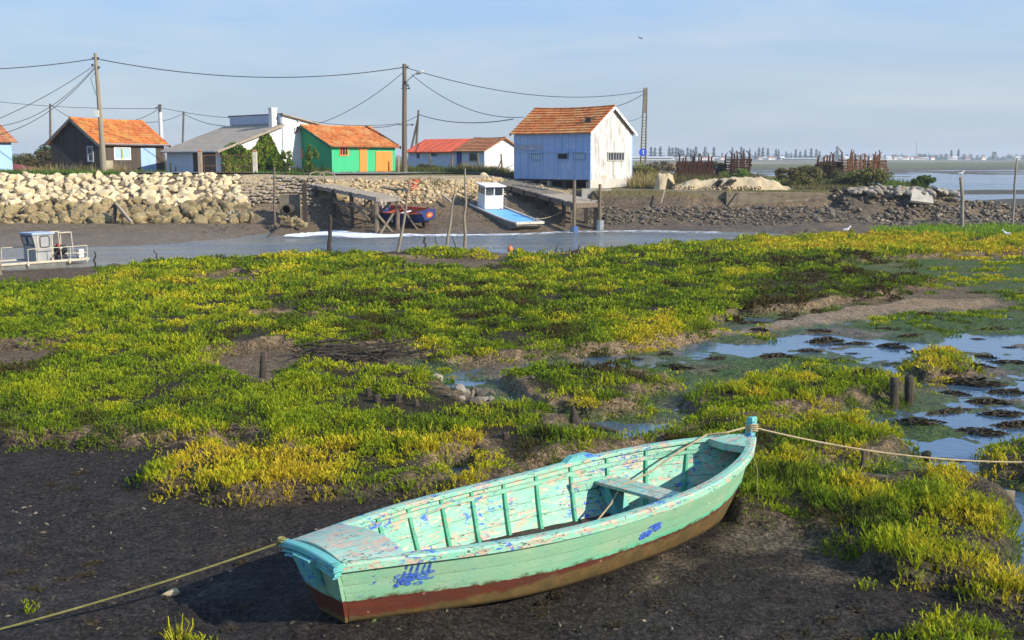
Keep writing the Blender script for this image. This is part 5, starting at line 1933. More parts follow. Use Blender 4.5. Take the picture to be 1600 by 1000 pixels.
# ================================================================== dry stone wall
def dry_wall():
    b = MB()
    r = np.random.default_rng(9)
    shp = [stone_shape(ICO1, 700 + k, flat=.8, facets=4) for k in range(8)]
    for j in range(15):
        x = (366 - 800) / FOC * 69.5
        q = j / 14
        while x < (492 - 800) / FOC * 70.2:
            w = r.uniform(.2, .42)
            yB, yT = np.interp(x, BX, BY), np.interp(x, TX, TY)
            if q > .40 or x < -16.2 + .6 * r.random():
                p, f = shp[r.integers(8)]
                b.add(p * (w * .60, .24, r.uniform(.08, .14)) + (x + w / 2, yB - .10 + (yT - yB - .05) * q + r.uniform(-.05, .05), .28 + 2.40 * q + r.uniform(-.07, .07)), f.tolist())
            x += w * 1.0
    o = b.build('stone_wall', rock_mat('dry_stone', (.40, .34, .26), (.27, .22, .155), (.17, .135, .09), .6, 1.2), loc=(-15.5, 70, 0))
    tag(o, 'dry stone wall between the cream boulders and the left jetty', 'wall')


dry_wall()
# outfall pipe with its stakes
cp = PD(450, 332, 66.2)
root = empty('culvert', (cp.x, cp.y, gz(cp.x, cp.y)), 'drain outfall with a dark pipe mouth and rubble by the foaming water', 'culvert')
b = MB()
b.box((-.1, 1.3, .8), (1.2, .3, 1.9))
b.build('head_wall', mat('muddy_concrete', (.19, .16, .115), (.13, .108, .075), 3), root)
b = MB()
zc = cp.z - gz(cp.x, cp.y) + .18
ring = []
for y_ in (-.3, 1.2):
    ring.append([(-.05 + .28 * cos(a), y_, zc + .28 * sin(a)) for a in np.linspace(0, 2 * pi, 17)])
b.rows(ring)
b.rows([[(-.05 + .23 * cos(a), y_, zc + .23 * sin(a)) for a in np.linspace(2 * pi, 0, 17)] for y_ in (-.3, 1.2)])
b.rows([[(-.05 + rr * cos(a), -.3, zc + rr * sin(a)) for a in np.linspace(2 * pi, 0, 17)] for rr in (.28, .23)])
b.build('pipe', MUDDY, root, True)
b = MB()
b.tube([(-.05, .9, zc), (-.05, .92, zc)], .23, 16)
b.build('pipe_mouth', BLACK, root)
b = MB()
for k in range(46):
    p, f = stone_shape(ICO1, 900 + k, flat=.7)
    t = rnd.random()
    b.add(p * rnd.uniform(.10, .24) + (.0 + 1.0 * t + rnd.uniform(-.4, .4), -.55 - .9 * t + rnd.uniform(-.3, .3), (zc - .45) * (1 - t) + .08), f.tolist())
b.build('rubble_apron', STONE_D, root)['kind'] = 'stuff'
b = MB()
b.tube([(-.75, -.1, -.4), (-.78, 0, 1.2), (-.72, 0, zc + 2.4)], [.09, .07, .05], 6)
b.build('marker_stake', OLDWOOD, root)
b = MB()
b.box((.85, .75, 1.1), (.24, .24, 2.6))
b.build('sluice_post', DARKWOOD, root)

# foam running from the outfall along the bank
def foam():
    rows = []
    n = 70
    r = np.random.default_rng(3)
    for i in range(n + 1):
        t = i / n
        px = 446 + (1140 - 446) * t
        x = (px - 800) / FOC * 63
        yF = float(np.interp(x, FX, FY))
        w = .4 + 4.6 * np.clip(t / .06, 0, 1) * (1 - .8 * sstep(.05, .35, t)) + .4
        row = []
        for k in range(11):
            q = k / 10
            yy = yF - .10 + .25 * (1 - q) - w * q - .3 * float(fbm(np.array([x * 1.0]), np.array([q * 3.]), 1.5, 3, 5)[0]) - 1.0 * t * q
            row.append((x, yy, ZW + .012 + .05 * (1 - t) * (1 - q) * max(0, sin(x * 3 + k)) * (t < .4)))
        rows.append(row)
    b = MB()
    b.rows(rows)
    t = NT('foam')
    at = t.n('ShaderNodeAttribute', attribute_name='tint')
    n1 = t.noise(2.2, 6, .75, (.8, 1.6, 1), .6)
    a = t.math('ADD', at.outputs['Fac'], t.ramp(n1, .3, .7, -.42, .42))
    t.base((.82, .85, .88), .6, .3)
    t.l(t.ramp(a, .36, .52), t.b.inputs['Alpha'])
    o = b.build('foam', t.m, None, True, loc=(-10, 63, ZW))
    c = []
    for i in range(n + 1):
        tt = i / n
        for k in range(11):
            q = k / 10
            v = (1.0 if tt < .26 else .62 - .22 * tt) * (1 - q ** 2 * .9) - .1 * (q < .01)
            c += [v, v, v, 1]
    a = o.data.color_attributes.new('tint', 'FLOAT_COLOR', 'POINT')
    a.data.foreach_set('color', np.array(c, dtype=np.float32))
    tag(o, 'white foam streaming from the outfall along the far waterline', 'foam', kind='stuff')


foam()

# ================================================================== concrete sea wall
def sea_wall():
    A, Bp, C = PD(910, 294.5, 73.2), PD(1134, 297.5, 72.55), PD(1322, 302, 72.6)
    root = empty('sea_wall', A, 'long stained concrete sea wall right of the blue hut', 'wall')
    segs = [(A, Bp, .0, 1.25), (Bp + Vector((.0, -.28, -.06)), C, .0, 1.3)]
    for p, q, o, hh in segs:
        b = MB()
        rows = []
        n = 40
        d = (q - p)
        for i in range(n + 1):
            c = p + d * (i / n) - A
            j = .012 * sin(i * 1.7) + .01 * rnd.random()
            rows.append([(c.x, c.y - .10 - j, c.z - hh - .3), (c.x, c.y - j, c.z - .04), (c.x, c.y + .04, c.z + j * .3), (c.x, c.y + .40, c.z), (c.x, c.y + .42, c.z - hh - .3)])
        b.rows(rows, True)
        m_ = len(b.v)
        b.f += [(0, 1, 2, 3, 4), (m_ - 1, m_ - 2, m_ - 3, m_ - 4, m_ - 5)]
        b.build('wall_section', SEAW, root)
    b = MB()
    p = PD(910, 294.5, 73.1) - A
    b.box(p + Vector((.9, -.1, -.75)), (1.9, .25, 1.5))
    b.build('wall_end', CONC, root)
    for px_, py0, py1, m in ((1038, 297, 318, PALEWOOD), (1155, 300, 322, OLDWOOD), (941, 296, 320, OLDWOOD)):
        b = MB()
        a, c = PD(px_, py0, 72.2) - A, PD(px_ - 5, py1, 71.7) - A
        if px_ == 941: a, c = PD(933, 296, 72.6) - A, PD(942, 320, 72.2) - A
        b.beam(a, c, .08, .08)
        b.build('prop', m, root)


_t = NT('stained_sea_wall')
_c = _t.mix(_t.ramp(_t.noise(.7, 6, .6, (.5, 1, 2.2)), .35, .65), (.22, .185, .125), (.13, .105, .065))
_c = _t.mix(_t.ramp(_t.noise(1.3, 7, .7, (.35, 1, 5), off=3), .60, .64), _c, (.34, .30, .22))
_c = _t.mix(_t.ramp(_t.noise(2.4, 6, .7, (.6, 1, 1.4), off=8), .58, .66), _c, (.085, .068, .042))
_t.bump(_t.noise(6, 6, .7, (.6, 1, 2)), .7, .05)
SEAW = _t.base(_c, .9, .2)
sea_wall()


# --- sand heap behind the wall
def heap(name, px0, px1, D, hmax, wid, m, label, cat, seed, zb=1.86):
    x0, x1 = (px0 - 800) / FOC * D, (px1 - 800) / FOC * D
    n, k = 70, 16
    X = np.repeat(np.linspace(x0, x1, n)[:, None], k, 1)
    Q = np.repeat(np.linspace(-1, 1, k)[None, :], n, 0)
    t = (X - x0) / (x1 - x0)
    prof = np.minimum(1, 6 * np.minimum(t, 1 - t)) ** .8 * (1 + .14 * fbm(X, X * 0, 1.6, 3, seed))
    Y = D + Q * wid / 2 + .25 * fbm(X, Q, 1.2, 2, seed + 3)
    Z = zb - .12 + (hmax + .12) * prof * np.clip(1 - np.abs(Q) ** 1.6, 0, 1) + (.10 * fbm(X, Y, .6, 3, seed + 1) + .05 * fbm(X, Y, .2, 2, seed + 5)) * (np.abs(Q) < .95)
    b = MB()
    b.rows([[(X[i, j], Y[i, j], Z[i, j]) for j in range(k)] for i in range(n)])
    o = b.build(name, m, None, True, loc=((x0 + x1) / 2, D, zb))
    return tag(o, label, cat)


SAND = mat('pale_sand', (.50, .40, .25), (.38, .295, .175), 2.5, .95, .5, 16)
heap('sand_heap', 1046, 1236, 75.0, .70, 2.4, SAND, 'long pale sand heap lying behind the concrete sea wall', 'sand heap', 11)
heap('sand_heap', 1021, 1054, 75.2, .98, 1.9, SAND, 'small pointed sand heap left of the long one', 'sand heap', 23)
stone_field('gravel', 260, lambda r, n: np.stack([r.uniform((1048 - 800) / FOC * 73.6, (1190 - 800) / FOC * 73.6, n), r.uniform(73.3, 73.9, n), r.uniform(1.84, 2.12, n)], -1), ICO1, PAL, 'loose cream stones at the foot of the sand heap', 'gravel', .05, .16, .7, 7)
p = PD(1047, 290, 73.6)
b = MB()
for k in range(4):
    b.beam(p + Vector((-.25 + .15 * k, .1 * k, -.45)), p + Vector((-.1 + .12 * k, .05 * k, .45 - .12 * k)), .14, .10)
tag(b.build('dark_timber', DARKWOOD, loc=tuple(p)), 'dark upright timber leaning between the two sand heaps', 'timber')
p = PD(1130, 286, 73.7)
b = MB()
for k in range(7):
    a = rnd.uniform(-.5, .5)
    b.beam(p + Vector((-.75 + .2 * k, rnd.uniform(-.2, .2), -.28)), p + Vector((-.35 + .2 * k + a, rnd.uniform(-.2, .2), .15 + .1 * rnd.random())), .16, .13)
tag(b.build('timber_pile', MUDDY, loc=tuple(p)), 'pile of dark broken timber at the front of the long sand heap', 'timber pile')


# --- rusty stacks of oyster racks
def rack_stack(px0, px1, py0, py1, D, spikes, label, m, dense=True, seed=0):
    r = random.Random(seed)
    a, c = PD(px0, py1, D), PD(px1, py0, D)
    g = gz((a.x + c.x) / 2, D)
    L, Hh, W = c.x - a.x, c.z - min(a.z, g + .4), 1.6
    z0 = min(a.z, g + .4)
    root = empty('rack_stack', ((a.x + c.x) / 2, D, z0), label, 'oyster racks', 'stacks of rusty oyster racks')
    b = MB()
    nl = max(4, int(Hh / (.15 if dense else .21)))
    for k in range(nl):
        z = Hh * (k + .3) / nl
        o = r.uniform(-.12, .12)
        sh = L * (1 - .08 * r.random())
        for y_ in (-W / 2, W / 2):
            b.beam((-sh / 2 + o, y_, z), (sh / 2 + o, y_, z + r.uniform(-.05, .05)), .09, .15 if dense else .10)
        for q in np.linspace(-.5, .5, int(L / .35) + 2):
            b.beam((q * sh + o, -W / 2, z), (q * sh + o, W / 2, z), .07, .07)
            if dense or r.random() < .75:
                b.beam((q * sh + o, -W / 2 - .02, z - .14), (q * sh + o + .03, -W / 2 - .02, z + .10), .12)
    b.build('frame', m, root)
    b = MB()
    for k in range(spikes):
        x = -L / 2 + L * (k + .5) / spikes + r.uniform(-.1, .1)
        y_ = r.choice((-W / 2, 0, W / 2))
        hh = r.uniform(.3, .75)
        b.tube([(x, y_, Hh * .2), (x + r.uniform(-.1, .1), y_, Hh + hh * .6), (x + r.uniform(-.3, .3), y_, Hh + hh)], [.10, .07, .04], 5)
    b.build('legs', m, root)


rack_stack(1058, 1113, 251.5, 274, 98, 9, 'long low dark red rack stack behind the long sand heap', RUST, True, 1)
rack_stack(1134, 1169, 247, 272, 100, 8, 'short jumbled rack stack with upturned legs just right of the low red stack', RUST, False, 2)
rack_stack(1278, 1311, 252, 276, 92, 7, 'brown rack stack half hidden behind dry shrubs', RUST, True, 3)
rack_stack(1313, 1347, 247, 275, 91, 5, 'tallest rack stack with thick upright legs right of the brown one', RUST_L, False, 4)
rack_stack(1352, 1381, 249, 272, 93, 8, 'palest rack stack at the right end, its leg tops curved', RUST_L, False, 5)
p = PD(1044, 261, 100)
b = MB()
b.box(p, (1.0, 1.0, .7))
b.box(p + Vector((.9, .3, .05)), (.8, .6, .55))
tag(b.build('field_crate', PALEWOOD, loc=tuple(p)), 'small pale crate standing left of the low dark red rack stack', 'crate')


# ================================================================== jetties
def left_jetty():
    A, Bv = PD(474, 286.5, 71.4), PD(590, 309, 64.2)
    w = Vector((1.15, .82, .0))
    root = empty('jetty', A, 'left wooden jetty of grey planks on dark legs above the foam', 'jetty')
    d = Bv - A
    b = MB()
    n = 34
    dn = d.normalized()
    for k in range(n):
        c = d * ((k + .5) / n)
        jj = rnd.uniform(-.06, .06)
        o = c + w * .5 + Vector((0, 0, rnd.uniform(-.008, .008)))
        b.beam(o - w * (.52 + jj), o + w * (.52 - jj), d.length / n * .93, .05)
    b.build('deck', GREYWOOD, root)
    b = MB()
    for q in (.06, .94):
        b.beam(w * q + Vector((0, 0, -.13)), d + w * q + Vector((0, 0, -.13)), .10, .18)
    b.beam(d - dn * .1 + Vector((0, 0, -.12)) - w * .05, d - dn * .1 + w * 1.08 + Vector((0, 0, -.12)), .12, .22)
    b.build('bearer', GREYWOOD, root)
    for t in (.18, .42, .66, .975):
        for q in (.02, .98):
            p = d * t + w * q
            wp = p + A
            g = gz(wp.x, wp.y)
            b = MB()
            b.tube([(p.x, p.y, g - A.z - .4), (p.x + .03, p.y, (g - A.z + p.z) / 2), (p.x, p.y, p.z - .03)], [.14, .12, .11], 7)
            b.build('leg', OLDWOOD if t > .9 else DARKWOOD, root)
    for t in (.42, .66):
        p = d * t
        b = MB()
        b.beam(p + Vector((0, 0, -.5)), d * (t + .24) + Vector((0, 0, -1.35)), .08, .12)
        b.beam(d * (t + .02) + w + Vector((0, 0, -1.5)), d * (t + .24) + w + Vector((0, 0, -.35)), .08, .12)
        b.beam(p + Vector((0, 0, -.75)), d * (t + .25) + Vector((0, 0, -.75)), .07, .12)
        b.build('brace', OLDWOOD, root)
    q0 = d * .99
    b = MB()
    b.beam(q0 + Vector((.05, -.1, -.95)), q0 + w * .75 + Vector((.0, -.1, -2.05)), .09, .12)
    b.beam(q0 + w * .75 + Vector((.0, -.18, -.9)), q0 + w * .02 + Vector((.15, -.18, -2.0)), .09, .12)
    b.beam(q0 + w * 1.0 + Vector((.1, -.1, -.40)), q0 + w * 1.9 + Vector((.15, -.5, -2.1)), .12, .10)
    b.build('end_brace', OLDWOOD, root)
    b = MB()
    for q in (.25, .75):
        s = w * q
        b.tube([s + Vector((-.25, .2, -.1)), s + Vector((.10, .25, .62)), s + Vector((.5, .3, .72)), s + Vector((.95, .1, .55)), s + Vector((1.1, -.2, .25))], .045, 6)
    b.build('handrail', PALEWOOD, root)
    b = MB()
    for k in range(4):                                      # lattice boards hung below the deck
        p = d * (.46 + .045 * k) + w * .9
        b.box(p + Vector((0, 0, -.55)), (.14, .05, .5))
        p = d * (.70 + .045 * k) + w * .9
        b.box(p + Vector((0, 0, -.45)), (.14, .05, .42))
    b.build('slats', PALEWOOD, root)


left_jetty()


def right_jetty():
    A, Bv = PD(753, 280.5, 78.5), PD(895, 317, 66.2)
    A.z = 2.46
    w = Vector((1.6, 1.35, 0))
    root = empty('jetty', A, 'right wooden jetty sloping from the road to the water beside the blue hut', 'jetty')
    d = Bv - A
    n = 64
    for nm, m, k0, k1 in (('deck', mat('dark_grey_deck', (.17, .155, .135), (.105, .095, .08), 3, .9, .5, 18), 0, 44), ('deck', GREYWOOD, 44, 64)):
        b = MB()
        for k in range(k0, k1):
            c = d * ((k + .5) / n)
            jj = rnd.uniform(-.05, .05)
            o = c + w * .5 + Vector((0, 0, rnd.uniform(-.012, .012)))
            b.beam(o - w * (.51 + jj), o + w * (.51 - jj), d.length / n * .92, .06)
        b.build(nm, m, root)
    b = MB()
    for q in (.05, .95):
        b.beam(w * q + Vector((0, 0, -.16)), d + w * q + Vector((0, 0, -.16)), .12, .24)
    b.beam(d - w * .02 + Vector((.02, -.03, -.17)), d + w * 1.02 + Vector((.02, -.03, -.17)), .12, .26)
    b.build('bearer', OLDWOOD, root)
    for t in (.2, .36, .50, .64, .78, .90, .985):
        for q in (.06, .94):
            p = d * t + w * q
            wp = p + A
            g = gz(wp.x, wp.y)
            if p.z - .1 < g - A.z: continue
            b = MB()
            b.box((p.x, p.y, (g - A.z - .3 + p.z - .05) / 2), (.28 if t < .8 else .22, .24, max(.2, p.z - .05 - (g - A.z - .3))))
            b.build('leg', DARKWOOD if t < .95 else OLDWOOD, root)
    for q, tp in ((.01, 1.32), (1.0, 1.05)):
        p = d + w * q + Vector((.06, -.14, 0))
        wp = p + A
        g = gz(wp.x, wp.y)
        b = MB()
        b.tube([(p.x, p.y, g - A.z - .4), (p.x, p.y, p.z + tp)], [.12, .09], 8)
        ps = b.build('mooring_post', OLDWOOD, root)
        b = MB()
        b.tube([(p.x, p.y, g - A.z - .1), (p.x, p.y, g - A.z + .55)], .24, 10)
        b.build('foot_sleeve', mat('blue_drum', (.05, .12, .32), (.10, .13, .17)) if q < .5 else mat('grey_drum', (.25, .28, .30), (.17, .19, .20)), ps)
    b = MB()
    for k in range(5):
        p = d * (.32 + .05 * k) + w * (.35 + .08 * k)
        b.beam(p + Vector((-.3, 0, .06)), p + Vector((.45, -.5, .07)), .12, .05)
    b.build('loose_planks', GREYWOOD, root)


right_jetty()
p = PD(792, 276, 82)
b = MB()
for k in range(4):
    for q in range(5):
        b.box(p + Vector((-.8 + .4 * q, .05 * k, -.22 + .15 * k)), (.28, 1.2, .035))
    b.beam(p + Vector((-1, -.5, -.28 + .15 * k)), p + Vector((1, -.5, -.28 + .15 * k)), .1, .09)
tag(b.build('pallet_stack', DARKWOOD, loc=tuple(p)), 'dark stack of wooden pallets between road and blue hut', 'pallets')
p = PD(758, 275, 80)
o = put(MS_C, 'white_stone', p, .42, 'single white boulder at the top end of the right jetty', 'boulder', None)
p = PD(646, 291.5, 71)
b = MB()
for k in range(8):
    b.box(p + Vector((rnd.uniform(-.3, .3), rnd.uniform(-.2, .2), -.1 + .07 * k)), (.42, .25, .05), Matrix.Rotation(rnd.uniform(-.6, .6), 3, 'Y') @ Matrix.Rotation(rnd.uniform(0, 3), 3, 'Z'))
tag(b.build('tile_heap', R_RED, loc=tuple(p)), 'little heap of broken orange tiles above the left jetty end', 'tiles')
for px0, py0, px1, py1, D0, D1 in ((690, 303, 706, 316, 70.5, 69.5), (598, 291, 625, 296, 71.5, 71.3), (720, 300, 745, 306, 72, 72)):
    b = MB()
    a, c = PD(px0, py0, D0), PD(px1, py1, D1)
    b.beam(a, c, .16, .08)
    tag(b.build('bank_plank', PALEWOOD, loc=tuple(a)), 'loose plank lying on the pale stony bank between the jetties', 'plank', 'planks dropped on the stony bank')
# old sloping timbers at the foot of the boulder bank
a, c, e_ = PD(181, 318, 66.9), PD(206, 348, 65.6), PD(178, 350, 66.5)
b = MB()
b.beam(a, c, .16, .14)
tag(b.build('slipway_timber', PALEWOOD, loc=tuple(a)), 'pale beam slanting down in front of the boulder bank', 'timber')
b = MB()
b.beam(a + Vector((-.05, .1, -.1)), e_, .18, .2)
tag(b.build('slipway_timber', DARKWOOD, loc=tuple(a)), 'dark upright stump holding the pale beam by the boulder bank', 'timber')
# ================================================================== the other boats
def frame_at(root, org, fwd, up=(0, 0, 1), roll=0.0):
    f = Vector(fwd).normalized()
    l = Vector(up).cross(f).normalized()
    u = f.cross(l)
    m = Matrix((f, l, u)).transposed()
    m = m @ Matrix.Rotation(roll, 3, 'X')
    root.location = org
    root.rotation_euler = m.to_euler()


def barge():
    root = empty('work_barge', (0, 0, 0), 'white oyster barge with bright blue deck and small wheelhouse, grounded beside the right jetty', 'boat')
    a, c = PD(768, 325, 70.0), PD(828, 350.5, 65.4)
    fw = (c - a)
    frame_at(root, a, fw)
    L = fw.length
    hullm = mat('barge_hull', (.20, .18, .15), (.11, .10, .085), 2, .8, .3, patches=[((.30, .25, .17), 2, .60, (1, 1, 2)), ((.05, .05, .045), 3, .64, (.6, 1, 1))])
    b = MB()
    rows = []
    for x, w, zb, zt in ((-1.35, .92, -.52, .0), (-.5, .95, -.56, .0), (2.5, .95, -.56, .0), (4.0, .93, -.52, .02), (4.7, .90, -.34, .05), (L - .02, .86, -.10, .08)):
        rows.append([(x, w, zt), (x, w * .97, zb), (x, -w * .97, zb), (x, -w, zt)])
    b.rows(rows)
    b.f += [(0, 1, 2, 3), tuple(len(b.v) - 1 - k for k in range(4))]
    b.build('hull', hullm, root)
    b = MB()
    b.rows([[(x, -w + .06, z - .03), (x, w - .06, z - .03)] for x, w, z in ((-1.3, .92, .0), (2.5, .95, .0), (4.0, .93, .02), (L - .2, .86, .07))])
    b.build('deck', mat('blue_deck', (.13, .38, .78), (.16, .42, .80), 3, .6, patches=[((.42, .50, .58), 4, .66, (1, 1, 1))]), root)
    b = MB()
    for sg in (1, -1):
        pts = [(-1.35, sg * .92, .02), (2.5, sg * .95, .02), (4.0, sg * .93, .04), (L, sg * .86, .10)]
        for p, q in zip(pts[:-1], pts[1:]): b.beam(p, q, .10, .09)
    b.beam((L, -.9, .09), (L, .9, .09), .14, .13)
    b.build('gunwale', mat('rusty_white', (.60, .55, .46), (.48, .42, .34), 4, .7, patches=[((.25, .15, .08), 4, .64, (1, 1, 1))]), root)
    cab = MB()
    x0, x1, y0, y1, H_ = -.75, .35, -.62, .62, 1.36
    rows = [[(x0, y0, 0), (x1, y0, 0), (x1, y1, 0), (x0, y1, 0)], [(x0, y0, H_), (x1 - .12, y0, H_), (x1 - .12, y1, H_), (x0, y1, H_)]]
    cab.rows(rows, True)
    cb = cab.build('wheelhouse', WHITE, root)
    b = MB()
    b.box((-.25, 0, H_ + .03), (1.35, 1.45, .07))
    b.build('roof', WHITE, cb, bevel=.015)
    b = MB()
    for y_ in (-.30, .30): b.box((x1 - .075, y_, 1.06), (.03, .50, .44), Matrix.Rotation(-.083, 3, 'Y'))
    b.build('windscreen', GLASS, cb)
    for sg in (-1, 1):
        for q in range(3):
            b = MB()
            b.box((-.58 + .34 * q, sg * .627, 1.08), (.26, .015, .40))
            b.build('side_window', GLASS, cb)
    b = MB()
    for p, q in (((.35, .78, 0), (.35, .78, .62)), ((.35, .78, .62), (-.6, .80, .66)), ((-.6, .8, 0), (-.6, .8, .66)), ((-.1, .79, 0), (-.1, .79, .64))):
        b.tube([p, q], .022, 6)
    b.build('handrail', METAL, root)
    for y_ in (-.5, -.3):
        b = MB()
        b.tube([(L - .35, y_ + .9, .05), (L - .35, y_ + .9, .3)], .055, 8)
        b.build('bollard', METAL, root)
    b = MB()
    b.tube(rope_pts((L - .3, .5, .25), (L - 1.2, 3.2, .75), .2), .018, 5)
    b.build('mooring_line', ROPE, root)


barge()


def pram():
    root = empty('blue_boat', (0, 0, 0), 'dark blue boat with orange inside and an orange oval badge, behind the left jetty', 'boat')
    a, c = PD(604, 343, 68.6), PD(668, 352, 65.4)
    a.z = .32
    c.z = .12
    frame_at(root, a, c - a, roll=.19)
    L = (c - a).length + .3
    blue = mat('navy_hull', (.022, .035, .14), (.018, .028, .10), 3, .5, patches=[((.2, .2, .22), 4, .70, (1, 1, 1))])
    org = mat('orange_paint', (.48, .085, .025), (.34, .06, .02), 4, .65)
    b = MB()
    st = [(-.2, .62, .45, .0, .62), (1.2, .82, .62, .0, .60), (2.6, .78, .58, .04, .66), (L - .35, .62, .44, .20, .74), (L, .52, .34, .32, .80)]
    rows = [[(x, w, zt), (x, c_, zb), (x, -c_, zb), (x, -w, zt)] for x, w, c_, zb, zt in st]
    b.rows(rows)
    b.f += [(0, 1, 2, 3), tuple(len(b.v) - 1 - k for k in range(4))]
    b.build('hull', blue, root)
    b = MB()
    rows = [[(x, w - .05, zt - .02), (x, c_ - .04, zb + .18), (x, -c_ + .04, zb + .18), (x, -w + .05, zt - .02)] for x, w, c_, zb, zt in st[:-1]]
    b.rows([list(reversed(r)) for r in rows])
    b.build('inner_planking', org, root)
    for sg in (1, -1):
        b = MB()
        for p, q in zip(st[:-1], st[1:]): b.beam((p[0], sg * p[1], p[4] + .02), (q[0], sg * q[1], q[4] + .02), .09, .06)
        b.build('gunwale', org, root)
    b = MB()
    b.rows([[(L - .65, -.58, .80), (L - .65, .58, .80)], [(L + .0, -.5, .845), (L + .0, .5, .845)]])
    b.rows([[(L + .0, -.54, .86), (L + .0, .54, .86)], [(L + .03, -.36, .38), (L + .03, .36, .38)]])
    b.build('bow_panel', blue, root)
    b = MB()
    b.tube([(L + .01, -.0, .60), (L + .05, -.0, .60)], .17, 20)
    e_ = b.build('badge', org, root)
    for v in e_.data.vertices: v.co.y *= 1.35
    b = MB()
    b.tube([(L + .045, 0, .60), (L + .062, 0, .60)], .085, 16)
    e2 = b.build('badge_centre', mat('pale_orange', (.55, .28, .10), (.45, .2, .07)), e_)
    for v in e2.data.vertices: v.co.y *= 1.5
    for x in (.7, 1.8):
        b = MB()
        b.box((x, 0, .48), (.24, 1.3, .04))
        b.build('thwart', WHITE if x > 1 else org, root)
    b = MB()
    b.tube([(1.9, -.86, .50), (1.9, -.86, .12)], .055, 8)
    b.build('fender', WHITE, root)
    b = MB()
    b.rows([[(-.05, -.16, .55), (-.05, .16, .55), (-.45, .14, .55), (-.45, -.14, .55)], [(-.02, -.18, .98), (-.02, .18, .98), (-.5, .16, .98), (-.5, -.16, .98)], [(-.08, -.1, 1.08), (-.08, .1, 1.08), (-.42, .1, 1.06), (-.42, -.1, 1.06)]], True)
    b.f += [(len(b.v) - 4, len(b.v) - 3, len(b.v) - 2, len(b.v) - 1)]
    b.build('outboard', METAL, root)
    b = MB()
    b.box((L - .5, 0, .12), (.3, .3, .45))
    b.build('prop_block', DARKWOOD, root)


pram()


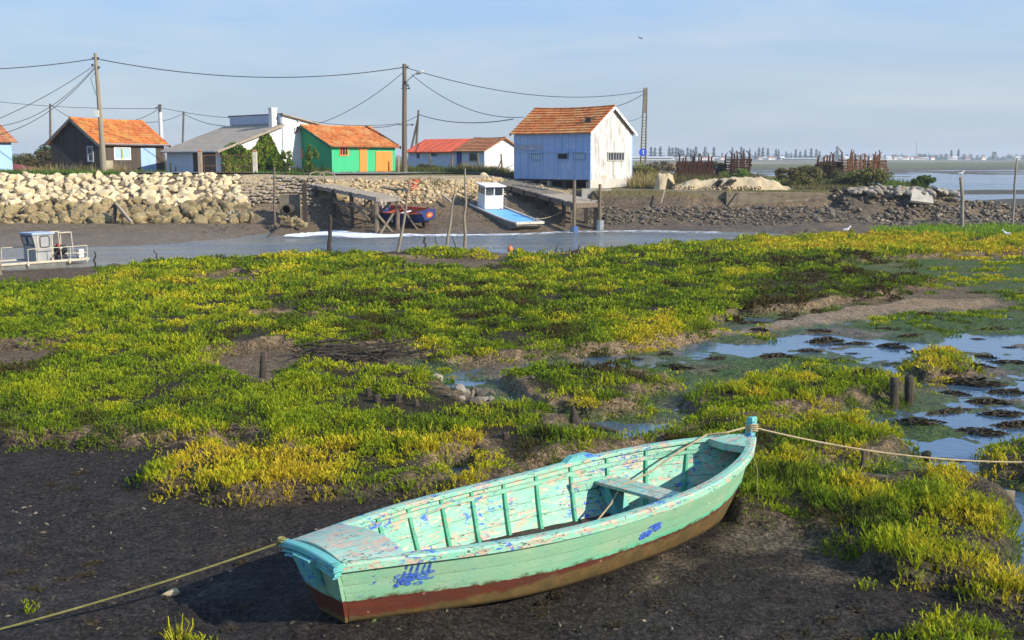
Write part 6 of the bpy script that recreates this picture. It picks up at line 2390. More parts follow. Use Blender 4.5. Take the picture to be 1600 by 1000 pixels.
def workboat():
    root = empty('aluminium_boat', (0, 0, 0), 'grey aluminium work boat with box cabin and white stern rails at the left edge', 'boat')
    D = 45.6
    o = PD(66, 412, D)
    root.scale = (.80, .80, .84)
    o.z = ZW - .12
    th = radians(232)
    fw = Vector((cos(th), sin(th), 0))
    frame_at(root, o, fw)
    # local x forward (to the left of the photo), y to the boat's left (towards the camera)
    b = MB()
    rows = [[(x, .95, zt), (x, .88, 0), (x, -.88, 0), (x, -.95, zt)] for x, zt in ((-.75, .36), (1.5, .36), (3.4, .42))] + [[(4.3, .8, .48), (4.3, .7, .25), (4.3, -.7, .25), (4.3, -.8, .48)]]
    b.rows(rows)
    b.f += [(0, 1, 2, 3), tuple(len(b.v) - 1 - k for k in range(4))]
    b.build('hull', ALU, root)
    b = MB()
    b.rows([[(x, -w, z), (x, w, z)] for x, w, z in ((-.75, .93, .362), (1.5, .93, .362), (3.4, .93, .425), (4.25, .78, .48))])
    b.rows([[(-1.95, -.9, .40), (-1.95, .95, .40)], [(-.7, -.9, .40), (-.7, .95, .40)]])
    b.build('deck', ALU, root)
    b = MB()
    for p, q in (((-2.0, .97, .36), (4.2, .97, .38)), ((-2.0, -.95, .36), (4.2, -.95, .38)), ((-2.0, -.95, .36), (-2.0, .97, .36)), ((-1.3, .3, .36), (-1.3, .97, .36))):
        b.beam(p, q, .07, .10)
    b.build('rub_rail', CREAM, root)
    x0, x1, y0, y1, zb, zt = -.30, .62, -.55, .58, .37, 1.62
    b = MB()
    b.rows([[(x0, y0, zb), (x1, y0, zb), (x1, y1, zb), (x0, y1, zb)], [(x0, y0, zb + .72), (x1 + .02, y0, zb + .72), (x1 + .02, y1, zb + .72), (x0, y1, zb + .72)], [(x0 - .02, y0, zt), (x1 + .16, y0, zt), (x1 + .16, y1, zt), (x0 - .02, y1, zt)]], True)
    cb = b.build('cabin', mat('cabin_panel', (.34, .34, .33), (.25, .25, .245), 3, .5, metal=.15), root)
    b = MB()
    b.box(((x0 + x1) / 2 + .05, .01, zt + .05), (x1 - x0 + .30, 1.26, .10))
    b.build('roof', mat('blue_grey_roof', (.33, .40, .50), (.28, .34, .42)), cb, bevel=.02)

    def pane(p0, du, dv, w, hgt, fr=.045):
        """window with a rounded dark frame on a cabin side"""
        p0, du, dv = Vector(p0), Vector(du).normalized(), Vector(dv).normalized()
        nn = du.cross(dv)
        r = .07

        def ring(s, off):
            ps = []
            for cx, cy, a0 in ((w / 2 - r, hgt / 2 - r, 0), (-w / 2 + r, hgt / 2 - r, 90), (-w / 2 + r, -hgt / 2 + r, 180), (w / 2 - r, -hgt / 2 + r, 270)):
                for k in range(4):
                    a = radians(a0 + 30 * k)
                    ps.append(p0 + du * (cx + (r + s) * cos(a)) + dv * (cy + (r + s) * sin(a)) + nn * off)
            return ps
        b = MB()
        b.rows([ring(fr, .004), ring(fr, .03), ring(0, .03), ring(0, .004)], True)
        f = b.build('window_frame', mat('rubber_seal', (.05, .06, .06), (.04, .045, .05)), cb)
        b = MB()
        q = ring(0, .012)
        b.add(q, [tuple(range(16))])
        b.build('pane', mat('grey_glass', (.34, .34, .34), (.28, .28, .29), 3, .15, spec=.6), f)
    for y_ in (.30, -.26):
        pane((x1 + .095, y_, zb + .98), (0, 1, 0), (.14 / .53, 0, 1), .38, .40)
    pane((.14, y1 + .002, zb + .92), (-1, 0, 0), (0, 0, 1), .44, .48)
    b = MB()
    for x in (.52, -.26):
        b.box((x, y1 + .012, (zb + zt) / 2), (.05, .03, zt - zb))
    b.build('door_edge', CREAM, cb)
    fr = [((.0, .95, .40), (.0, .95, 1.0)), ((1.25, .95, .40), (1.25, .95, 1.0)), ((-1.0, .95, .40), (-1.0, .95, 1.0)), ((-1.95, .92, .40), (-1.95, .92, 1.0)), ((-1.95, -.92, .40), (-1.95, -.92, 1.0)),
          ((1.25, .95, 1.0), (-1.95, .92, 1.0)), ((-1.95, .92, 1.0), (-1.95, -.92, 1.0)), ((-.7, .95, .68), (-1.95, .92, .68)), ((-1.95, .92, .68), (-1.95, -.92, .68)), ((-1.35, .94, .68), (-1.75, .93, .40)),
          ((1.6, -.92, .4), (1.6, -.92, 1.0)), ((1.6, -.92, 1.0), (.4, -.92, 1.0))]
    b = MB()
    for p, q in fr: b.tube([p, q], .019, 7)
    b.build('guard_rail', CREAM, root)
    b = MB()
    for p, q in (((-.75, .55, .4), (-.62, .55, 1.66)), ((-1.42, .5, .68), (-1.36, .5, 1.66)), ((-.62, .55, 1.66), (-1.36, .5, 1.66)), ((-.62, -.5, .4), (-.62, -.5, 1.66)), ((-.62, -.5, 1.66), (-.62, .55, 1.66)), ((-1.36, -.5, .68), (-1.36, -.5, 1.66)), ((-1.36, -.5, 1.66), (-1.36, .5, 1.66)), ((-.62, -.5, 1.66), (-1.36, -.5, 1.66))):
        b.tube([p, q], .03, 7)
    b.build('gantry', CREAM, root)
    b = MB()
    for x, w, z0, z1 in ((-.98, .52, .70, 1.02),):
        rows = []
        for z, s in ((.62, .6), (.72, .92), (.86, 1.0), (.98, .9), (1.04, .6)):
            rows.append([(x + .36 * s * cos(a), .10 + .26 * s * sin(a), z) for a in np.linspace(0, 2 * pi, 14)[:-1]])
        b.rows(rows, True)
        b.f += [tuple(len(b.v) - 1 - k for k in range(13))][::1]
    ob = b.build('outboard', mat('black_gloss', (.012, .013, .016), (.02, .02, .024), 3, .25, spec=.5), root, True)
    b = MB()
    b.box((-.98, .10, .30), (.26, .2, .75))
    b.tube([(-1.25, .10, .46), (-.72, .1, .46)], .17, 10)
    b.build('outboard_leg', mat('black_gloss', (.012, .013, .016)), ob)
    b = MB()
    b.box((-.78, .30, 1.06), (.20, .12, .16), Matrix.Rotation(.4, 3, 'Y'))
    b.build('red_cover', mat('red_cloth', (.42, .04, .04), (.30, .03, .04)), root)
    for x, y_ in ((-.9, .99), (1.3, .99), (-1.9, .9)):
        b = MB()
        rows = []
        for q in range(7):
            a = pi * q / 6
            rows.append([(x + .08 * sin(a) * cos(t), y_ + .02 + .07 * sin(a) * sin(t), .32 - .14 * cos(a)) for t in np.linspace(0, 2 * pi, 9)[:-1]])
        b.rows(rows, True)
        b.build('fender', CREAM, root, True)
    b = MB()
    b.box((-1.75, .6, .62), (.28, .26, .42))
    b.build('bait_box', WHITE, root, bevel=.02)
    b = MB()
    b.beam((-.1, .62, .42), (-.75, .62, 1.1), .05, .05)
    b.build('stay', DARKWOOD, root)


workboat()


# ================================================================== stakes, stumps, driftwood
def stake(px0, py0, px1, py1, z, r0, r1, m, label, name='mooring_stake', cat='stake', group=None, wob=.05):
    x, y = P(px0, py0, z)
    g = gz(x, y)
    a = Vector((x, y, z))
    c = PD(px1, py1, y + rnd.uniform(-.1, .1) * (abs(py0 - py1) > 20))
    root_z = min(g, z) - .3
    b = MB()
    pts = [Vector((a.x - (c.x - a.x) * .05, a.y, root_z)), a]
    for k in range(1, 6):
        q = a.lerp(c, k / 5)
        pts.append(q + Vector((rnd.uniform(-1, 1) * wob * (k < 5), 0, 0)))
    b.tube(pts, [r0 * 1.05] + [r0 + (r1 - r0) * k / 5 for k in range(6)], 7, True, .25)
    return tag(b.build(name, m, None, True, loc=tuple(a)), label, cat, group)


STK = mat('grey_stake', (.30, .26, .20), (.17, .145, .11), 3, .9, .5, 20, (5, 5, .6))
for a in (
    (622, 392, 641, 281, -.1, .075, .03, STK, 'tall thin leaning stake in the channel just right of the left jetty'),
    (698, 392, 713, 279, -.1, .075, .03, STK, 'tall slightly bent stake left of the straight tallest one in the channel'),
    (726, 391, 727, 263, -.1, .08, .03, STK, 'tallest straight stake standing in the channel by the white barge'),
    (515.5, 394, 516, 336, -.1, .11, .06, DARKWOOD, 'short thick dark stake at the near water edge before the left jetty'),
    (664, 391, 664, 370, -.1, .05, .04, DARKWOOD, 'short dark stick between the two tall leaning stakes'),
    (684, 389, 680, 369, -.3, .025, .02, DARKWOOD, 'thin wire like stick just left of the bent tall stake'),
    (712.5, 389, 707, 370, -.3, .03, .02, DARKWOOD, 'thin dark stick between the bent stake and the tallest stake'),
    (149, 416, 147.5, 393, -.3, .04, .03, DARKWOOD, 'thin dark stick in the water right of the grey work boat'),
    (247, 407, 241, 390, -.2, .035, .02, DARKWOOD, 'thin leaning dark stick at the water edge far right of the grey work boat'),
    (1, 428, .5, 410, -.1, .05, .04, STK, 'short pale stake at the left edge below the grey work boat'),
    (1010, 388, 1008, 378, -.1, .03, .02, DARKWOOD, 'tiny lone stick at the near water edge below the blue hut'),
    (1504, 358, 1501, 277, -.0, .11, .09, STK, 'grey post with a gull on top before the stony spit'),
    (1582, 352, 1589, 247, .0, .08, .05, STK, 'tall crooked pole near the right edge before the stony spit')):
    stake(*a)
for k, (x0, x1, y1) in enumerate(((848, 842, 390), (866, 872, 383), (880, 877, 388), (905, 904, 383), (913, 916, 386), (826, 823, 392), (893, 890, 386), (788, 788, 400))):
    stake(x0, 401 - (x0 > 860) * 4, x1, y1, .1, .03, .02, DARKWOOD, 'black broken stick in the row at the channel edge below the right jetty', group='broken sticks at the channel edge')
STUMP = mat('dark_stump', (.085, .068, .052), (.045, .036, .028), 5, .9, .7, 30, (6, 6, 1))
for a in (
    (577, 624, 576, 607, .12, .05, .045, 'leftmost of the four stumps in the bright green marsh, slightly taller'),
    (590, 633, 589, 617, .12, .06, .055, 'stump just right of the leftmost of the four in the green marsh'),
    (622, 634, 622, 617, .12, .065, .06, 'broad flat topped stump, third of the four in the green marsh'),
    (652, 640, 650, 624, .12, .065, .02, 'pointed dark stump, rightmost of the four in the green marsh'),
    (411, 594, 412, 551, .03, .06, .045, 'lone upright post in the muddy gap left of the brushwood'),
    (899, 660, 896, 635, .05, .09, .02, 'jagged dark stump by a fallen branch behind the boat'),
    (790, 691, 790, 676, .12, .055, .05, 'small grey stump sunk in the green plants behind the boat'),
    (1396, 641, 1398, 590, -.06, .075, .07, 'left and slightly taller of the two posts in the creek water'),
    (1419, 637, 1421, 588, -.06, .07, .065, 'right one of the two posts in the creek water')):
    stake(*a[:5], a[5], a[6], STUMP, a[7], 'stump' if a[1] - a[3] < 40 else 'wooden_post', 'stump' if a[1] - a[3] < 40 else 'post', wob=.01)
b = MB()
r = random.Random(4)
for k in range(58):                                         # brushwood lying in the gully
    x, y = P(r.uniform(490, 620), r.uniform(548, 572), .08)
    an = r.gauss(0, .6) + (pi if r.random() < .5 else 0)
    L = r.uniform(.4, 1.3)
    z = gz(x, y) + r.uniform(.02, .30)
    b.tube([(x - cos(an) * L / 2, y - sin(an) * L / 2, z), (x, y, z + r.uniform(-.02, .08)), (x + cos(an) * L / 2, y + sin(an) * L / 2, z + r.uniform(-.15, .25))], [.020, .016, .007], 5)
x, y = P(555, 560, .08)
tag(b.build('brushwood', DARKWOOD, loc=(x, y, gz(x, y))), 'tangle of dark dead branches in the muddy gully in mid marsh', 'branches')
stake(735, 626, 740, 604, .08, .03, .035, PALEWOOD, 'pale driftwood stick standing in the brown stone pile', 'driftwood', 'driftwood', wob=.02)
x, y = P(900, 662, .05)
b = MB()
b.tube([(x, y, gz(x, y) + .06), (x + .25, y - .1, gz(x, y) + .08), (x + .6, y - .25, gz(x, y) + .03)], [.05, .045, .02], 7)
tag(b.build('fallen_branch', STUMP, loc=(x, y, 0)), 'fallen grey branch lying beside the jagged stump', 'branch')
# clay pipe lying in the mud on the right
a, c = Vector((*P(1346, 739, .10), 0)), Vector((*P(1586, 768, .08), 0))
a.z, c.z = gz(a.x, a.y) + .05, gz(c.x, c.y) + .085
root = empty('drain_pipe', a, 'old brown drain pipe lying across the mud under the bow rope', 'pipe')
d = c - a
b = MB()
n_ = 18
ra_ = d.normalized()
l_ = ra_.cross(Vector((0, 0, 1))).normalized()
u_ = l_.cross(ra_)
rings = []
for k in range(n_ + 1):
    rr = .075 + (.014 if k in (9, 10) or k >= n_ - 1 else 0)
    rings.append([d * (k / n_) + (l_ * cos(q) + u_ * sin(q)) * rr for q in np.linspace(0, 2 * pi, 15)[:-1]])
rings.append([d + (l_ * cos(q) + u_ * sin(q)) * .068 for q in np.linspace(0, 2 * pi, 15)[:-1]])
rings.append([d * .86 + (l_ * cos(q) + u_ * sin(q)) * .066 for q in np.linspace(0, 2 * pi, 15)[:-1]])
b.rows(rings, True)
b.build('pipe_body', mat('clay_pipe', (.20, .155, .10), (.125, .098, .066), 4, .8, .4), root, True)
stake(1346, 733, 1350, 704, .05, .025, .02, MUDDY, 'short leaning stick by the left end of the drain pipe', wob=.005)
x, y = P(1447, 722, .2)
b = MB()
p_, f_ = stone_shape(ICO2, 5, flat=1.2)
b.add(p_ * .075 + (x, y, .27), f_.tolist())
tag(b.build('rope_knot', mat('dark_weed', (.02, .025, .012), (.012, .014, .008)), loc=(x, y, .27)), 'dark weedy knot hanging on the bow rope above the drain pipe', 'knot')

# buoy
x, y = P(797, 391, -.1)
root = empty('buoy', (x, y, ZW), 'round orange buoy at the near edge of the channel', 'buoy')
b = MB()
rows = []
for k in range(11):
    q = pi * k / 10
    rows.append([(.125 * sin(q) * cos(t), .125 * sin(q) * sin(t), .30 - .15 * cos(q)) for t in np.linspace(0, 2 * pi, 17)[:-1]])
b.rows(rows, True)
b.build('float_body', mat('orange_buoy', (.62, .20, .08), (.50, .16, .07), 6, .5), root, True)
b = MB()
b.tube([(0, 0, .44), (0, 0, .52)], .03, 8)
b.build('eyelet', mat('orange_dark', (.35, .12, .06)), root)


# ================================================================== birds
def gull(px, py, D, s, label, face=1, z=None):
    p = PD(px, py, D)
    if z is not None: p.z = z
    root = empty('gull', p, label, 'gull')
    wm, gm = mat('gull_white', (.80, .80, .78), (.74, .74, .72)), mat('gull_grey', (.33, .35, .38), (.28, .30, .33))
    b = MB()
    rows = []
    for x, z_, r_ in ((-.22, .26, .005), (-.16, .25, .045), (-.05, .24, .085), (.06, .26, .085), (.13, .31, .06), (.16, .38, .05), (.20, .42, .052), (.24, .42, .03), (.26, .415, .008)):
        rows.append([(face * x * s, r_ * cos(t) * s, (z_ + r_ * sin(t)) * s) for t in np.linspace(0, 2 * pi, 11)[:-1]])
    b.rows(rows, True)
    b.build('body', wm, root, True)
    b = MB()
    for sg in (1, -1):
        b.rows([[(face * x * s, sg * (w + .012) * s, z_ * s) for z_, w in ((.20, .075), (.27, .09), (.32, .05))] for x in (-.18, -.05, .07)])
    b.build('wings', gm, root, True)
    b = MB()
    b.tube([(face * .25 * s, 0, .415 * s), (face * .31 * s, 0, .40 * s)], [.014 * s, .004 * s], 6)
    b.build('beak', mat('beak', (.5, .3, .05)), root)
    for sg in (1, -1):
        b = MB()
        b.tube([(0, sg * .03 * s, .17 * s), (0, sg * .03 * s, -.02)], .009 * s, 5)
        b.build('leg', mat('beak', (.5, .3, .05)), root)


gull(1322, 366, 53, .85, 'gull standing on the marsh edge below the stone heap', 1)
gull(1572, 372, 52, .85, 'gull standing in the yellow plants near the right edge', -1)
y_ = P(1504, 358, 0)[1]
pt_ = PD(1501, 277, y_)
gull(1501, 277, y_, .8, 'gull perched on top of the grey post', 1)
p = PD(1000, 59, 60)
b = MB()
b.rows([[(-.12, .0, .12), (-.10, .08, .10)], [(0, -.02, .0), (.03, .06, -.01)], [(.10, .0, -.10), (.12, .06, -.09)]])
b.tube([(-.09, .03, .03), (0, .02, 0), (.10, .01, -.03), (.16, .01, -.05)], [.01, .03, .025, .004], 6)
b2 = MB()
b2.add([Vector(q) + p for q in b.v], b.f)
tag(b2.build('swallow', mat('dark_bird', (.03, .035, .045), (.02, .025, .03)), loc=tuple(p)), 'small dark bird flying alone in the sky', 'bird')

# ================================================================== weed in the creek, single plants, bits on the mud
WEED = mat('dark_seaweed', (.030, .024, .013), (.055, .042, .018), 12, .6, .3, 40)


def clump_mesh(name, n, rx, ry, rz, size, m, seed, cols=None):
    r = np.random.default_rng(seed)
    a, q = r.uniform(0, 2 * pi, n), np.sqrt(r.uniform(0, 1, n))
    lump = .7 + .5 * np.abs(np.sin(a * 2 + seed)) * r.uniform(.6, 1, n)
    c = np.stack([np.cos(a) * q * rx * lump, np.sin(a) * q * ry * lump, rz * (1 - q ** 2) * r.uniform(.2, 1, n)], -1)
    d1, d2 = r.normal(size=(n, 3)), r.normal(size=(n, 3))
    d1[:, 2] *= .5
    d1 *= (size * r.uniform(.6, 1.4, n) / np.linalg.norm(d1, axis=1))[:, None]
    d2 *= (size * .45 / np.linalg.norm(d2, axis=1))[:, None]
    V = np.stack([c - d1 - d2, c + d1 - d2, c + d1 + d2, c - d1 + d2], 1).reshape(-1, 3)
    Q = np.arange(4 * n).reshape(n, 4)
    col = None
    if cols is not None:
        t = r.uniform(0, 1, n)[:, None]
        col = np.repeat(np.array(cols[0]) * (1 - t) + np.array(cols[1]) * t, 4, 0)
    o = np_mesh(name, V, Q, m, col)
    return o


wl_ = [(1281, 515), (1305, 561), (1314, 537), (1342, 532), (1386, 512), (1399, 565), (1392, 539), (1419, 527), (1464, 500), (1530, 526), (1549, 517), (1455, 547), (1539, 554), (1590, 565), (1519, 598), (1491, 614), (1578, 608), (1548, 624), (1473, 590), (1281, 586), (1317, 589), (1215, 560), (1509, 508), (1436, 662), (1486, 640), (1496, 612), (1534, 672), (1570, 645), (1546, 623), (1586, 660), (1225, 500), (1180, 505), (1190, 520), (985, 558), (1040, 552), (1120, 580), (1236, 563), (1560, 500), (1350, 600), (1600, 590), (1330, 548), (1260, 545), (1480, 560), (1510, 575), (1575, 540), (1290, 530), (1120, 560), (1060, 575)]
protos = []
for k in range(4):
    o = clump_mesh('seaweed_clump', 240, .26, .20, .11, .035, WEED, 30 + k)
    protos.append(o)
for i, (px_, py_) in enumerate(wl_):
    o = protos[i] if i < 4 else protos[i % 4].copy()
    if i >= 4: COL.objects.link(o)
    x, y = P(px_ + rnd.uniform(-4, 4), py_ + rnd.uniform(-2, 2), 0)
    s = rnd.uniform(.3, 1.1) * (1.35 if 1500 < px_ < 1560 else 1)
    o.location = (x, y, max(gz(x, y), ZC) - .01)
    o.scale = (s * rnd.uniform(1.0, 2.1), s * rnd.uniform(.6, 1.1), s * rnd.uniform(.6, 1.1))
    o.rotation_euler = (0, 0, rnd.uniform(-.5, .5))
    tag(o, 'dark brown seaweed clump lying in the shallow water and green algae of the creek', 'seaweed', 'seaweed clumps in the creek')


for i in range(46):
    x, y = P(rnd.uniform(0, 440) if i < 30 else rnd.uniform(700, 1350), rnd.uniform(705, 985) if i < 30 else rnd.uniform(930, 995), .02)
    o = protos[i % 4].copy()
    COL.objects.link(o)
    s = rnd.uniform(.12, .38)
    o.location = (x, y, gz(x, y))
    o.scale = (s * rnd.uniform(.8, 1.7), s, s * .7)
    o.rotation_euler = (0, 0, rnd.uniform(0, 3.1))
    tag(o, 'small scrap of dark seaweed stranded on the dark mud around the rowing boat', 'seaweed', 'seaweed scraps on the dark mud')


def tuft(px, py, n, h, rad, t, label, width=.011, z=None, twigs=4):
    x, y = P(px, py, .03)
    z = gz(x, y)
    r = np.random.default_rng(int(px))
    V, Q, C = stems(np.zeros(1), np.zeros(1), np.zeros(1), np.array([h]), np.array([rad]), np.array([width]), tone_colour(np.array([t])), n, twigs, .5, r)
    o = np_mesh('glasswort_plant', V, Q, LEAF, C)
    o.location = (x, y, z)
    tag(o, label, 'plant')


tuft(46, 952, 14, .14, .05, .45, 'small lone green sprig on the dark mud above the rope end at left')
tuft(279, 998, 26, .22, .07, .62, 'pointed yellow green plant at the bottom edge left of the boat')
tuft(318, 1003, 22, .12, .09, .55, 'low green plant at the bottom edge right of the pointed one')
tuft(68, 917, 24, .05, .10, .08, 'flat brown withered tuft on the dark mud at lower left', .014)
tuft(262, 922, 18, .035, .12, .05, 'dark withered weed beside the lone tan stone', .014)


def litter():
    r = np.random.default_rng(77)
    n = 11000
    y = 6.8 + 8.5 * r.uniform(0, 1, n) ** 1.1
    x = r.uniform(-1, 1, n) * (y * .5 + 1)
    N = height(x, y)
    k = (N['dark'] > .5) | (r.uniform(0, 1, n) < .2) & (N['veg'] < .3)
    cl = fbm(x, y, .7, 3, 601)
    k &= cl > -.25 + .6 * r.uniform(-1, 1, n)
    x, y, z = x[k], y[k], N['z'][k]
    n = len(x)
    s = .007 + .034 * r.uniform(0, 1, n) ** 4
    c = np.stack([x, y, z + .004], -1)
    d1, d2 = r.normal(size=(n, 3)), r.normal(size=(n, 3))
    d1[:, 2] *= .25
    d2[:, 2] *= .35
    d1 *= (s / np.linalg.norm(d1, axis=1))[:, None]
    d2 *= (s * .5 / np.linalg.norm(d2, axis=1))[:, None]
    up = np.stack([np.zeros(n), np.zeros(n), s * .5], -1)
    V = np.stack([c - d1, c - d2, c + d1, c + d2, c + up], 1).reshape(-1, 3)
    o_ = (np.arange(n) * 5)[:, None]
    Q = np.concatenate([o_ + np.array([0, 1, 4]), o_ + np.array([1, 2, 4]), o_ + np.array([2, 3, 4]), o_ + np.array([3, 0, 4])])
    pal = np.array([(.03, .025, .02), (.05, .042, .03), (.09, .075, .05), (.15, .125, .08), (.08, .10, .03), (.20, .17, .12)])
    ci = r.choice(6, n, p=[.34, .28, .18, .09, .07, .04])
    C = np.repeat(pal[ci], 5, 0)
    t = NT('mud_litter')
    at = t.n('ShaderNodeAttribute', attribute_name='tint')
    t.base(at.outputs['Color'], .8, .2)
    tag(np_mesh('mud_litter', V, Q, t.m, C), 'shell bits and weed scraps strewn over the dark mud', 'litter', kind='stuff')


litter()
# ================================================================== plants on the land
def land_grass():
    r = np.random.default_rng(21)
    parts = []

    def patch(px0, px1, D0, D1, n, h, cols, w=.05, ns=9, rad=.22, lean=.4):
        D = r.uniform(D0, D1, n)
        px = r.uniform(px0, px1, n)
        x = (px - 800) / FOC * D
        N = height(x, D)
        k = (fbm(x, D, 1.5, 3, 701) > -.55) & (N['z'] > .3)
        x, D, z = x[k], D[k], N['z'][k]
        t = np.clip(.5 + .5 * fbm(x, D, 1.8, 3, 703) + r.normal(0, .18, len(x)), 0, 1)[:, None]
        c = np.array(cols[0]) * (1 - t) + np.array(cols[1]) * t
        parts.append(stems(x, D, z, h * r.uniform(.5, 1.2, len(x)), np.full(len(x), rad), np.full(len(x), w), c, ns, 0, lean, r))
    G, GD, DRY, OL = (.10, .19, .03), (.055, .10, .02), (.34, .27, .13), (.13, .12, .04)
    patch(-60, 190, 73.4, 76.2, 500, .34, (G, GD))
    patch(-60, 260, 77, 79.5, 420, .36, (G, OL))
    patch(40, 160, 76.5, 79.5, 130, .75, (DRY, OL), .03)
    patch(180, 200, 77.5, 78.5, 20, .8, (DRY, OL), .03)
    patch(345, 520, 76.0, 79.0, 330, .30, (G, GD))
    patch(400, 520, 77.5, 82, 130, .6, (GD, OL))
    patch(515, 640, 79.0, 82.5, 190, .22, (G, OL))
    patch(620, 800, 83.5, 92, 520, .62, (OL, GD))
    patch(640, 800, 83.0, 84.5, 160, .26, (G, GD))
    patch(720, 800, 86, 92, 140, .85, (DRY, OL), .03)
    patch(640, 760, 72.0, 73.2, 60, .22, (OL, DRY))
    patch(984, 1046, 76.5, 88, 620, 1.0, (OL, DRY), .035)
    patch(984, 1040, 76.0, 79, 200, .75, ((.20, .20, .05), DRY), .035)
    patch(1000, 1130, 88, 110, 420, .8, (OL, (.10, .08, .05)))
    patch(1085, 1250, 84, 97, 620, .42, (G, (.13, .22, .04)))
    patch(1220, 1330, 78, 92, 520, .55, (OL, GD))
    patch(1235, 1330, 74, 78, 160, .30, (OL, (.16, .14, .07)))
    patch(1380, 1440, 74, 80, 200, .6, (OL, G))
    patch(1165, 1190, 92, 104, 60, .7, ((.11, .07, .04), OL))
    V, Q, C = join(parts)
    tag(np_mesh('bank_grass', V, Q, LEAF, C), 'green and dry grass along the road, sheds and quay edges', 'grass', kind='stuff')


land_grass()


def far_marsh_grass():                                      # bright cord grass at the right end of the near bank
    r = np.random.default_rng(31)
    parts = []
    for px0, px1, py0, py1, n in ((1440, 1900, 352, 367, 620), (1370, 1450, 358, 364, 90), (1430, 1520, 362, 368, 120)):
        px, py = r.uniform(px0, px1, n), r.uniform(py0, py1, n)
        q = np.array([P(a, b_, .05) for a, b_ in zip(px, py)])
        N = height(q[:, 0], q[:, 1])
        c = np.array((.16, .27, .02)) * r.uniform(.7, 1.25, (n, 1))
        parts.append(stems(q[:, 0], q[:, 1], N['z'], r.uniform(.25, .45, n), np.full(n, .35), np.full(n, .04), c, 12, 0, .4, r))
    V, Q, C = join(parts)
    tag(np_mesh('cord_grass', V, Q, LEAF, C), 'bright green cord grass fringe before the stony spit at right', 'grass', kind='stuff')


far_marsh_grass()


def shrub(px, py, D, rx, ry, rz, label, c0, c1, leaf=.07, n=1500, name='shrub', cat='shrub', group=None, clumps=14, seed=1, stem=True):
    base = PD(px, py, D)
    base.z = gz(base.x, base.y)
    r = np.random.default_rng(seed)
    root = empty(name, base, label, cat, group)
    cc = r.normal(size=(clumps, 3))
    cc /= np.linalg.norm(cc, axis=1)[:, None]
    cc *= r.uniform(.35, .80, (clumps, 1))
    cs = r.uniform(.16, .34, clumps)
    i = r.integers(0, clumps, n)
    g = r.normal(size=(n, 3))
    g /= np.linalg.norm(g, axis=1)[:, None]
    p = cc[i] + g * (cs[i] * r.uniform(.35, 1.05, n))[:, None]
    p = p * (rx, ry, rz) + (0, 0, rz * .95)
    p[:, 2] = np.maximum(p[:, 2], .05)
    d1 = r.normal(size=(n, 3)) + g * .4
    d2 = np.cross(d1, r.normal(size=(n, 3)))
    d1 *= (leaf * r.uniform(.6, 1.3, n) / np.linalg.norm(d1, axis=1))[:, None]
    d2 *= (leaf * .55 / np.linalg.norm(d2, axis=1))[:, None]
    V = np.stack([p - d1, p + d2, p + d1, p - d2], 1).reshape(-1, 3)
    t = np.clip(r.uniform(0, 1, clumps)[i] * .6 + r.uniform(0, .4, n), 0, 1)[:, None]
    C = 1.35 * np.repeat(np.array(c0) * (1 - t) + np.array(c1) * t, 4, 0)
    f = np_mesh('foliage', V, np.arange(4 * n).reshape(n, 4), LEAF, C)
    f.parent = root
    if stem:
        b = MB()
        for k in range(6):
            q = cc[k % clumps]
            b.tube([(q[0] * rx * .15, q[1] * ry * .15, -.2), (q[0] * rx * .5, q[1] * ry * .5, rz * .6), (q[0] * rx, q[1] * ry, rz * (.95 + q[2]))], [.05 * rx + .01, .03 * rx + .008, .008], 5, False)
        b.build('stems', DARKWOOD, root)
    return root


DG, MG, YG, BR = (.030, .065, .012), (.075, .13, .022), (.16, .21, .03), (.085, .062, .032)
shrub(486, 271, 77.6, .62, .6, 1.05, 'upright leafy shrub in front of the green shed gable', DG, YG, .085, 1500, seed=2)
shrub(446, 271, 77.4, .62, .5, .85, 'loose green bush between the ivy and the upright shrub', DG, YG, .085, 1300, seed=3)
shrub(421, 272, 78.5, .45, .4, .60, 'darker bush right of the pale gate post', DG, MG, .08, 900, seed=4)
for k, (px_, py_, D_, rx, rz, lb, c0, c1) in enumerate((
    (1358, 288, 77, 1.9, .78, 'broad olive bush right of the sea wall in front of the tall rack stack', (.07, .075, .025), (.17, .17, .045)),
    (1322, 290, 79, 1.6, .62, 'dull olive bush left of the broad one past the sea wall', (.06, .07, .025), (.14, .14, .05)),
    (1443, 287, 75.5, .95, .66, 'round green bush standing on the pale stone heap', DG, (.11, .16, .03)),
    (1258, 287, 80, 1.5, .8, 'brownish dry bush right of the long sand heap end', (.09, .075, .03), (.15, .15, .05)),
    (1232, 280, 88, 1.2, .75, 'small brown bush beyond the right tip of the sand heap', BR, (.13, .11, .05)),
    (1283, 281, 88, 2.0, .95, 'dark brown shrub thicket in front of the half hidden racks', (.06, .04, .025), BR),
    (1118, 270, 101, 1.3, .9, 'thin grey green shrub between the two left rack stacks', BR, (.12, .13, .05)),
    (1150, 273, 99, 1.6, .6, 'low bright bush at the foot of the jumbled rack stack', MG, (.13, .19, .04)),
    (1030, 268, 96, 1.8, 1.0, 'grey brown bramble heap near the ladder pole', BR, (.17, .14, .09)),
    (1006, 282, 85, 1.5, .85, 'tall yellowish weeds beside the white gable of the blue hut', (.11, .12, .03), (.24, .21, .07)))):
    shrub(px_, py_, D_, rx, rx * .8, rz, lb, c0, c1, .10, 1700, seed=20 + k, clumps=22)
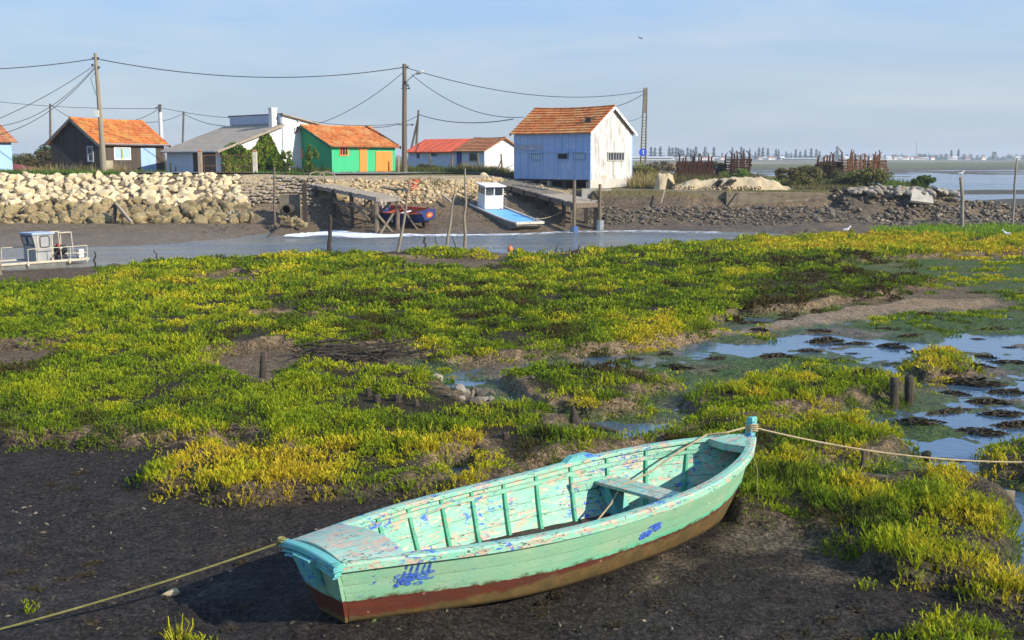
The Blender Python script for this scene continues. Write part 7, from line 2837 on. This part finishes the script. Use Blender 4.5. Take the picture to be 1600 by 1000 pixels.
for k, (px_, D_, rx, rz, lb, c0, c1) in enumerate((
    (30, 95, 1.6, .8, 'olive scrub just right of the pale blue shed', BR, (.11, .11, .045)),
    (50, 97, 1.9, .9, 'dark green scrub in the gap between the two left sheds', DG, (.09, .10, .04)),
    (66, 93, 1.6, .95, 'brown scrub next to the black gable', BR, (.10, .09, .04)),
    (78, 104, 1.5, 1.35, 'tallest dark bush behind the black gable by the thin pole', DG, (.06, .09, .03)),
    (668, 91, 1.2, .35, 'low dark bramble under the blue door house wall', BR, (.10, .10, .04)))):
    shrub(px_, 264, D_, rx, rx * .8, rz, lb, c0, c1, .10, 1200, seed=50 + k, clumps=18)
b = MB()
p = PD(38, 262, 88)
rows = []
for i in range(20):
    t = i / 19
    rows.append([(p.x - 2.6 + 5.0 * t, p.y + 2.2 * q, gz(p.x, p.y) - .1 + max(0, 1.0 - 1.0 * t) * (1 - q * q * .5) + .03 * sin(i * 1.7 + q * 3)) for q in np.linspace(-1, 1, 9)])
b.rows([list(reversed(r)) for r in rows])
tag(b.build('red_heap', mat('red_earth', (.23, .055, .055), (.16, .04, .04), 4, .95, .5, 14), loc=tuple(p)), 'dark red sloping heap in the gap between the two left sheds', 'heap')


def ivy():
    h = GREY_H
    r = np.random.default_rng(8)
    n = 4600
    a = r.uniform(.02, 5.2, n)
    zt = np.minimum(1.75 + a * .36, 3.2) * (.85 + .2 * np.sin(a * 2.1))
    zt = np.where(a > 3.4, zt * np.clip(1 - (a - 3.4) * .38, .3, 1), zt)
    z = zt * r.uniform(0, 1, n) ** .8
    o = .05 + .55 * r.uniform(0, 1, n) * (1 - .6 * z / 3) * (.6 + .4 * np.sin(a * 3 + z * 2))
    p = np.array([h.pt('right', x, y, q) for x, y, q in zip(a, o, z)])
    c = np.array([h.O + h.u * q[0] + h.v * q[1] + Vector((0, 0, q[2])) for q in p])
    d1 = r.normal(size=(n, 3))
    d2 = np.cross(d1, r.normal(size=(n, 3)))
    d1 *= (.115 * r.uniform(.6, 1.3, n) / np.linalg.norm(d1, axis=1))[:, None]
    d2 *= (.085 / np.linalg.norm(d2, axis=1))[:, None]
    V = np.stack([c - d1, c + d2, c + d1, c - d2], 1).reshape(-1, 3)
    t = np.clip(.5 + .5 * np.sin(a * 1.7) * np.cos(z * 2) + r.normal(0, .2, n), 0, 1)[:, None]
    C = np.repeat(np.array((.06, .13, .012)) * (1 - t) + np.array((.24, .30, .03)) * t, 4, 0)
    tag(np_mesh('ivy', V, np.arange(4 * n).reshape(n, 4), LEAF, C), 'mass of bright green ivy covering the side wall of the grey roofed house', 'ivy')


ivy()

# ================================================================== the far shore
FAR_LEAF = leaf_mat('far_leaf', .12)


def far_tree_mesh(kind, seed):
    r = np.random.default_rng(seed)
    n = 420
    if kind == 'tall':
        z = r.uniform(.08, 1, n) ** .9
        w = .20 * np.clip(1.25 - z, .1, 1) ** .8 * (.75 + .35 * np.sin(z * 22 + seed)) * np.minimum(1, z * 6)
    else:
        z = r.uniform(.18, 1, n)
        w = .52 * np.sqrt(np.clip(1 - ((z - .55) / .47) ** 2, .02, 1)) * (.8 + .25 * np.sin(z * 9 + seed))
    a = r.uniform(0, 2 * pi, n)
    q = np.sqrt(r.uniform(.1, 1, n)) * w
    p = np.stack([np.cos(a) * q, np.sin(a) * q, z], -1)
    d1 = r.normal(size=(n, 3))
    d2 = np.cross(d1, r.normal(size=(n, 3)))
    d1 *= (.05 * r.uniform(.6, 1.4, n) / np.linalg.norm(d1, axis=1))[:, None]
    d2 *= (.035 / np.linalg.norm(d2, axis=1))[:, None]
    V = np.stack([p - d1, p + d2, p + d1, p - d2], 1).reshape(-1, 3)
    t = r.uniform(0, 1, n)[:, None]
    C = np.repeat(np.array((.030, .058, .020)) * (1 - t) + np.array((.060, .095, .030)) * t, 4, 0)
    o = np_mesh('crown', V, np.arange(4 * n).reshape(n, 4), FAR_LEAF, C)
    b = MB()
    b.tube([(0, 0, -.1), (0, 0, .3), (0, 0, .9)], [.022, .018, .004], 6)
    root = empty('far_tree', (0, 0, 0))
    o.parent = root
    b.build('trunk', DARKWOOD, root)
    return root


def far_trees():
    tall = [far_tree_mesh('tall', k) for k in (1, 2, 3, 4)]
    wide = [far_tree_mesh('wide', k) for k in (11, 12, 13)]
    used = set()

    def put_tree(protos, k, px, ytop, ybase, D, label, group):
        pr = protos[k % len(protos)]
        o = pr if id(pr) not in used else copy_tree(pr)
        used.add(id(pr))
        p = PD(px, ybase, D)
        hgt = (ybase - ytop) * D / FOC
        o.location = p
        o.scale = (hgt, hgt, hgt)
        o.rotation_euler = (0, 0, rnd.uniform(0, 6.28))
        tag(o, label, 'tree', group)
    row = [(1017, 230), (1023, 231), (1031.5, 229.5), (1045.5, 229.5), (1050.5, 231), (1056, 230.5), (1060, 232), (1064, 233), (1067.5, 235), (1074, 231), (1079, 233), (1083, 234), (1087, 229.5), (1101, 230), (1115, 230), (1144, 231), (1158, 230), (1162, 233), (1171, 233), (1185.5, 231), (1191.5, 231), (1199.5, 232), (1212, 233), (1216, 234), (1228, 237), (1243, 233.5), (1250, 236), (1258, 234), (1267, 232), (1275, 233.5), (1280, 236), (1106, 238), (1128, 239), (1180, 237), (1236, 239)]
    for k, (px, yt) in enumerate(row):
        put_tree(tall, k, px, yt, 249.6, 1250, 'tall narrow tree in the row on the horizon right of the blue hut', 'tall trees of the far shore')
    put_tree(tall, 0, 1307.5, 229, 249.5, 1250, 'lone spiky tree on the horizon left of the tallest rack stack', None)
    put_tree(tall, 2, 1486, 234.5, 249.2, 1250, 'left of two narrow poplars on the horizon at right', None)
    put_tree(tall, 3, 1497, 233.5, 249.2, 1250, 'right of two narrow poplars on the horizon at right', None)
    put_tree(wide, 0, 1553, 237.5, 249.5, 1150, 'biggest round dark tree on the horizon near the right edge', None)
    for k, px in enumerate([1314, 1332, 1395, 1437, 1444, 1452, 1461, 1470, 1478, 1506, 1516, 1527, 1536, 1576, 1588, 1600, 1612, 1630, 1650]):
        put_tree(wide, k + 1, px, 241.5 + rnd.uniform(-1, 1), 249.4, 1350, 'low round tree in the hazy line on the right horizon', 'round trees of the far shore')
    for k, px in enumerate([-40, -22, -5, 24, 30, 36, 43, 51, 60, 68, 76]):
        put_tree(wide, k + 1, px, 240.5 + rnd.uniform(-1, 1.2), 250.5, 1000, 'round tree on the hazy horizon between the two left sheds', 'round trees behind the left sheds')


far_trees()


def far_wood():
    r = np.random.default_rng(5)
    n = 9000
    px = r.uniform(-900, 2500, n)
    D = 1750.
    x = (px - 800) / FOC * D
    top = 4.5 + 3.5 * fbm(px, px * 0, 60, 4, 3) + r.uniform(-.8, 1.2, n)
    z = r.uniform(0, 1, n) * np.maximum(top, 1) + 1
    y = D + r.uniform(-30, 30, n)
    p = np.stack([x, y, z], -1)
    d1 = r.normal(size=(n, 3)) * 1.6
    d2 = r.normal(size=(n, 3)) * 1.3
    V = np.stack([p - d1, p + d2, p + d1, p - d2], 1).reshape(-1, 3)
    C = np.repeat(np.array((.045, .075, .028)) * r.uniform(.6, 1.4, (n, 1)), 4, 0)
    tag(np_mesh('distant_wood', V, np.arange(4 * n).reshape(n, 4), FAR_LEAF, C), 'low hazy band of distant woodland along the horizon', 'wood', kind='stuff')


far_wood()


def far_house(px, w, hh, D, roofm, label, group, wallm=None, flat=False, rz=None):
    p = PD(px, 249.6, D)
    root = empty('far_house' if not flat else 'far_hall', p, label, 'house' if not flat else 'hall', group)
    root.rotation_euler = (0, 0, rnd.uniform(-.5, .5) if rz is None else rz)
    W, Hh, Dp = w * D / FOC, hh * D / FOC, (w * .6) * D / FOC if not flat else 14
    b = MB()
    b.box((0, 0, Hh * .3), (W, Dp, Hh * .7))
    b.build('wall', wallm or W_WHITE, root)
    b = MB()
    b.add([(-W * .54, -Dp * .58, Hh * .62), (W * .54, -Dp * .58, Hh * .62), (W * .54, Dp * .58, Hh * .62), (-W * .54, Dp * .58, Hh * .62), (-W * .54, 0, Hh), (W * .54, 0, Hh)],
          [(0, 1, 5, 4), (2, 3, 4, 5), (0, 4, 3), (1, 2, 5), (3, 2, 1, 0)])
    b.build('roof', roofm, root)
    if not flat:
        b = MB()
        for q in (-.25, .2): b.box((W * q, -Dp / 2 - .03, Hh * .34), (W * .12, .06, Hh * .22))
        b.build('windows', BLACK, root)


R_FAR = [mat('far_red', (.36, .15, .09), (.30, .12, .07)), mat('far_pink', (.42, .24, .17), (.36, .2, .14)), mat('far_white', (.62, .62, .60), (.52, .52, .5))]
far_house(1018, 62, 5.0, 900, R_FAR[2], 'long low white hall on the horizon behind the ladder pole', None, flat=True, rz=.02)
far_house(1066, 18, 4.0, 900, R_FAR[2], 'short low white hall right of the long one on the horizon', None, flat=True, rz=.02)
far_house(1250, 50, 2.8, 950, R_FAR[2], 'long pale shed row on the horizon right of the tall tree row', None, flat=True, rz=.02)
for k, px in enumerate([1052, 1066, 1092, 1100, 1112, 1120, 1128, 1188, 1196, 1203, 1210, 1222, 1290, 1300, 1322, 1350, 1360, 1366, 1373, 1380, 1388, 1393, 1399, 1406, 1412, 1418, 1425, 1432, 1438, 1447, 1456, 1484, 1492, 1512, 1536, 1590, 1606]):
    far_house(px, rnd.uniform(5, 9), rnd.uniform(3.6, 5.5), rnd.uniform(950, 1080), R_FAR[(k * 7) % 3], 'tiny pale house with a tiled roof in the town on the right horizon', 'houses of the far shore')
for k, px in enumerate([-12, 10, 31, 36, 47, 57, 68, 73]):
    far_house(px, rnd.uniform(5, 8), rnd.uniform(3.5, 5), rnd.uniform(600, 680), R_FAR[(k * 5) % 3], 'tiny pale house on the horizon between the two left sheds', 'houses behind the left sheds')
for px, yt, D, lb in ((1432, 219, 1150, 'thin tall mast on the right horizon above the town'), (1105, 222, 1150, 'thin faint mast in the tall tree row on the horizon'), (43, 235, 500, 'thin pale mast between the two left sheds'), (55.5, 239, 500, 'shorter pale mast between the two left sheds')):
    a, c = PD(px, 250, D), PD(px, yt, D)
    b = MB()
    b.tube([a, c], [D * .00045, D * .0003], 6)
    tag(b.build('mast', mat('mast_grey', (.40, .42, .44), (.34, .36, .38)), loc=tuple(a)), lb, 'mast')

# ================================================================== hazy sea air
b = MB()
b.box((0, 1230, 8.5), (3500, 2700, 23))
hz = bpy.data.materials.new('sea_haze')
hz.use_nodes = True
hz.node_tree.nodes.clear()
ho = hz.node_tree.nodes.new('ShaderNodeOutputMaterial')
hv = hz.node_tree.nodes.new('ShaderNodeVolumePrincipled')
hv.inputs['Color'].default_value = (.80, .88, .98, 1)
hv.inputs['Density'].default_value = .00032
hv.inputs['Anisotropy'].default_value = .1
hz.node_tree.links.new(hv.outputs[0], ho.inputs['Volume'])
tag(b.build('haze', hz, loc=(0, 1230, 8.5)), 'thin pale sea haze over the whole scene', 'haze', kind='stuff')
SC.cycles.volume_max_steps = 64
